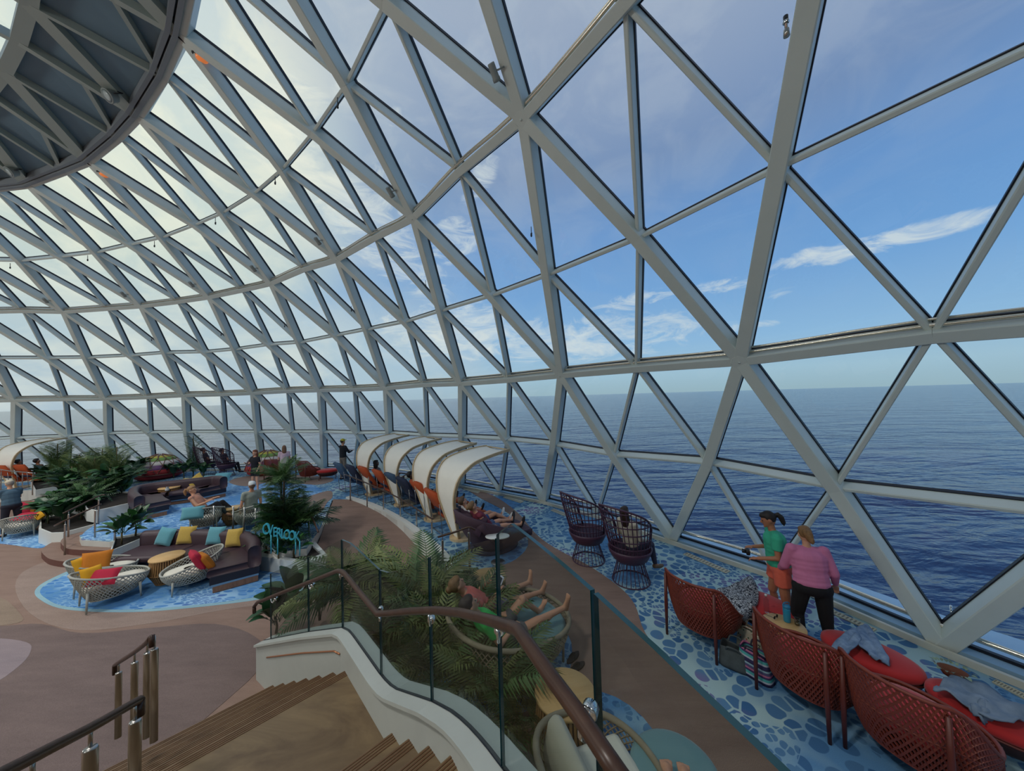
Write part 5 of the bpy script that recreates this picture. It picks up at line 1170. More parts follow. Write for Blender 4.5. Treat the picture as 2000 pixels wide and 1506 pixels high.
def make_lounger(label, loc, rz, m):
    t = thing('lounger', label, 'lounger', loc, rz, LG)
    def slab_(pts, th, w, nm, mm):
        sec = []
        n_ = len(pts); V = []; 
        for i, (y, z) in enumerate(pts):
            a = Vector(pts[min(i + 1, n_ - 1)]) - Vector(pts[max(i - 1, 0)]); nn = Vector((-a.y, a.x)).normalized() * th / 2
            for sx in (-1, -.9, .9, 1):
                k = 1.0 if abs(sx) < 1 else .5
                V.append((sx * w / 2, y + nn.x * k, z + nn.y * k))
            for sx in (1, .9, -.9, -1):
                k = 1.0 if abs(sx) < 1 else .5
                V.append((sx * w / 2, y - nn.x * k, z - nn.y * k))
        F = [(i * 8 + j, i * 8 + (j + 1) % 8, (i + 1) * 8 + (j + 1) % 8, (i + 1) * 8 + j) for i in range(n_ - 1) for j in range(8)] + [tuple(range(8))[::-1], tuple((n_ - 1) * 8 + j for j in range(8))]
        mb = MB(); mb.add(V, [f[::-1] for f in F], 0, True); return mb.build(nm, mm, t)
    slab_([(-.74, 1.10), (-.60, .86), (-.42, .56), (-.30, .40)], 0.10, 0.74, 'backrest', m)
    slab_([(-.36, .38), (-.2, .35), (.2, .38), (.45, .36), (.7, .28), (.85, .22)], 0.11, 0.70, 'seat_cushion', m)
    slab_([(-.50, .56), (-.45, .58), (-.36, .60)], 0.10, 0.55, 'head_roll', LN)
    for sx in (-1, 1): MB().tube([(sx * .3, -.62, .80), (sx * .3, -.55, .02), (sx * .3, .45, .02), (sx * .3, .5, .30)], 0.012, 6).build('sled_leg', WIRE, t)
    MB().tube([(-.3, -.55, .02), (.3, -.55, .02)], 0.012, 6).build('crossbar', WIRE, t)
    return t
LSPOT = [((692, 956), LB, 'slate blue lounger at the far end of the canopy row'), ((716, 962), LN, 'navy lounger behind the farthest white canopy'), ((741, 967), LO, 'burnt orange lounger right of the farthest canopy'), ((771, 976), LO, 'burnt orange lounger behind the second canopy from the far end'), ((797, 985), LB, 'slate blue lounger right of the second canopy from the far end'), ((822, 998), LN, 'navy lounger behind the second nearest canopy'), ((851, 1008), LO, 'burnt orange lounger right of the second nearest canopy'), ((884, 1032), LO, 'burnt orange lounger behind the nearest canopy')]
protos = {}; LOC = []
for (x, y), m, lab in LSPOT:
    p = at(x, y, 0.0); f = fr(p); f = Vector((f.x + .25, f.y - .12, 0)).normalized(); p = p + f * 0.12; p.z = 0.006; LOC.append((p, face(f.x, f.y), f))
    if m.name not in protos: protos[m.name] = make_lounger(lab, p, face(f.x, f.y), m)
    else: dup(protos[m.name], p, face(f.x, f.y), lab)
lf = []
for (x, y), lab in (((48, 952), 'burnt orange lounger under the left edge canopy'), ((84, 950), 'burnt orange lounger beside the left edge canopy')):
    dup(protos[LO.name], at(x, y, 0.006), face(0.15, 1), lab)
# big plum daybed lounger nearest the ramp
pl = at(966, 1066, 0.006); fpl = Vector((0.80, 0.60, 0)).normalized()
big = thing('plum_lounger', 'large plum shell lounger with a couple stretched out, nearest the ramp', 'lounger', pl, face(fpl.x, fpl.y))
def bigshell(u, v):
    th = lerp(-2.4, 2.4, u); c, s_ = math.cos(th), math.sin(th)
    k = lerp(0.62, 1.0, math.sin(v * math.pi / 2)); hgt = 0.36 + 0.62 * max(0, math.cos(th / 2.4 * math.pi / 2)) ** 1.6
    return Vector((0.68 * math.copysign(abs(s_) ** .8, s_) * k, (-0.78 * c if c > 0 else -1.0 * c) * k - 0.18 * v * max(0, c), 0.06 + (hgt - .06) * v))
MB().grid(bigshell, 36, 6, thick=0.05).build('shell', LP, big)
mb = MB(); mb.grid(lambda u, v: Vector((lerp(-.56, .56, u), lerp(-.62, .72, v), 0.36 + 0.05 * math.sin(math.pi * u) + 0.45 * max(0, .28 - v) / .28)), 8, 12, thick=0.14); mb.build('seat_cushion', LP, big)
for sx in (-.3, .3):
    o = link('cushion', pillow_mesh(0.5, 0.42, 0.16, 'cushion', PURP_C), big, (sx, -0.62, 0.72)); o.rotation_euler = (1.0, 0, 0)
mb = MB(); mb.lathe([(0.50, 0.0), (0.5, 0.06)], 28, sx=1, sy=1.2); mb.build('foot_ring', LN, big)
# small white tray table in front of it
tp = at(972, 1048, 0.55); tp.z = 0
tr = thing('tray_table', 'small white oval tray table beside the plum lounger', 'table', tp)
MB().lathe([(0.2, 0.53), (0.235, 0.54), (0.235, 0.555), (0.22, 0.56)], 24, sx=1.1, sy=.7).build('tray', WHITE, tr); MB().tube([(0, 0, 0), (0, 0, .54)], 0.014, 8).build('stem', WIRE, tr); MB().lathe([(0.15, 0), (0.15, 0.012), (0.02, .02)], 20).build('foot', WIRE, tr)

# --- far red loungers, ottoman and the rainbow pods
def far_red(px, py, f, lab): dup(reds[0], at(px, py, 0.006), face(*f), lab, 1.0)
far_red(604, 938, (0.45, 0.9), 'distant terracotta woven chair, back turned, with a red seat')
far_red(542, 934, (0.0, 1.0), 'distant terracotta woven chair beside the woman in pale pink')
dup(ott[0], at(641, 936, 0.006), 0.4, 'distant red oval ottoman standing alone near the far end of the kerb')
POD = [mat('pod_' + n_, c_, 0.8) for n_, c_ in (('yellow', (214, 200, 92)), ('green', (132, 168, 92)), ('white', (224, 214, 208)), ('red', (176, 58, 62)), ('orange', (206, 128, 62)), ('violet', (126, 86, 132)))]
PODF = mat('pod_frame', (128, 84, 74), 0.5)
def make_pod(label, loc, rz):
    t = thing('lounge_pod', label, 'pod', loc, rz, 'rainbow striped lounge pods')
    Rr = 0.98
    for j in range(6):   # striped shell, open at the front
        a0, a1 = math.pi / 2 * j / 6, math.pi / 2 * (j + 1) / 6
        def f(u, v, a0=a0, a1=a1):
            th = lerp(-2.5, 2.5, u) ; e = lerp(a0, a1, v)
            return Vector((Rr * math.cos(e) * math.sin(th), -Rr * math.cos(e) * math.cos(th), 0.28 + 0.95 * math.sin(e)))
        MB().grid(f, 26, 2, thick=0.02).build('stripe', POD[[3, 5, 2, 1, 0, 2][j]], t)
    mb = MB(); n_ = 10; V = lambda k, e: Vector((1.02 * math.cos(e) * math.sin(k), -1.02 * math.cos(e) * math.cos(k), 0.28 + 0.99 * math.sin(e)))
    for j, (e0, e1) in enumerate(((0, .45), (.45, .95), (.95, 1.45))):
        for k in range(n_ + 1):
            th = -2.5 + 5.0 * (k + .5 * (j % 2)) / n_
            for dth in (-.25, .25):
                mb.tube([V(th, e0), V(th + dth, e1)], 0.014, 5, cap=False)
    o = mb.build('lattice_frame', PODF, t); o['kind'] = 'stuff'
    MB().tube([V(-2.5 + 5 * k / 24, 0) for k in range(25)], 0.03, 6).build('base_hoop', PODF, t)
    MB().lathe([(0.7, 0.0), (0.9, 0.1), (0.95, 0.28), (0.9, 0.36), (0.5, 0.40)], 28).build('seat_cushion', POD[3], t)
    for k in (-.5, 0, .5):
        o = link('cushion', pillow_mesh(0.42, 0.36, 0.14, 'cushion', POD[4 if k else 0]), t, (k, -0.4, 0.58)); o.rotation_euler = (1.2, 0, 0)
    return t
pod = make_pod('rainbow striped dome pod behind the ferns on the left', at(312, 934, 0.006), face(-0.2, 1))
dup(pod, at(524, 925, 0.006), face(-0.1, 1), 'rainbow striped dome pod between the two standing women', 0.92)
pod.scale = (0.92, 0.92, 0.92)

# --- rope chair, teal ottoman and daybed below the near handrail
ROPE = mat('taupe_rope', (150, 138, 116), 0.8, var=0.1, nscale=12)
def make_daybed(label, loc, rz, L, W, cushion, cname):
    t = thing('daybed', label, 'daybed', loc, rz)
    hf = lambda th: 0.46 + 0.26 * ((1 + math.cos(th)) / 2) ** 1.5
    P = shell(L, W, hf, 0.16, 0.82, 0.7, 0.03)
    o = weave(P, 60, 0.6, 0.008, 7).build('woven_shell', ROPE, t); o['kind'] = 'stuff'
    rim(P, 0.03).build('rim', ROPE, t)
    MB().grid(lambda u, v: P(math.tau * u, 0.0) if v > .5 else Vector((0, 0, 0.15)), 28, 1, closed_u=True).build('shell_floor', ROPE, t)
    mb = MB(); n_ = 30; rows = [(0.2, 0.47), (0.7, 0.465), (0.9, 0.44), (0.96, 0.38), (0.9, 0.30), (0.7, 0.26)]
    V = [Vector((P(math.tau * k / n_, .7).x * kk, P(math.tau * k / n_, .7).y * kk, z)) for kk, z in rows for k in range(n_)]
    F = [(j * n_ + k, j * n_ + (k + 1) % n_, (j + 1) * n_ + (k + 1) % n_, (j + 1) * n_ + k)[::-1] for j in range(len(rows) - 1) for k in range(n_)] + [tuple(range(n_)), tuple((len(rows) - 1) * n_ + k for k in range(n_ - 1, -1, -1))]
    mb.add(V, [f[::-1] for f in F], 0, True); mb.build('seat_cushion', cushion, t)
    for a in (0.8, -0.8, 2.3, -2.3): MB().tube([P(a, .2), Vector((P(a, .1).x * 1.02, P(a, .1).y * 1.02, 0))], 0.016, 6).build('leg', ROPE, t)
    return t
TEALC = mat('dusty_teal_cushion', (112, 150, 154), 0.85, sheen=0.2)
DB = at(1000, 1285, 0.013); dbf = Vector((0.82, 0.57, 0)).normalized()
make_daybed('round rope daybed with dusty teal cushion carrying the barefoot couple', DB, face(dbf.x, dbf.y), 1.6, 1.35, TEALC, 'teal')
IVORYB = mat('ivory_back', (206, 198, 178), 0.8)
rc = at(1185, 1640, 0.013); rcf = Vector((0.95, 0.3, 0)).normalized()
t = thing('rope_chair', 'taupe rope lounge chair with ivory back cushion at the bottom edge', 'chair', rc, face(rcf.x, rcf.y))
P = shell(0.95, 0.95, lambda th: 0.44 + 0.26 * ((1 + math.cos(th)) / 2), 0.2, 0.8, 0.7, 0.05)
o = weave(P, 46, 0.7, 0.007, 7).build('woven_shell', ROPE, t); o['kind'] = 'stuff'
rim(P, 0.028).build('rim', ROPE, t); MB().grid(lambda u, v: P(math.tau * u, 0.0) if v > .5 else Vector((0, 0, 0.19)), 28, 1, closed_u=True).build('shell_floor', ROPE, t)
for k in range(9):
    a = -1.2 + 0.3 * k; MB().tube([P(a + .6, .05), P(a + .75, .5), P(a + .9, 1)], 0.013, 6).build('brace', ROPE, t)
mb = MB(); mb.rbox((0, 0.03, 0.37), (0.66, 0.62, 0.15), 0.06); mb.build('seat_cushion', WH_C, t)
mb = MB(); mb.rbox((0, -0.30, 0.58), (0.7, 0.15, 0.38), 0.07, Matrix.Rotation(-0.25, 3, 'X')); mb.build('back_cushion', IVORYB, t)
for a in (0.8, -0.8, 2.3, -2.3): MB().tube([P(a, .2), Vector((P(a, .1).x * 1.02, P(a, .1).y * 1.02, 0))], 0.016, 6).build('leg', ROPE, t)
to = at(1318, 1500, 0.44); to.z = 0.008
t = thing('round_ottoman', 'round dusty teal ottoman at the bottom edge with bare toes on it', 'ottoman', to)
MB().lathe([(0.30, 0.33), (0.335, 0.345), (0.35, 0.38), (0.34, 0.415), (0.30, 0.435), (0.1, 0.442)], 36).build('seat_cushion', TEALC, t)
MB().lathe([(0.24, 0.02), (0.3, 0.16), (0.325, 0.34)], 36).build('rope_base', ROPE, t)
# ------------------------------------------------------------------ people
SKIN = {}
def skin(c): return mat('skin_%d' % c[0], c, 0.55, var=0.04, nscale=12)
LIGHT = (206, 152, 122); TAN = (176, 118, 88); BROWN = (112, 74, 54)
def capsule(mb, a, b, r0, r1, n=10, flat=False):
    """tapered limb between two joints; flat ends for hems"""
    a, b = Vector(a), Vector(b); t = (b - a)
    if t.length < 1e-6: return
    t.normalize()
    if flat: mb.tube([a, b], [r0, r1], n); return
    pts, rr = [], []
    for k in range(4): an = math.pi / 2 * (1 - k / 4); pts.append(a - t * r0 * math.sin(an)); rr.append(max(.0015, r0 * math.cos(an)))
    for k in range(5): an = math.pi / 2 * k / 4; pts.append(b + t * r1 * math.sin(an)); rr.append(max(.0015, r1 * math.cos(an)))
    mb.tube(pts, rr, n)
def fuse(mb, name, m, parent, voxel, smooth=2):
    """joins overlapping closed pieces into one continuous skin"""
    me = mb.mesh(name, m); o = bpy.data.objects.new(name, me); C.objects.link(o)
    md = o.modifiers.new('r', 'REMESH'); md.mode = 'VOXEL'; md.voxel_size = voxel; md.use_smooth_shade = True
    sm = o.modifiers.new('s', 'SMOOTH'); sm.iterations = smooth; sm.factor = 0.5
    dg_ = bpy.context.evaluated_depsgraph_get(); new = bpy.data.meshes.new_from_object(o.evaluated_get(dg_)); new.name = name
    bpy.data.objects.remove(o); bpy.data.meshes.remove(me)
    new.materials.clear(); new.materials.append(m)
    new.polygons.foreach_set('use_smooth', [True] * len(new.polygons))
    return link(name, new, parent)
def dirv(p, a, s): p, a = R(p), R(a); return Vector((s * math.sin(a), math.cos(a) * math.sin(p), -math.cos(a) * math.cos(p)))
def person(label, loc, rz, H=1.66, hip=None, lean=0, thigh=((0, 4), (0, 4)), shin=((0, 3), (0, 3)), arm=((5, 10), (5, 10)), fore=((20, 5), (20, 5)), head=(0, 0), sk=LIGHT, hair=(60, 40, 28), hstyle='short', top=(90, 90, 90), sleeve='short', bottom=(40, 40, 50), legs='long', shoes=(40, 40, 44), fat=1.0, detail=1, toes=None, group=None, bag=None, extra_hat=None, socks=False):
    """lean: degrees the trunk tips back (+) or forward (-); limb angles (pitch forward from hanging, spread); index 0 = right side (+X)"""
    t = thing('person', label, 'person', loc, rz, group); k = H / 1.70; vx = {2: 0.0085, 1: 0.014, 0: 0.02}[detail]
    hipz = hip if hip is not None else 0.90 * k
    Hp = Vector((0, 0, hipz)); up = Vector((0, -math.sin(R(lean)), math.cos(R(lean)))); fw = Vector((0, math.cos(R(lean)), math.sin(R(lean)))); rt = Vector((1, 0, 0))
    ch = Hp + up * 0.34 * k; nk = Hp + up * 0.53 * k; 
    hy, hp_ = R(head[0]), R(head[1]); hup = (up * math.cos(hp_) + fw * math.sin(hp_)).normalized()
    if lean > 25: hup = (hup + Vector((0, 0, .55))).normalized()
    hfw = (fw - hup * fw.dot(hup)).normalized(); hrt = hfw.cross(hup).normalized(); hfw, hrt = hfw * math.cos(hy) + hrt * math.sin(hy), hrt * math.cos(hy) - hfw * math.sin(hy)
    hc = nk + up * 0.05 * k + hup * 0.125 * k
    HM = Matrix((hrt, hfw, hup)).transposed()
    S, E, W, HD, K, A, J = [], [], [], [], [], [], []
    for i, s_ in ((0, 1), (1, -1)):
        sh = Hp + up * 0.485 * k + rt * s_ * 0.165 * k * (.5 + .5 * fat); S.append(sh)
        def body_dir(p, a): 
            d = dirv(p, a, s_); return d
        e = sh + dirv(arm[i][0], arm[i][1], s_) * 0.285 * k; w = e + dirv(fore[i][0], fore[i][1], s_) * 0.25 * k; E.append(e); W.append(w)
        j = Hp + rt * s_ * 0.088 * k * fat; J.append(j); kn = j + dirv(thigh[i][0], thigh[i][1], s_) * 0.42 * k; an = kn + dirv(shin[i][0], shin[i][1], s_) * 0.41 * k; K.append(kn); A.append(an)
    # ---- the body, one continuous skin
    mb = MB(); f_ = fat
    bq = Matrix((rt, fw, up)).transposed()
    mb.ell(Hp + up * .02 * k, (0.165 * k * f_, 0.115 * k * f_, 0.12 * k), rot=bq); mb.ell(Hp + up * .20 * k, (0.135 * k * f_, 0.10 * k * f_, 0.16 * k), rot=bq); mb.ell(Hp + up * .38 * k, (0.155 * k * f_, 0.105 * k * f_, 0.15 * k), rot=bq)
    capsule(mb, S[0] + up * .0, S[1], 0.062 * k, 0.062 * k); capsule(mb, ch + up * .1 * k, hc - hup * .05 * k, 0.056 * k, 0.048 * k)
    mb.ell(hc, (0.073 * k, 0.092 * k, 0.108 * k), rot=HM, n=16, m=12); mb.ell(hc + HM @ Vector((0, .035, -.055)) * k, (0.052 * k, .058 * k, .058 * k), rot=HM)
    mb.ell(hc + HM @ Vector((0, .098, -.018)) * k, (0.013 * k, .02 * k, .026 * k), rot=HM); mb.ell(hc + HM @ Vector((0, .085, -.092)) * k, (.022 * k, .02 * k, .018 * k), rot=HM)
    for s_ in (1, -1): mb.ell(hc + HM @ Vector((s_ * .076, -.005, -.012)) * k, (0.012 * k, .022 * k, .032 * k), rot=HM)
    for i, s_ in ((0, 1), (1, -1)):
        capsule(mb, S[i], E[i], 0.050 * k * f_, 0.040 * k); capsule(mb, E[i], W[i], 0.040 * k, 0.027 * k)
        d = (W[i] - E[i]).normalized(); side = d.cross(Vector((0, 0, 1))); side = side.normalized() if side.length > .1 else Vector((0, 1, 0)); nrm = side.cross(d)
        pal = W[i] + d * .05 * k; mb.ell(pal, (0.040 * k, 0.018 * k, 0.052 * k), rot=Matrix((side, nrm, d)).transposed())
        rf = 0.0085 * k if detail > 1 else 0.011 * k
        if detail:
            for q, (off, L_) in enumerate(((-.030, .058), (-.010, .070), (.011, .066), (.030, .050))):
                a = W[i] + d * .085 * k + side * off * k; m_ = a + (d * .8 - nrm * .35) * L_ * .55 * k; e_ = m_ + (d * .45 - nrm * .75) * L_ * .5 * k
                capsule(mb, a, m_, rf, rf * .95, 6); capsule(mb, m_, e_, rf * .95, rf * .8, 6)
            th0 = W[i] + d * .03 * k + side * -s_ * .03 * k; th1 = th0 + (d * .6 - side * s_ * .7).normalized() * .045 * k; capsule(mb, th0, th1, rf * 1.25, rf * 1.1, 6); capsule(mb, th1, th1 + (d * .9 - nrm * .3) * .03 * k, rf * 1.1, rf * .9, 6)
        capsule(mb, J[i], K[i], 0.082 * k * f_, 0.055 * k * (.5 + .5 * f_)); capsule(mb, K[i], A[i], 0.052 * k, 0.034 * k)
        cd = (A[i] - K[i]).normalized(); kb = (K[i] - J[i]).normalized(); back = (cd.cross(rt)); back = back if back.length > .1 else fw * -1
        if back.dot(Vector((0, 1, 0))) > 0 and thigh[i][0] < 60: back = -back
        mb.ell(K[i] + cd * .12 * k + back.normalized() * .012 * k, (0.05 * k, 0.05 * k, 0.10 * k), rot=cd.to_track_quat('Z', 'Y').to_matrix())
        # foot
        fd = Vector((0, 1, -0.05)) if shin[i][0] < 45 else (cd.cross(rt) if cd.cross(rt).z > 0 else rt.cross(cd))
        fd = (fd + Vector((s_ * .18, 0, 0))).normalized()
        if toes: fd = (fd + cd * toes).normalized()
        sole = cd
        heel = A[i] + cd * .045 * k - fd * .035 * k; ball = A[i] + cd * .058 * k + fd * .125 * k; tip = ball + fd * .055 * k
        capsule(mb, A[i], heel, 0.036 * k, 0.030 * k); capsule(mb, heel, ball, 0.032 * k, 0.034 * k); capsule(mb, A[i], ball, 0.033 * k, 0.026 * k)
        if not shoes:
            sd = fd.cross(cd).normalized()
            for q in range(5): capsule(mb, ball + sd * (q - 2) * .016 * k, ball + sd * (q - 2) * .019 * k + fd * (.055 - abs(q - 1.2) * .006) * k, .013 * k, .010 * k, 6)
        else: capsule(mb, ball, tip, 0.033 * k, 0.024 * k)
        HD.append((pal, fd, heel, ball, tip, cd))
    fuse(mb, 'body', skin(sk), t, vx, 3)
    # ---- clothes follow the body
    c1 = mat('cloth_%d_%d_%d' % top, top, 0.9, var=0.08, nscale=7); c2 = mat('cloth_%d_%d_%d' % bottom, bottom, 0.9, var=0.08, nscale=7); g = 0.016
    mb = MB()
    mb.ell(Hp + up * .07 * k, (0.172 * k * f_, 0.125 * k * f_, 0.12 * k), rot=bq); mb.ell(Hp + up * .22 * k, (0.152 * k * f_, 0.118 * k * f_, 0.17 * k), rot=bq); mb.ell(Hp + up * .385 * k, (0.170 * k * f_, 0.120 * k * f_, 0.145 * k), rot=bq)
    for q in (.13, .17, .27, .32): mb.ell(Hp + up * q * k, (lerp(0.168, 0.166, q) * k * f_, 0.122 * k * f_, 0.12 * k), rot=bq)
    capsule(mb, S[0], S[1], 0.066 * k, 0.066 * k); capsule(mb, ch + up * .1 * k, nk - up * .005, 0.085 * k, 0.062 * k, flat=True)
    for i in (0, 1):
        if sleeve == 'none': continue
        if sleeve == 'short': capsule(mb, S[i], S[i].lerp(E[i], .62), 0.064 * k * f_, 0.058 * k * f_, flat=True); mb.ell(S[i], 0.066 * k)
        else: capsule(mb, S[i], E[i], 0.062 * k * f_, 0.050 * k * f_); capsule(mb, E[i], E[i].lerp(W[i], .92), 0.050 * k * f_, 0.038 * k, flat=True); mb.ell(E[i], .05 * k * f_)
    fuse(mb, 'top', c1, t, max(vx, .010), 8)
    mb = MB(); mb.ell(Hp + up * .0, (0.176 * k * f_, 0.126 * k * f_, 0.115 * k), rot=bq)
    fr_ = {'long': 1.0, 'shorts': 0.55, 'brief': .3}[legs]
    for i in (0, 1):
        capsule(mb, J[i], J[i].lerp(K[i], fr_), 0.094 * k * f_, (0.094 - .030 * fr_ + (.012 if legs == 'shorts' else 0)) * k * f_, flat=legs != 'long'); mb.ell(J[i], .095 * k * f_)
        if legs == 'long': capsule(mb, K[i], K[i].lerp(A[i], .95), 0.070 * k * (.5 + .5 * f_), 0.046 * k, flat=True); mb.ell(K[i], .074 * k * (.5 + .5 * f_)); mb.ell(K[i].lerp(A[i], .3), (.058 * k, .058 * k, .09 * k), rot=(A[i] - K[i]).normalized().to_track_quat('Z', 'Y').to_matrix())
    fuse(mb, 'trousers' if legs == 'long' else 'shorts', c2, t, max(vx, .010), 5)
    if shoes:
        sm_ = mat('shoe_%d_%d' % (shoes[0], shoes[2]), shoes, 0.6)
        for (pal, fd, heel, ball, tip, cd) in HD:
            mb = MB(); capsule(mb, heel - cd * .01, ball, 0.040 * k, 0.042 * k); capsule(mb, ball, tip, 0.041 * k, 0.032 * k); mb.ell(heel - cd * .02 * k, .042 * k)
            fuse(mb, 'shoe', sm_, t, .012, 2)
    # ---- hair
    hm = mat('hair_%d_%d_%d' % hair, hair, 0.6, var=0.25, nscale=40); mb = MB()
    mb.ell(hc + HM @ Vector((0, -.020, .022)) * k, (0.081 * k, .092 * k, .100 * k), rot=HM, n=16, m=12); mb.ell(hc + HM @ Vector((0, .03, .068)) * k, (0.066 * k, .062 * k, .045 * k), rot=HM)
    if hstyle in ('long', 'shoulder'):
        L_ = .30 if hstyle == 'long' else .17
        mb.ell(hc + HM @ Vector((0, -.062, -.06 - L_ * .35)) * k, (0.085 * k, .045 * k, (.09 + L_ * .55) * k), rot=HM)
        for s_ in (1, -1): mb.ell(hc + HM @ Vector((s_ * .068, -.02, -.05 - L_ * .2)) * k, (.025 * k, .035 * k, (.07 + L_ * .4) * k), rot=HM)
    if hstyle == 'bun': mb.ell(hc + HM @ Vector((0, -.115, .035)) * k, (.045 * k, .042 * k, .045 * k), rot=HM)
    if hstyle == 'ponytail':
        pts = [hc + HM @ Vector(v) * k for v in ((0, -.10, .03), (0, -.14, .035), (0, -.165, -.02), (0, -.16, -.10), (.01, -.15, -.15))]; mb.tube(pts, [.022 * k, .034 * k, .04 * k, .034 * k, .008 * k], 8)
    if hstyle == 'twist':
        mb.ell(hc + HM @ Vector((.012, -.105, -.02)) * k, (.050 * k, .05 * k, .085 * k), rot=HM); mb.ell(hc + HM @ Vector((-.03, -.11, .02)) * k, (.03 * k, .032 * k, .06 * k), rot=HM); mb.ell(hc + HM @ Vector((.025, -.13, -.075)) * k, (.032 * k, .03 * k, .05 * k), rot=HM)
    fuse(mb, 'hair', hm, t, max(.009, vx * .8), 1)
    if extra_hat:
        mb = MB(); mb.ell(hc + HM @ Vector((0, -.005, .045)) * k, (.088 * k, .102 * k, .08 * k), rot=HM, n=16); V = hc + HM @ Vector((0, .11, .055)) * k; mb.ell(V, (.065 * k, .07 * k, .012 * k), rot=HM)
        fuse(mb, 'cap', mat('cap_%d_%d' % (extra_hat[0], extra_hat[2]), extra_hat, .8), t, .01, 1)
    if detail:
        em = mat('eye_dark', (30, 24, 22), .2); ew = mat('lip', (150, 84, 78), .5)
        for s_ in (1, -1):
            MB().ell(hc + HM @ Vector((s_ * .030, .083, .004)) * k, (.011 * k, .008 * k, .007 * k), rot=HM).build('eye', em, t)
        MB().ell(hc + HM @ Vector((0, .091, -.058)) * k, (.020 * k, .007 * k, .006 * k), rot=HM).build('mouth', ew, t)
    return t, dict(hip=Hp, wrist=W, head=hc, hand=[h[0] for h in HD], knee=K, ankle=A, foot=HD, HM=HM)
def world_of(t, p): return t.matrix_basis @ Vector(p)

# the two women at the window
g1, i1 = person('person in green T-shirt and coral shorts at the glass with a camera', at(1529, 1226, 0.01), face(-0.72, 0.35), 1.66, lean=-6, thigh=((10, 3), (-4, 4)), shin=((-4, 2), (-8, 3)), arm=((-2, 10), (0, 8)), fore=((84, -14), (76, -12)), head=(0, 16), sk=TAN, hair=(34, 26, 24), hstyle='ponytail', top=(58, 176, 140), bottom=(226, 106, 84), legs='shorts', shoes=(216, 214, 208), fat=1.24, detail=2)
g2, i2 = person('person in a pink sweater and black leggings seen from behind, hair twisted up', at(1594, 1276, 0.01), face(0.35, 0.95), 1.60, lean=-10, thigh=((2, 4), (12, 6)), shin=((-6, 3), (-30, 2)), arm=((-8, 17), (14, 14)), fore=((30, 14), (52, 2)), head=(0.5, 6), sk=LIGHT, hair=(132, 96, 58), hstyle='twist', top=(204, 122, 160), sleeve='long', bottom=(18, 18, 22), legs='long', shoes=(90, 70, 58), fat=1.30, detail=2)
cm = world_of(g1, (i1['hand'][0] + i1['hand'][1]) / 2)
t = thing('camera', 'small black camera held by the person in the green T-shirt', 'camera', cm + Vector((-.02, .01, 0.0)), face(-.7, .4))
MB().rbox((0, 0.03, 0), (0.12, 0.05, 0.075), 0.012).build('camera_body', mat('camera_black', (22, 22, 24), .5), t); mb = MB(); mb.lathe([(0.028, 0), (0.03, .05), (.027, .055)], 16); mb.v = [(x, z + .05, y) for x, y, z in mb.v]; mb.f = [f[::-1] for f in mb.f]; mb.build('lens', mat('camera_black', (22, 22, 24), .5), t)
# seated in the right plum chair
SIT = dict(hip=0.62, lean=16, thigh=((82, 8), (82, 8)), shin=((12, 4), (20, 4)), arm=((15, 14), (15, 14)), fore=((70, -10), (70, -10)))
pcp = at(1233, 1134, 0)
person('person with long dark hair in a patterned cream top sitting in the right plum chair', pcp + Vector((.06, .05, 0)), face(0.80, 0.6), 1.66, sk=TAN, hair=(52, 36, 26), hstyle='long', top=(206, 198, 180), sleeve='long', bottom=(60, 60, 80), legs='long', shoes=(120, 90, 60), **SIT)
# the row of loungers
REC = dict(hip=0.50, lean=42, thigh=((84, 6), (84, 6)), shin=((74, 5), (74, 5)), arm=((20, 16), (20, 16)), fore=((80, -16), (80, -16)))
def recl(i, label, **kw):
    p, rz, f = LOC[i]; a = dict(REC); a.update(kw); q = p - f * 0.12
    return person(label, (q.x, q.y, 0), rz, detail=0 if i < 4 else 1, **a)
recl(2, 'person with dark hair and grey top on the lounger by the farthest canopy', lean=8, top=(112, 110, 120), hair=(36, 28, 26), hstyle='shoulder', sk=BROWN)
recl(3, 'person in an orange top looking at a phone, sitting up on a lounger', lean=2, top=(208, 112, 44), hair=(30, 24, 24), hstyle='bun', sk=BROWN, fore=((110, -10), (110, -10)))
recl(5, 'person with short dark hair in a pale teal top on the navy lounger', lean=30, top=(120, 170, 176), hair=(28, 24, 26), sk=BROWN, hip=.56)
recl(6, 'person with dark hair and white top on the lounger under the second nearest canopy', top=(216, 214, 208), hair=(34, 28, 26), bottom=(66, 70, 78), legs='shorts', sk=TAN)
recl(7, 'person in a bright blue top and dark shorts on the lounger under the nearest canopy', top=(40, 104, 176), hair=(110, 96, 84), bottom=(52, 54, 66), legs='shorts', sk=LIGHT, shoes=(28, 30, 38))
def on_big(x, y, label, **kw):
    a = dict(REC); a.update(kw); q = pl + Matrix.Rotation(face(fpl.x, fpl.y), 3, 'Z') @ Vector((x, y, 0)); return person(label, (q.x, q.y, 0), face(fpl.x, fpl.y), **a)
on_big(0.22, -0.30, 'person in a maroon top and denim shorts reclining on the plum lounger', hip=.56, lean=38, top=(112, 40, 56), sleeve='none', bottom=(72, 88, 120), legs='shorts', hair=(120, 92, 62), hstyle='bun', sk=LIGHT, shoes=(30, 30, 36), fat=1.12, detail=1, thigh=((88, 5), (92, 6)), shin=((80, 5), (78, 5)))
on_big(-0.30, -0.24, 'person in a white top and blue shorts reclining behind the maroon top', hip=.56, lean=40, top=(214, 212, 214), bottom=(54, 80, 128), legs='shorts', hair=(92, 72, 54), sk=LIGHT, shoes=(220, 220, 220), detail=1, thigh=((104, 5), (100, 6)), shin=((60, 5), (66, 5)))
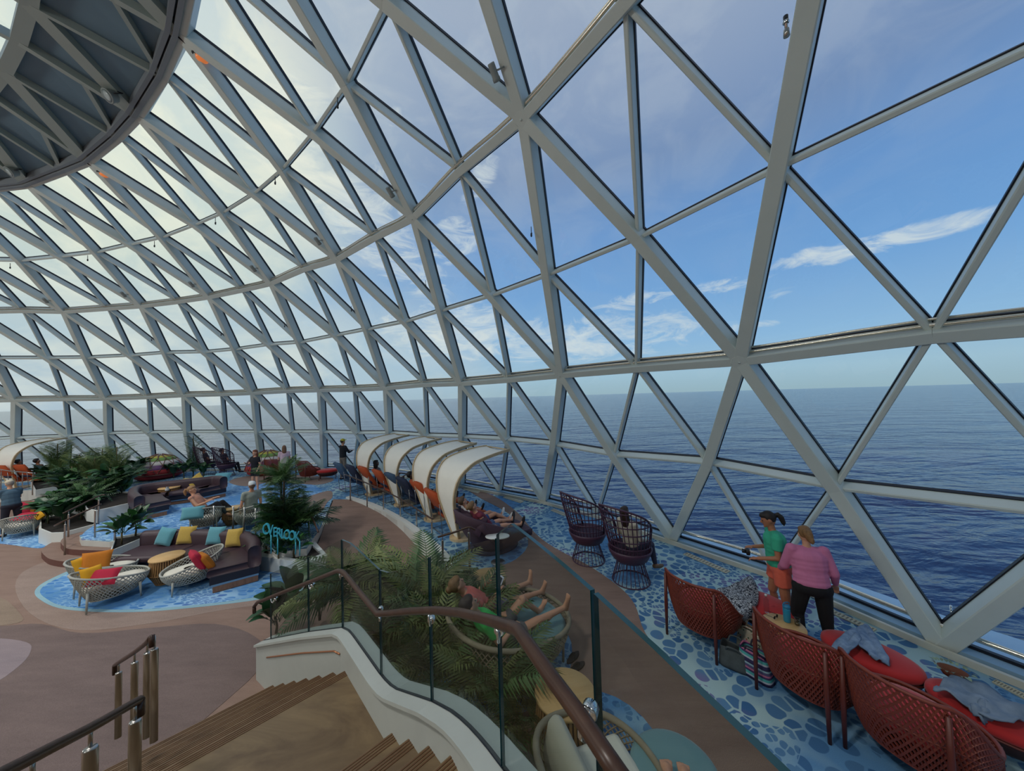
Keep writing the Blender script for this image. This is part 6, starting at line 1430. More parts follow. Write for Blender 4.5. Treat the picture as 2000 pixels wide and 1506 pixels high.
# standing and sitting further off
person('person in a black jacket and yellow cap standing behind the farthest canopy', at(671, 938, .01), face(.5, .9), 1.80, top=(30, 32, 40), sleeve='long', bottom=(120, 110, 100), hair=(60, 50, 40), extra_hat=(206, 196, 74), detail=0, arm=((30, 6), (30, 6)), fore=((100, -20), (100, -20)))
person('person with auburn hair in a black dress and red wrap standing on the upper lounge', at(499, 963, .01), face(-.25, -1), 1.66, top=(24, 24, 32), bottom=(24, 24, 32), legs='shorts', hair=(120, 66, 40), hstyle='shoulder', sk=LIGHT, detail=0, arm=((20, 8), (-5, 14)), fore=((120, -20), (40, 10)), shoes=(90, 70, 60))
person('person in a pale pink shirt with fair hair standing beyond the tall palm', at(556, 946, .01), face(-.6, .8), 1.64, top=(222, 190, 200), bottom=(40, 40, 60), legs='long', hair=(128, 92, 66), hstyle='shoulder', sk=LIGHT, detail=0, fore=((80, -14), (80, -14)))
for (x, y), fx, lab in (((407, 929), (0.55, 0.85), 'person in dark clothes sitting in the left distant plum chair'), ((443, 931), (0.35, 0.93), 'person in dark clothes sitting in the right distant plum chair')):
    q = at(x, y, 0); a = dict(SIT); person(lab, (q.x, q.y, 0), face(*fx), 1.68, top=(44, 44, 56), bottom=(40, 40, 48), hair=(40, 32, 30), sk=TAN, detail=0, **a)
q = at(402, 1033, 0)
person('person in black leggings reclining in the left rope chair behind the sofa', (q.x - .05, q.y, 0), face(.95, .3), 1.66, hip=0.50, lean=28, thigh=((118, 6), (112, 6)), shin=((40, 4), (44, 4)), arm=((40, 12), (40, 12)), fore=((110, -10), (110, -10)), head=(0, 20), top=(196, 140, 116), sleeve='none', bottom=(22, 22, 28), hair=(150, 112, 76), hstyle='ponytail', sk=LIGHT, shoes=(140, 96, 70))
q = at(490, 1030, 0)
person('person in a pale cap sitting in the right rope chair behind the sofa', (q.x, q.y, 0), face(-.75, .65), 1.74, hip=0.50, lean=14, thigh=((86, 8), (86, 8)), shin=((20, 4), (20, 4)), top=(150, 160, 152), bottom=(90, 90, 90), hair=(120, 96, 80), extra_hat=(206, 214, 218), sk=LIGHT, detail=0)
person('person in a blue checked shirt and flat cap standing at the left edge', at(22, 1046, LOW + .01), face(-.9, .2), 1.72, lean=-10, top=(72, 98, 116), bottom=(30, 32, 46), legs='long', hair=(150, 140, 130), extra_hat=(196, 184, 160), sk=LIGHT, detail=1, arm=((20, 8), (20, 8)), fore=((60, 0), (60, 0)), fat=1.15)
for (x, y), lab, tp_ in (((48, 952), 'person with dark hair on the lounger under the left edge canopy', (70, 60, 70)), ((84, 950), 'person with short dark hair on the orange lounger right of the left edge canopy', (90, 70, 60))):
    q = at(x, y, 0); person(lab, (q.x, q.y, 0), face(.15, 1), 1.7, hip=.50, lean=16, thigh=((84, 6), (84, 6)), shin=((74, 5), (74, 5)), top=tp_, bottom=(40, 40, 50), hair=(40, 30, 28), sk=TAN, detail=0)
# the barefoot couple on the daybed
rzd = face(dbf.x, dbf.y)
def on_bed(x, y, label, **kw):
    a = dict(REC); a.update(kw); q = DB + Matrix.Rotation(rzd, 3, 'Z') @ Vector((x, y, 0)); return person(label, (q.x, q.y, 0), rzd, **a)
w1_, iw1 = on_bed(-0.34, -0.12, 'barefoot person in a coral top with a hair bun lying on the rope daybed', hip=.56, lean=50, thigh=((92, 5), (92, 5)), shin=((86, 4), (88, 4)), top=(204, 110, 100), bottom=(120, 116, 130), legs='shorts', hair=(128, 94, 60), hstyle='bun', sk=LIGHT, shoes=None, detail=1, fore=((120, -16), (120, -16)), arm=((50, 10), (50, 10)))
m1_, im1 = on_bed(0.24, -0.25, 'barefoot person in a bright green shirt with short dark hair lying on the rope daybed', H=1.74, hip=.56, lean=46, thigh=((100, 8), (122, 4)), shin=((92, 4), (46, 6)), top=(46, 176, 84), bottom=(92, 92, 96), legs='shorts', hair=(44, 32, 26), sk=LIGHT, shoes=None, detail=1, fore=((100, -20), (100, -20)), arm=((30, 14), (30, 14)))
tb_ = world_of(w1_, (iw1['hand'][0] + iw1['hand'][1]) / 2)
t = thing('tablet', 'tablet in a pale case held up by the person in the coral top', 'tablet', tb_ + Vector((0.03, .02, .05)), rzd); 
mb = MB(); mb.rbox((0, 0, 0), (.25, .012, .18), .006, Matrix.Rotation(-.5, 3, 'X')); mb.build('case', mat('pale_case', (190, 196, 214), .5), t); mb = MB(); mb.box((0, -.0075, 0), (.22, .004, .15), Matrix.Rotation(-.5, 3, 'X')); mb.build('screen', mat('dark_screen', (40, 44, 60), .15), t)
# bare toes of someone below the frame, resting on the teal ottoman
mb = MB(); fpos = at(1316, 1497, .50)
sk_ = skin(LIGHT)
tf = thing('person', 'bare feet of someone below the frame resting on the round teal ottoman', 'person', (fpos.x, fpos.y - .02, 0.445), -0.25)
mb = MB()
for s_ in (-.055, .055):
    heel = Vector((s_, -.22, .05)); ball = Vector((s_ * 1.15, -.03, .075)); an = Vector((s_, -.24, .12)); kn = Vector((s_ * 1.2, -.62, .10))
    capsule(mb, heel, ball, .034, .038); capsule(mb, an, ball, .034, .026); capsule(mb, heel, an, .034, .034); capsule(mb, an, kn, .036, .05)
    for q in range(5): capsule(mb, ball + Vector(((q - 2) * .017, 0, .004)), ball + Vector(((q - 2) * .02, .052 - abs(q - (1.2 if s_ > 0 else 2.8)) * .006, .012)), .014, .011, 6)
capsule(mb, Vector((-.066, -.6, .10)), Vector((.066, -.6, .10)), .05, .05)
fuse(mb, 'feet', sk_, tf, .007, 2)
# ------------------------------------------------------------------ plants
rng = random.Random(7)
def leafmat(n_, c, rgh=0.55): return mat(n_, c, rgh, rnd=0.35, var=0.15, nscale=9)
PALM_G = leafmat('palm_green', (62, 92, 46)); PALM_O = leafmat('palm_olive', (98, 108, 56)); FERN_G = leafmat('fern_green', (66, 100, 52)); FERN_L = leafmat('fern_light', (118, 134, 78))
DARK_G = leafmat('dark_leaf', (30, 66, 38), 0.4); MID_G = leafmat('mid_leaf', (46, 92, 44), 0.4); STEM = mat('plant_stem', (92, 84, 56), 0.8); TRUNK = mat('dark_trunk', (56, 46, 34), 0.9, var=0.3, nscale=14)
FR_MESH = {}
def frond_mesh(kind, m, seed, length=1.0):
    """pinnate frond along +Y rising and arching, unit length"""
    key = (kind, m.name, seed)
    if key in FR_MESH: return FR_MESH[key]
    r = random.Random(seed); mb = MB(); n_ = {'palm': 22, 'fern': 26, 'feather': 20}[kind]; droop = {'palm': 0.55, 'fern': 0.75, 'feather': 0.35}[kind] * r.uniform(.75, 1.2)
    pts = []
    for i in range(n_ + 1):
        t = i / n_; pts.append(Vector((0.05 * math.sin(t * 3 + seed), t * (1 - .15 * droop * t), -droop * t * t * 0.75)))
    mb.tube(pts, [0.010 * (1 - .8 * i / n_) for i in range(n_ + 1)], 4, cap=False)
    for i in range(3 if kind == 'palm' else 2, n_ + 1):
        t = i / n_; L_ = {'palm': 0.36, 'fern': 0.17, 'feather': 0.24}[kind] * math.sin(math.pi * (0.16 + 0.80 * t)) ** .8 * r.uniform(.85, 1.12)
        w = {'palm': 0.021, 'fern': 0.017, 'feather': 0.012}[kind]
        d = (pts[i] - pts[i - 1]).normalized()
        for sx in (-1, 1):
            sweep_ = {'palm': 0.75, 'fern': 0.25, 'feather': .35}[kind]
            out = (Vector((sx, 0, 0)) + d * sweep_ + Vector((0, 0, r.uniform(-.25, .15)))).normalized()
            a = pts[i]; mid_ = a + out * L_ * .5 + Vector((0, 0, .02)); tip = a + out * L_ - Vector((0, 0, L_ * .38 * r.uniform(.6, 1.3)))
            mb.add([a - d * w * .3, mid_ - d * w, tip, mid_ + d * w, a + d * w * .3, ], [(0, 1, 3, 4), (1, 2, 3)] if sx > 0 else [(4, 3, 1, 0), (3, 2, 1)])
    FR_MESH[key] = mb.mesh(kind + '_frond', m); return FR_MESH[key]
def leaf_mesh(m, seed, long=1.6):
    key = ('leaf', m.name, seed, long)
    if key in FR_MESH: return FR_MESH[key]
    mb = MB(); L_, W_ = 1.0, 1.0 / long; n_ = 7; r = random.Random(seed); dr = r.uniform(.2, .6)
    mb.tube([(0, 0, 0), (0, .3, .06), (0, .45, .05)], 0.012, 4, cap=False)
    P = lambda u, v: Vector(((2 * v - 1) * W_ / 2 * math.sin(math.pi * min(1, u * .93 + .05)) ** .75, 0.4 + 0.75 * u, .05 - dr * u * u * .5 + abs(2 * v - 1) * .10 * math.sin(math.pi * u)))
    mb.grid(P, n_, 4)
    FR_MESH[key] = mb.mesh('leaf', m); return FR_MESH[key]
def plant(label, loc, kind, n_, length, h=0.0, mats=(PALM_G,), tilt=(0.2, 1.2), cat='plant', name=None, group=None, seed=1, trunk=None, spread=0.05, levels=1, long=1.6, az=None):
    """n_ fronds or leaves leaving a stem of height h; levels > 1 spreads them up the stem in whorls"""
    r = random.Random(seed * 31 + 5)
    t = thing(name or {'palm': 'palm', 'fern': 'fern', 'feather': 'feathery_shrub', 'leaf': 'broadleaf_plant'}[kind], label, cat, loc, r.uniform(0, 6.28) if az is None else 0, group)
    mb = MB(); hh = max(h, .12)
    mb.tube([(0, 0, 0), (0.01, 0.01, hh * .5), (0, 0, hh)], [0.045 if trunk else .022, .035 if trunk else .018, .018], 7); mb.build('stem', TRUNK if trunk else STEM, t)
    for k in range(n_):
        f = k / max(1, n_ - 1); m = mats[k % len(mats)]; sd = r.randrange(3)
        me = leaf_mesh(m, sd, long) if kind == 'leaf' else frond_mesh(kind, m, sd)
        a = k * 2.39996 + r.uniform(-.3, .3)
        if az is not None: a = r.uniform(az[0], az[1])
        if kind != 'palm' and levels == 1 and h > .3: z = h * r.uniform(.05, 1.0); el_ = lerp(tilt[1], tilt[0], z / h) + r.uniform(-.3, .3); s_ = length * lerp(1.1, .75, z / h) * r.uniform(.8, 1.2)
        elif levels > 1: z = h * (0.08 + 0.92 * f); el_ = lerp(tilt[1], tilt[0], f ** 1.3) + r.uniform(-.12, .12); s_ = length * lerp(1.0, 0.45, f) * r.uniform(.85, 1.15)
        else: z = hh * r.uniform(.8, 1.0); el_ = lerp(tilt[0], tilt[1], f) + r.uniform(-.1, .1); s_ = length * r.uniform(.8, 1.15)
        o = link('leaf' if kind == 'leaf' else 'frond', me, t, (spread * math.cos(a + 1.57), spread * math.sin(a + 1.57), z))
        o.rotation_euler = (math.pi / 2 - el_, r.uniform(-.25, .25), a); o.scale = (s_, s_, s_)
    return t
P_ = plant
# tall palm with the lettering
pz = LOW + .28
P_('tall layered palm rising behind the blue lettering', at(556, 1074, pz), 'palm', 74, 0.80, 1.72, (DARK_G, PALM_G), (1.25, 0.1), seed=3, trunk=True, levels=3)
P_('palm crown spreading at the head of the tall palm', at(551, 1062, pz), 'palm', 22, 0.6, 1.78, (PALM_G, FERN_G), (1.0, 0.0), seed=4, trunk=True)
P_('spiky dark palm leaning over the ramp beside the lettering', at(582, 1062, pz), 'palm', 30, 0.9, 0.5, (DARK_G, DARK_G, PALM_G), (1.4, 0.3), seed=5)
P_('dark bushy palm behind the first letters', at(535, 1066, pz), 'leaf', 34, 0.42, 0.9, (DARK_G, MID_G), (1.3, -0.1), seed=19, long=2.6)
for i, (x, y, l_, n_) in enumerate(((520, 1083, 'low broadleaf plant at the left foot of the blue lettering', 14), (545, 1096, 'broadleaf plant spilling over the planter edge under the lettering', 16), (575, 1090, 'low leafy plant at the right foot of the blue lettering', 14))):
    P_(l_, at(x, y, pz), 'leaf', n_, 0.34, 0.2, (DARK_G, MID_G), (1.1, -0.1), seed=20 + i, long=2.0)
# palms behind the glass balustrade
bz = -0.1
P_('palm behind the glass balustrade, left of the tall glass edge', at(690, 1205, bz), 'palm', 26, 0.98, 0.5, (PALM_O, PALM_G), (1.4, 0.45), seed=6)
P_('palm in the bed behind the glass at the middle of the balustrade', at(825, 1245, bz), 'palm', 22, 1.05, 0.55, (PALM_O, PALM_G, PALM_O), (1.45, 0.3), seed=7)
P_('low palm in the bed in front of the daybed, fronds arching right', at(900, 1290, bz), 'palm', 22, 0.95, 0.35, (PALM_O, PALM_G), (1.0, 0.15), seed=8)
P_('palm low in the bed beside the stair stringer', at(850, 1370, bz), 'palm', 20, 0.85, 0.3, (PALM_O, PALM_G), (1.2, 0.1), seed=9)
P_('palm fronds at the near end of the planted bed', at(960, 1420, bz), 'palm', 22, 0.8, 0.35, (PALM_O, PALM_O, PALM_G), (1.1, 0.1), seed=10)
P_('palm in the bed nearest the upper end of the handrail', at(1030, 1470, bz), 'palm', 16, 0.62, 0.25, (PALM_O, PALM_G), (1.1, 0.1), seed=11)
P_('dense low palm filling the bed below the landing glass', at(760, 1320, bz), 'palm', 20, 0.8, 0.3, (PALM_O, PALM_G), (1.2, 0.1), seed=12)
P_('spiky palm behind the glass at the ramp foot', at(735, 1215, bz), 'palm', 18, 0.7, 0.3, (DARK_G, PALM_O), (1.3, 0.3), seed=13)
P_('broad-leaved plant at the lower end of the balustrade', at(578, 1215, -.2), 'leaf', 13, 0.62, 0.25, (DARK_G, MID_G), (1.3, 0.1), seed=14, long=2.3)
P_('dark leafy plant spilling over the stringer foot', at(540, 1238, -.2), 'leaf', 14, 0.46, 0.2, (DARK_G, DARK_G, MID_G), (1.0, -0.5), seed=15, long=2.8)
P_('dark shrub between the big leaves and the palm behind the glass', at(625, 1212, -.2), 'leaf', 16, 0.46, 0.4, (DARK_G, MID_G), (1.3, 0.0), seed=16, long=2.6)
# planting by the lower sofa's left end
for i, (x, y, z, l_) in enumerate(((238, 1064, LOW + .47, 'dark leafy shrub at the left end of the lower sofa'), (265, 1048, LOW + .47, 'dark leafy shrub behind the left end of the lower sofa'))):
    P_(l_, at(x, y, z), 'leaf', 22, 0.42, 0.3, (DARK_G, MID_G), (1.3, -0.3), seed=30 + i, long=2.0)
# the trough left of the steps and the bank of ferns behind it
TR = [(95, 1024, LOW + .37, 'leaf', 'dark leafy plant at the left of the white trough'), (125, 1026, LOW + .37, 'leaf', 'leafy plant in the middle of the white trough'), (160, 1016, LOW + .37, 'leaf', 'leafy plant at the right of the white trough'), (110, 1005, LOW + .37, 'leaf', 'bushy plant at the back left of the white trough'), (150, 1000, LOW + .37, 'leaf', 'bushy plant at the back right of the white trough')]
for i, (x, y, z, k_, l_) in enumerate(TR): P_(l_, at(x, y, z), k_, 32, 0.5, 0.6, (DARK_G, DARK_G, MID_G), (1.3, -0.2), seed=40 + i, long=2.0)
BK = [(205, 985, 'fern', 1.0, .9, 'dark fern over the upper white planter'), (185, 970, 'feather', 1.0, 1.5, 'tall feathery fern left of the distant sofa'), (228, 968, 'feather', 0.95, 1.9, 'tallest feathery fern behind the upper white planter'), (240, 978, 'leaf', 0.6, .8, 'dark broadleaf shrub beside the distant sofa end'), (170, 985, 'leaf', 0.55, .8, 'dark shrub in the middle of the fern bank'), (200, 955, 'feather', 0.9, 1.7, 'airy fern in the middle of the bank'), (155, 958, 'feather', .9, 1.5, 'airy pale fern on the left of the bank'), (250, 950, 'fern', .8, .9, 'dark fern behind the left end of the distant sofa'), (130, 975, 'leaf', .6, .5, 'green leafy shrub by the far left ledge'), (105, 962, 'leaf', .6, .55, 'green leafy shrub in the far left planter'), (112, 950, 'feather', 1.05, 1.9, 'layered feathery tree fern beside the left canopy'), (270, 940, 'leaf', .55, .8, 'dark shrub behind the distant sofa'), (168, 1000, 'fern', .9, .7, 'dark fern hanging over the middle handrail'), (215, 972, 'leaf', .6, 1.0, 'dark broadleaf shrub under the tallest fern'), (140, 965, 'fern', .9, 1.1, 'dark fern between the airy ferns'), (178, 955, 'leaf', .6, 1.2, 'dark shrub at the back of the fern bank'), (150, 1000, 'fern', .8, .4, 'low fern in front of the bank'), (90, 950, 'leaf', .6, .6, 'dark shrub beside the left canopy foot')]
for i, (x, y, k_, l_, h_, lab) in enumerate(BK):
    p = at(x, y, 0.05)
    if k_ == 'feather': P_(lab, p, k_, 60, l_ * 1.0, h_, (FERN_G, FERN_L, FERN_L, PALM_G), (1.0, -0.15), seed=60 + i, levels=3)
    elif k_ == 'fern': P_(lab, p, k_, 34, l_, h_, (DARK_G, FERN_G), (1.2, -0.1), seed=60 + i)
    else: P_(lab, p, k_, 40, l_, h_ * 1.2, (DARK_G, DARK_G, MID_G), (1.4, -0.3), seed=60 + i, long=2.2)
BS = [(288, 940, 'fern', .7, .6, 'spiky reddish fern behind the distant sofa'), (340, 935, 'leaf', .5, .55, 'dark shrub left of the tall fern behind the sofa'), (378, 932, 'feather', .85, 2.0, 'tall feathery fern in front of the distant peacock chairs'), (360, 936, 'leaf', .5, .7, 'dark leafy shrub at the foot of the tall fern'), (398, 934, 'leaf', .45, .5, 'dark leafy shrub right of the tall fern')]
for i, (x, y, k_, l_, h_, lab) in enumerate(BS):
    p = at(x, y, 0.01)
    if k_ == 'feather': P_(lab, p, k_, 44, l_ * .75, h_, (FERN_G, PALM_G), (1.1, -0.1), seed=90 + i, levels=3)
    else: P_(lab, p, k_, 22, l_, h_, (DARK_G, MID_G), (1.3, -0.1), seed=90 + i, long=2.2)
# ------------------------------------------------------------------ small things
def pat_mat(name, build, rough=.9):
    m = bpy.data.materials.new(name); m.use_nodes = True; g = NG(m.node_tree); b = m.node_tree.nodes['Principled BSDF']
    t = g.n('ShaderNodeTexCoord'); g.l(build(g, t.outputs['Object']), b.inputs['Base Color']); b.inputs['Roughness'].default_value = rough; b.inputs['Specular IOR Level'].default_value = .2
    MATS[name] = m; return m
def bw(g, v):
    n = g.n('ShaderNodeTexNoise', i_Scale=34.0, i_Detail=2.0, i_Distortion=1.2); g.l(v, n.inputs['Vector'])
    return g.ramp(n.outputs['Fac'], [(0, srgb(26, 28, 38)), (.47, srgb(30, 32, 44)), (.5, srgb(200, 204, 208)), (.56, srgb(206, 210, 212)), (.6, srgb(40, 48, 66))])
def floral(g, v):
    n = g.n('ShaderNodeTexVoronoi', i_Scale=34.0); g.l(v, n.inputs['Vector']); s_ = g.n('ShaderNodeSeparateColor'); g.l(n.outputs['Color'], s_.inputs[0])
    c = g.ramp(s_.outputs[0], [(0, srgb(70, 96, 70)), (.3, srgb(184, 92, 84)), (.5, srgb(216, 200, 172)), (.75, srgb(214, 150, 110)), (.9, srgb(60, 70, 80))], 'CONSTANT')
    return g.mix(g.ramp(n.outputs['Distance'], [(0, 0.0), (.32, 0.0), (.4, 1.0)]), c, srgb(206, 196, 172))
def stripes(g, v):
    s_ = g.n('ShaderNodeSeparateXYZ'); g.l(v, s_.inputs[0]); w_ = g.math('FRACT', g.math('MULTIPLY', s_.outputs[2], 5.2))
    return g.ramp(w_, [(0, srgb(60, 54, 92)), (.14, srgb(186, 190, 200)), (.24, srgb(84, 170, 168)), (.4, srgb(70, 60, 100)), (.52, srgb(190, 110, 140)), (.62, srgb(90, 84, 120)), (.78, srgb(150, 180, 190)), (.88, srgb(58, 52, 84))], 'CONSTANT')
def denim(g, v):
    n = g.n('ShaderNodeTexNoise', i_Scale=14.0, i_Detail=5.0); g.l(v, n.inputs['Vector']); return g.ramp(n.outputs['Fac'], [(.3, srgb(98, 122, 152)), (.7, srgb(142, 164, 190))])
def greytowel(g, v):
    n = g.n('ShaderNodeTexNoise', i_Scale=9.0, i_Detail=5.0); g.l(v, n.inputs['Vector']); return g.ramp(n.outputs['Fac'], [(.3, srgb(104, 122, 142)), (.7, srgb(138, 154, 172))])
BW = pat_mat('black_white_print', bw); FLO = pat_mat('floral_print', floral); STR = pat_mat('bright_stripes', stripes); DEN = pat_mat('denim_cloth', denim); TOW = pat_mat('grey_blue_towel', greytowel)
def drape(label, strips, m, name, cat, amp=.02, th=.012):
    """cloth made of strips; a strip is a list of cross rows, each row two points (px, py, z)"""
    rows0 = strips[0]; o = at(*rows0[len(rows0) // 2][0]); r = random.Random(len(label)); t = None; mb = MB()
    for rows in strips:
        A_ = catmull([at(*a) for a, b in rows], 5); B_ = catmull([at(*b) for a, b in rows], 5); n_ = len(A_); nv = 12
        ph = [r.uniform(0, 6) for _ in range(6)]
        def f(u, v):
            i = min(n_ - 1, round(u * (n_ - 1))); p = A_[i].lerp(B_[i], v)
            w = math.sin(v * 15 + u * 5 + ph[0]) * .5 + math.sin(v * 8 - u * 9 + ph[1]) * .6 + math.sin(u * 17 + v * 4 + ph[2]) * .4 + math.sin(v * 27 + u * 11 + ph[3]) * .25
            edge = math.sin(u * 9 + ph[4]) * .02 * (1 if v in (0, 1) else 0)
            return p - o + Vector((edge, edge, amp * (w + .9)))
        mb.grid(f, n_ - 1, nv, thick=-th)
    ob = mb.build(name, m, None, o); return tag(ob, label, cat)
drape('black and white patterned wrap draped from the woven chair onto the red ottoman', [[((1402, 1158, .50), (1470, 1128, .455)), ((1412, 1176, .50), (1478, 1148, .46)), ((1430, 1192, .50), (1482, 1166, .46)), ((1446, 1206, .48), (1478, 1186, .44)), ((1456, 1218, .36), (1470, 1204, .36))]], BW, 'patterned_wrap', 'wrap', .022)
drape('blue denim shirt with loose sleeves laid across the middle red ottoman', [[((1662, 1232, .46), (1692, 1224, .45)), ((1668, 1246, .47), (1706, 1240, .46)), ((1678, 1262, .47), (1722, 1262, .46)), ((1696, 1280, .46), (1734, 1284, .45)), ((1712, 1292, .44), (1740, 1304, .42))], [((1664, 1230, .48), (1684, 1250, .48)), ((1646, 1244, .47), (1668, 1272, .47)), ((1630, 1262, .45), (1652, 1284, .45)), ((1619, 1272, .38), (1642, 1296, .36))]], DEN, 'denim_shirt', 'shirt', .014)
drape('grey blue towel bunched on the ottoman at the right edge', [[((1822, 1350, .46), (1862, 1322, .46)), ((1846, 1362, .47), (1900, 1338, .46)), ((1880, 1380, .47), (1945, 1356, .46)), ((1925, 1402, .47), (1992, 1376, .46)), ((1975, 1424, .46), (2050, 1400, .45))], [((1890, 1386, .49), (1925, 1372, .49)), ((1905, 1402, .46), (1938, 1392, .46)), ((1922, 1418, .38), (1940, 1412, .38))]], TOW, 'towel', 'towel', .024)
# bags between the chairs
def bag(label, px, py, size, m, rz, name, flop=0.25, handles=True, hm=None):
    p = at(px, py, 0.0); p.z = 0.012; t = thing(name, label, 'bag', p, rz); w, d, h = size; mb = MB()
    def f(u, v):
        a = math.tau * u; k = 1 - flop * v * v * (.6 + .4 * math.sin(a * 2)); c_, s_ = math.cos(a), math.sin(a)
        return Vector((w / 2 * math.copysign(abs(c_) ** .5, c_) * (1 - .12 * v), d / 2 * math.copysign(abs(s_) ** .5, s_) * k, h * v * (1 + .05 * math.sin(a * 3))))
    mb.grid(f, 28, 8, closed_u=True, thick=.01); mb.add([f(k / 28, 0) for k in range(28)], [tuple(range(27, -1, -1))]); mb.build('bag_body', m, t)
    if handles:
        for s_ in (-1, 1): MB().tube(catmull([(-w * .22, s_ * d * .36, h * .95), (-w * .15, s_ * d * .5, h * 1.2), (w * .15, s_ * d * .5, h * 1.2), (w * .22, s_ * d * .36, h * .95)], 4), .011, 6).build('strap', hm or m, t)
    return t
CHAR = mat('charcoal_cloth', (74, 82, 84), .9, var=.25, nscale=9)
bag('striped tote bag in violet, teal and pink leaning by the middle woven chair', 1478, 1322, (.36, .20, .30), STR, -1.0, 'tote_bag', .2, True, mat('strap_dark', (50, 48, 66), .8))
bag('slouched charcoal bag on the floor between the woven chairs', 1436, 1300, (.34, .26, .22), CHAR, -.7, 'shoulder_bag', .5, True)
bag('floral fabric bag standing behind the charcoal bag', 1468, 1268, (.32, .22, .26), FLO, -.9, 'floral_bag', .35, True)
# on the side table
tt = TT - .004
CLEAR = glass('clear_plastic', (.86, .9, .92, 1), .6); WATERB = mat('tumbler_blue', (36, 142, 178), .3, coat=.3)
p = at(1498, 1196, tt); t = thing('water_bottle', 'clear plastic water bottle on the wooden side table', 'bottle', p)
MB().lathe([(.03, 0), (.033, .01), (.033, .12), (.028, .135), (.033, .15), (.03, .17), (.013, .2), (.013, .215)], 16).build('bottle_body', CLEAR, t); MB().lathe([(.015, .213), (.016, .235), (.014, .237)], 12).build('bottle_cap', WHITE, t)
p = at(1538, 1215, tt); t = thing('tumbler', 'blue drinking tumbler with a loop lid on the wooden side table', 'tumbler', p)
MB().lathe([(.036, 0), (.039, .01), (.042, .17), (.04, .18)], 20).build('tumbler_body', WATERB, t); MB().lathe([(.041, .178), (.043, .185), (.042, .21), (.03, .218)], 20).build('lid', mat('tumbler_lid', (40, 120, 160), .4), t); MB().tube(catmull([(-.035, 0, .21), (-.03, 0, .245), (.03, 0, .245), (.035, 0, .21)], 4), .006, 6).build('loop_handle', mat('tumbler_lid', (40, 120, 160), .4), t)
p = at(1558, 1222, tt); t = thing('drinking_glass', 'short clear drinking glass beside the blue tumbler', 'glass', p); MB().lathe([(.028, 0), (.034, .09), (.032, .09), (.026, .008)], 18, capt=False).build('glass_body', CLEAR, t); MB().lathe([(.0255, .009), (.028, .035)], 16).build('drink', mat('drink_amber', (120, 96, 60), .1), t)
p = at(1516, 1209, tt); t = thing('sunglasses', 'dark sunglasses lying on the wooden side table', 'sunglasses', p, .5)
for s_ in (-1, 1):
    MB().ell((s_ * .032, 0, .022), (.026, .006, .02), 12, 6).build('lens', mat('camera_black', (22, 22, 24), .5), t); MB().tube([(s_ * .058, 0, .028), (s_ * .056, .12, .02)], .003, 5).build('temple_arm', mat('camera_black', (22, 22, 24), .5), t)
MB().tube([(-.01, 0, .028), (.01, 0, .028)], .003, 5).build('bridge', mat('camera_black', (22, 22, 24), .5), t)
# leafy basket on the last ottoman
p = at(1862, 1322, .45); t = thing('leafy_basket', 'small brown basket edged with grey green leaves on the right edge ottoman', 'basket', p, -.9)
MB().lathe([(.05, 0), (.075, .07), (.068, .07), (.045, .012)], 18, capt=False, sx=1.4).build('basket_body', mat('basket_brown', (110, 66, 48), .8), t)
lm_ = leafmat('sage_leaf', (128, 148, 124)); me = leaf_mesh(lm_, 0, 1.6); r = random.Random(3)
for k in range(26):
    a = k * .2417; o = link('leaf', me, t, (.105 * math.cos(a), .078 * math.sin(a), .07)); o.rotation_euler = (r.uniform(.2, .9), r.uniform(-.4, .4), a - 1.57 + r.uniform(-.6, .6)); s_ = r.uniform(.035, .055); o.scale = (s_, s_, s_)
# cup and flip-flops by the daybed
p = at(956, 1163, .50); t = thing('cup', 'white paper cup on the drum table behind the barefoot couple', 'cup', p); MB().lathe([(.028, 0), (.038, .1), (.036, .1), (.026, .01)], 20, capt=False).build('cup_body', WHITE, t); MB().tube([(.037 * math.cos(k * .3142), .037 * math.sin(k * .3142), .1) for k in range(20)], .003, 5, closed=True).build('cup_rim', WHITE, t)
def flop(label, px, py, rz):
    p = at(px, py, 0.008); t = thing('flip_flop', label, 'sandal', p, rz, 'flip-flops by the daybed'); mb = MB()
    out = [(.048 * math.sin(a) * (1 + .16 * math.cos(a)), -.135 * math.cos(a)) for a in [math.tau * k / 22 for k in range(22)]]
    mb.prism([(x * (.82 if y < 0 else 1.0), y) for x, y in out], 0, .022); mb.build('sole', mat('sandal_dark', (52, 44, 42), .8), t)
    for s_ in (-1, 1): MB().tube(catmull([(0, .07, .02), (s_ * .025, .03, .045), (s_ * .042, -.03, .02)], 4), .008, 6).build('strap', mat('sandal_strap', (34, 32, 34), .7), t)
flop('dark flip-flop lying farther from the stair beside the daybed', 1120, 1287, -.75); flop('dark flip-flop lying nearer the stair beside the daybed', 1128, 1306, -.95)
# small jar and bowl on the distant drum table
p = at(327, 960, .5); t = thing('condiment_jar', 'small jars on the cane drum table by the distant sofa', 'jar', p); MB().lathe([(.05, 0), (.06, .05), (.04, .1), (.04, .12)], 12).build('jar_body', WHITE2, t); MB().lathe([(.045, .12), (.045, .14)], 12).build('lid', CHROME, t)
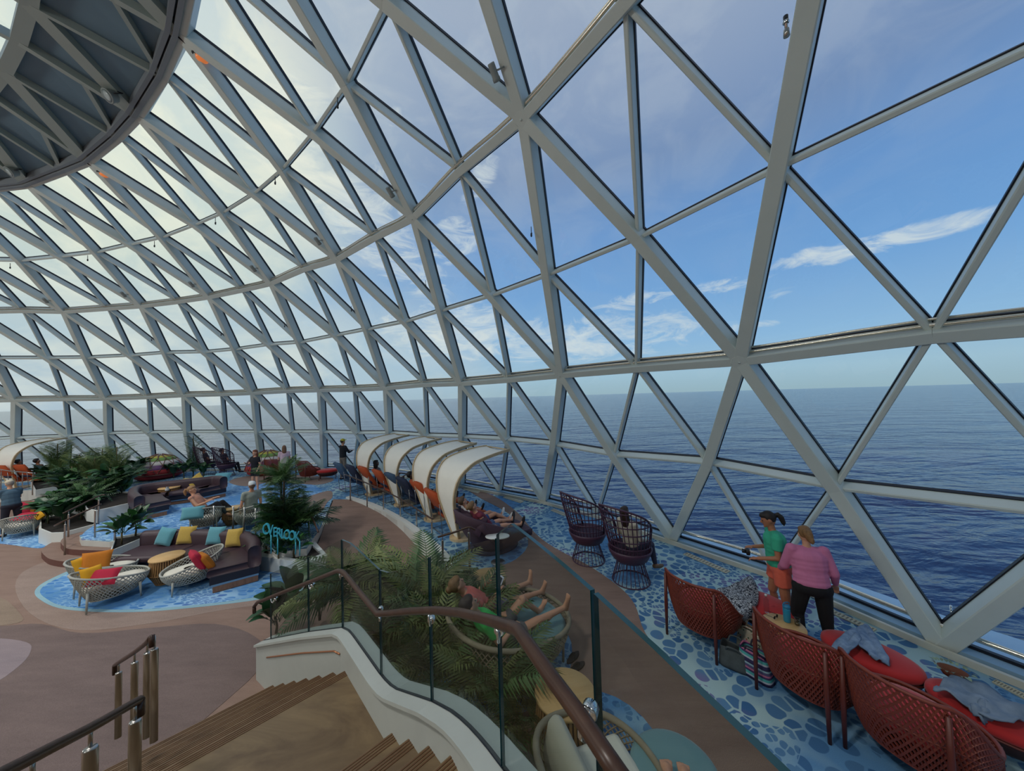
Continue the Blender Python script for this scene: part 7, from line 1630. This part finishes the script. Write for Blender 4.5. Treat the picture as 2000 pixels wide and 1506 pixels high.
# the blue lettering on its posts
LET = mat('lettering_blue', (66, 178, 200), .4); dL = (at(560, 1092, LOW + .33) - EYE).dot(FWD)
sgn = thing('lettering_sign', 'blue lettering on thin posts among the palm planter leaves', 'sign', atd(555, 1085, dL))
def letter(ch, px, py, hgt, depth, rz):
    cu = bpy.data.curves.new('letter', 'FONT'); cu.body = ch; cu.size = hgt / .69; cu.extrude = .018; cu.align_x = 'CENTER'; cu.bevel_depth = .002
    o = bpy.data.objects.new('letter', cu); C.objects.link(o)
    me = bpy.data.meshes.new_from_object(o.evaluated_get(bpy.context.evaluated_depsgraph_get())); bpy.data.objects.remove(o); me.materials.clear(); me.materials.append(LET)
    ob = link('letter', me, sgn, atd(px, py, depth) - sgn.location); ob.rotation_euler = (math.pi / 2, 0, rz); ob.scale = (.56, 1, 1); return ob
for ch, x, y, h_, dd in (('O', 521, 1044, .24, .98), ('V', 529, 1046, .22, .975), ('E', 538, 1048.5, .20, .97), ('R', 545.5, 1050, .20, .965), ('L', 553, 1052, .20, .96), ('O', 561, 1053.5, .20, .955), ('O', 571, 1055.5, .20, .95), ('K', 581, 1057.5, .20, .945)): letter(ch, x, y, h_, dL * dd, .25)
for x, y0, y1, dd in ((530, 1046, 1082, .97), (543, 1050, 1084, .965), (578, 1058, 1084, .945), (586, 1058, 1086, .943)):
    MB().tube([atd(x, y0, dL * dd) - sgn.location, atd(x, y1, dL * dd) - sgn.location], .012, 6).build('post', LET, sgn)
# fittings on the dome
FIT = mat('fitting_grey', (150, 156, 154), .45); FITD = mat('fitting_dark', (40, 40, 44), .4)
ORD = ['first', 'second', 'third', 'fourth', 'fifth', 'sixth', 'seventh', 'eighth', 'ninth']
def spot(i, where, label, nm='spotlight'):
    p = where - nout(where) * .02; t = thing(nm, label, 'spotlight', p, 0, 'spotlights on the dome ribs')
    ax = (ND['R4'][i] - ND['R6'][i]).normalized(); side = ax.cross(nout(where)).normalized(); q = ax.to_track_quat('Z', 'Y').to_matrix()
    off = -side * .16 - nout(where) * .04; mb = MB(); mb.lathe([(.045, -.10), (.05, -.09), (.05, .06), (.056, .07), (.056, .11)], 16); mb.v = [q @ Vector(v) + off for v in mb.v]; mb.build('lamp_housing', FIT, t)
    mb = MB(); mb.lathe([(.05, .111), (.03, .114)], 14); mb.v = [q @ Vector(v) + off for v in mb.v]; mb.build('lens', FITD, t)
    MB().tube([Vector((0, 0, 0)), off * .6, off - ax * .02], .012, 6).build('bracket', FIT, t)
for i in range(1, 9): spot(i, ND['R4'][i].lerp(ND['R5r'][i], .27), f'{ORD[i - 1]} grey spotlight from the right, mounted on a rib above the upper great ring')
for i in range(2, 9):
    p = ND['R5r'][i] - nout(ND['R5r'][i]) * .02 - (ND['R5r'][i] - ND['R5r'][i - 1]).normalized() * -.3; t = thing('cable_hook', f'{ORD[i - 2]} small dark cable hook from the right, under the thin upper ring', 'hook', p, 0, 'cable hooks on the upper thin ring')
    MB().tube([(0, 0, 0.02), (0, 0, -.10), (.02, 0, -.13)], .008, 5).build('wire', FITD, t); MB().lathe([(.012, -.19), (.02, -.17), (.016, -.12)], 8).build('weight', FITD, t)
for i in range(1, 7):
    w_ = ND['R4'][i].lerp(ND['R3r'][i], .62); side = (ND['R4'][i] - ND['R2'][i]).normalized().cross(nout(w_)).normalized(); p = w_ + side * .13 - nout(w_) * .01
    t = thing('cable_hook', f'{ORD[i - 1]} small dark cable hook from the right, on a rib between the two great rings', 'hook', p, 0, 'cable hooks on the lower ribs')
    MB().tube([(0, 0, 0.02), (0, 0, -.08), (.015, 0, -.11)], .007, 5).build('wire', FITD, t); MB().lathe([(.01, -.17), (.018, -.15), (.014, -.10)], 8).build('weight', FITD, t)
w_ = ND['R4'][0].lerp(ND['R3r'][0], .18); w_ = atd(1536, 52, (ND['R4'][0].lerp(ND['R3r'][0], .5) - EYE).dot(FWD) - .05); t = thing('sprinkler', 'small metal sprinkler clamped to the steep rib at top right', 'sprinkler', w_)
MB().tube([(0, 0, .09), (0, 0, .02)], .018, 8).build('clamp', FITD, t); MB().lathe([(.012, -.02), (.012, .02), (.026, .03), (.02, .05)], 10).build('nozzle', CHROME2, t); MB().lathe([(.024, -.09), (.02, -.03), (.012, -.02)], 10).build('cap', CHROME, t)
GLOW = bpy.data.materials.new('amber_lamp'); GLOW.use_nodes = True; b_ = GLOW.node_tree.nodes['Principled BSDF']; b_.inputs['Base Color'].default_value = srgb(226, 120, 60); b_.inputs['Emission Color'].default_value = srgb(230, 130, 70); b_.inputs['Emission Strength'].default_value = .5; b_.inputs['Roughness'].default_value = .3
for i, lab in ((3, 'amber lamp on the roof disc rim, the upper right one'), (5, 'amber lamp on the roof disc rim, the lower left one')):
    p = ND['R6'][i] + Vector((0, 0, -.12)) + radial(ND['R6'][i]) * .22; t = thing('amber_lamp', lab, 'lamp', p, 0, 'amber lamps on the roof disc rim')
    d_ = radial(p); MB().tube([-d_ * .25 + Vector((0, 0, .12)), Vector((0, 0, .03))], .014, 6).build('arm', FITD, t); MB().ell(d_ * .10 + Vector((0, 0, -.02)), (.1, .1, .06), rot=None).build('amber_lens', GLOW, t); MB().lathe([(.05, -.01), (.06, .05), (.02, .07)], 12).build('housing', FITD, t)
for i, lab in ((4, 'round floodlight hung under the roof disc'), (6, 'round floodlight at the lower left rim of the roof disc')):
    w_ = ND['R6'][i].lerp(R8(i), .30) + Vector((0, 0, -.12)); t = thing('floodlight', lab, 'floodlight', w_, 0, 'floodlights under the roof disc')
    q = Vector((-.3, -.7, -.6)).to_track_quat('Z', 'Y').to_matrix(); mb = MB(); mb.lathe([(.06, -.12), (.11, -.08), (.13, .04), (.14, .05), (.14, .07), (.12, .07)], 20); mb.v = [q @ Vector(v) for v in mb.v]; mb.build('lamp_housing', FIT, t)
    mb = MB(); mb.lathe([(.115, .072), (.05, .08)], 18); mb.v = [q @ Vector(v) for v in mb.v]; mb.build('lens', mat('pale_lens', (190, 200, 200), .2), t)
    mb = MB()
    for s_ in (-1, 1): mb.tube([q @ Vector((s_ * .15, 0, 0)), q @ Vector((s_ * .16, 0, -.16)), Vector((0, 0, .16))], .012, 6)
    mb.build('yoke', FITD, t)
# mooring clamp outside the glass at the lower right rib foot
p = ND['R0'][-1] + radial(ND['R0'][-1]) * .30; p.z = .28; t = thing('pipe_clamp', 'chrome pipe clamp outside the glass at the rib foot on the right', 'clamp', p)
MB().tube([(-.12, .1, 0), (.12, -.1, 0)], .035, 10).build('sleeve', CHROME2, t)
for a in (-1, 1): MB().tube([(a * .07, -a * .06, -.02), (a * .07, -a * .06, .24)], .012, 8).build('pin', CHROME2, t)
MB().box((0, 0, -.12), (.08, .08, .22)).build('bracket', CHROME2, t)
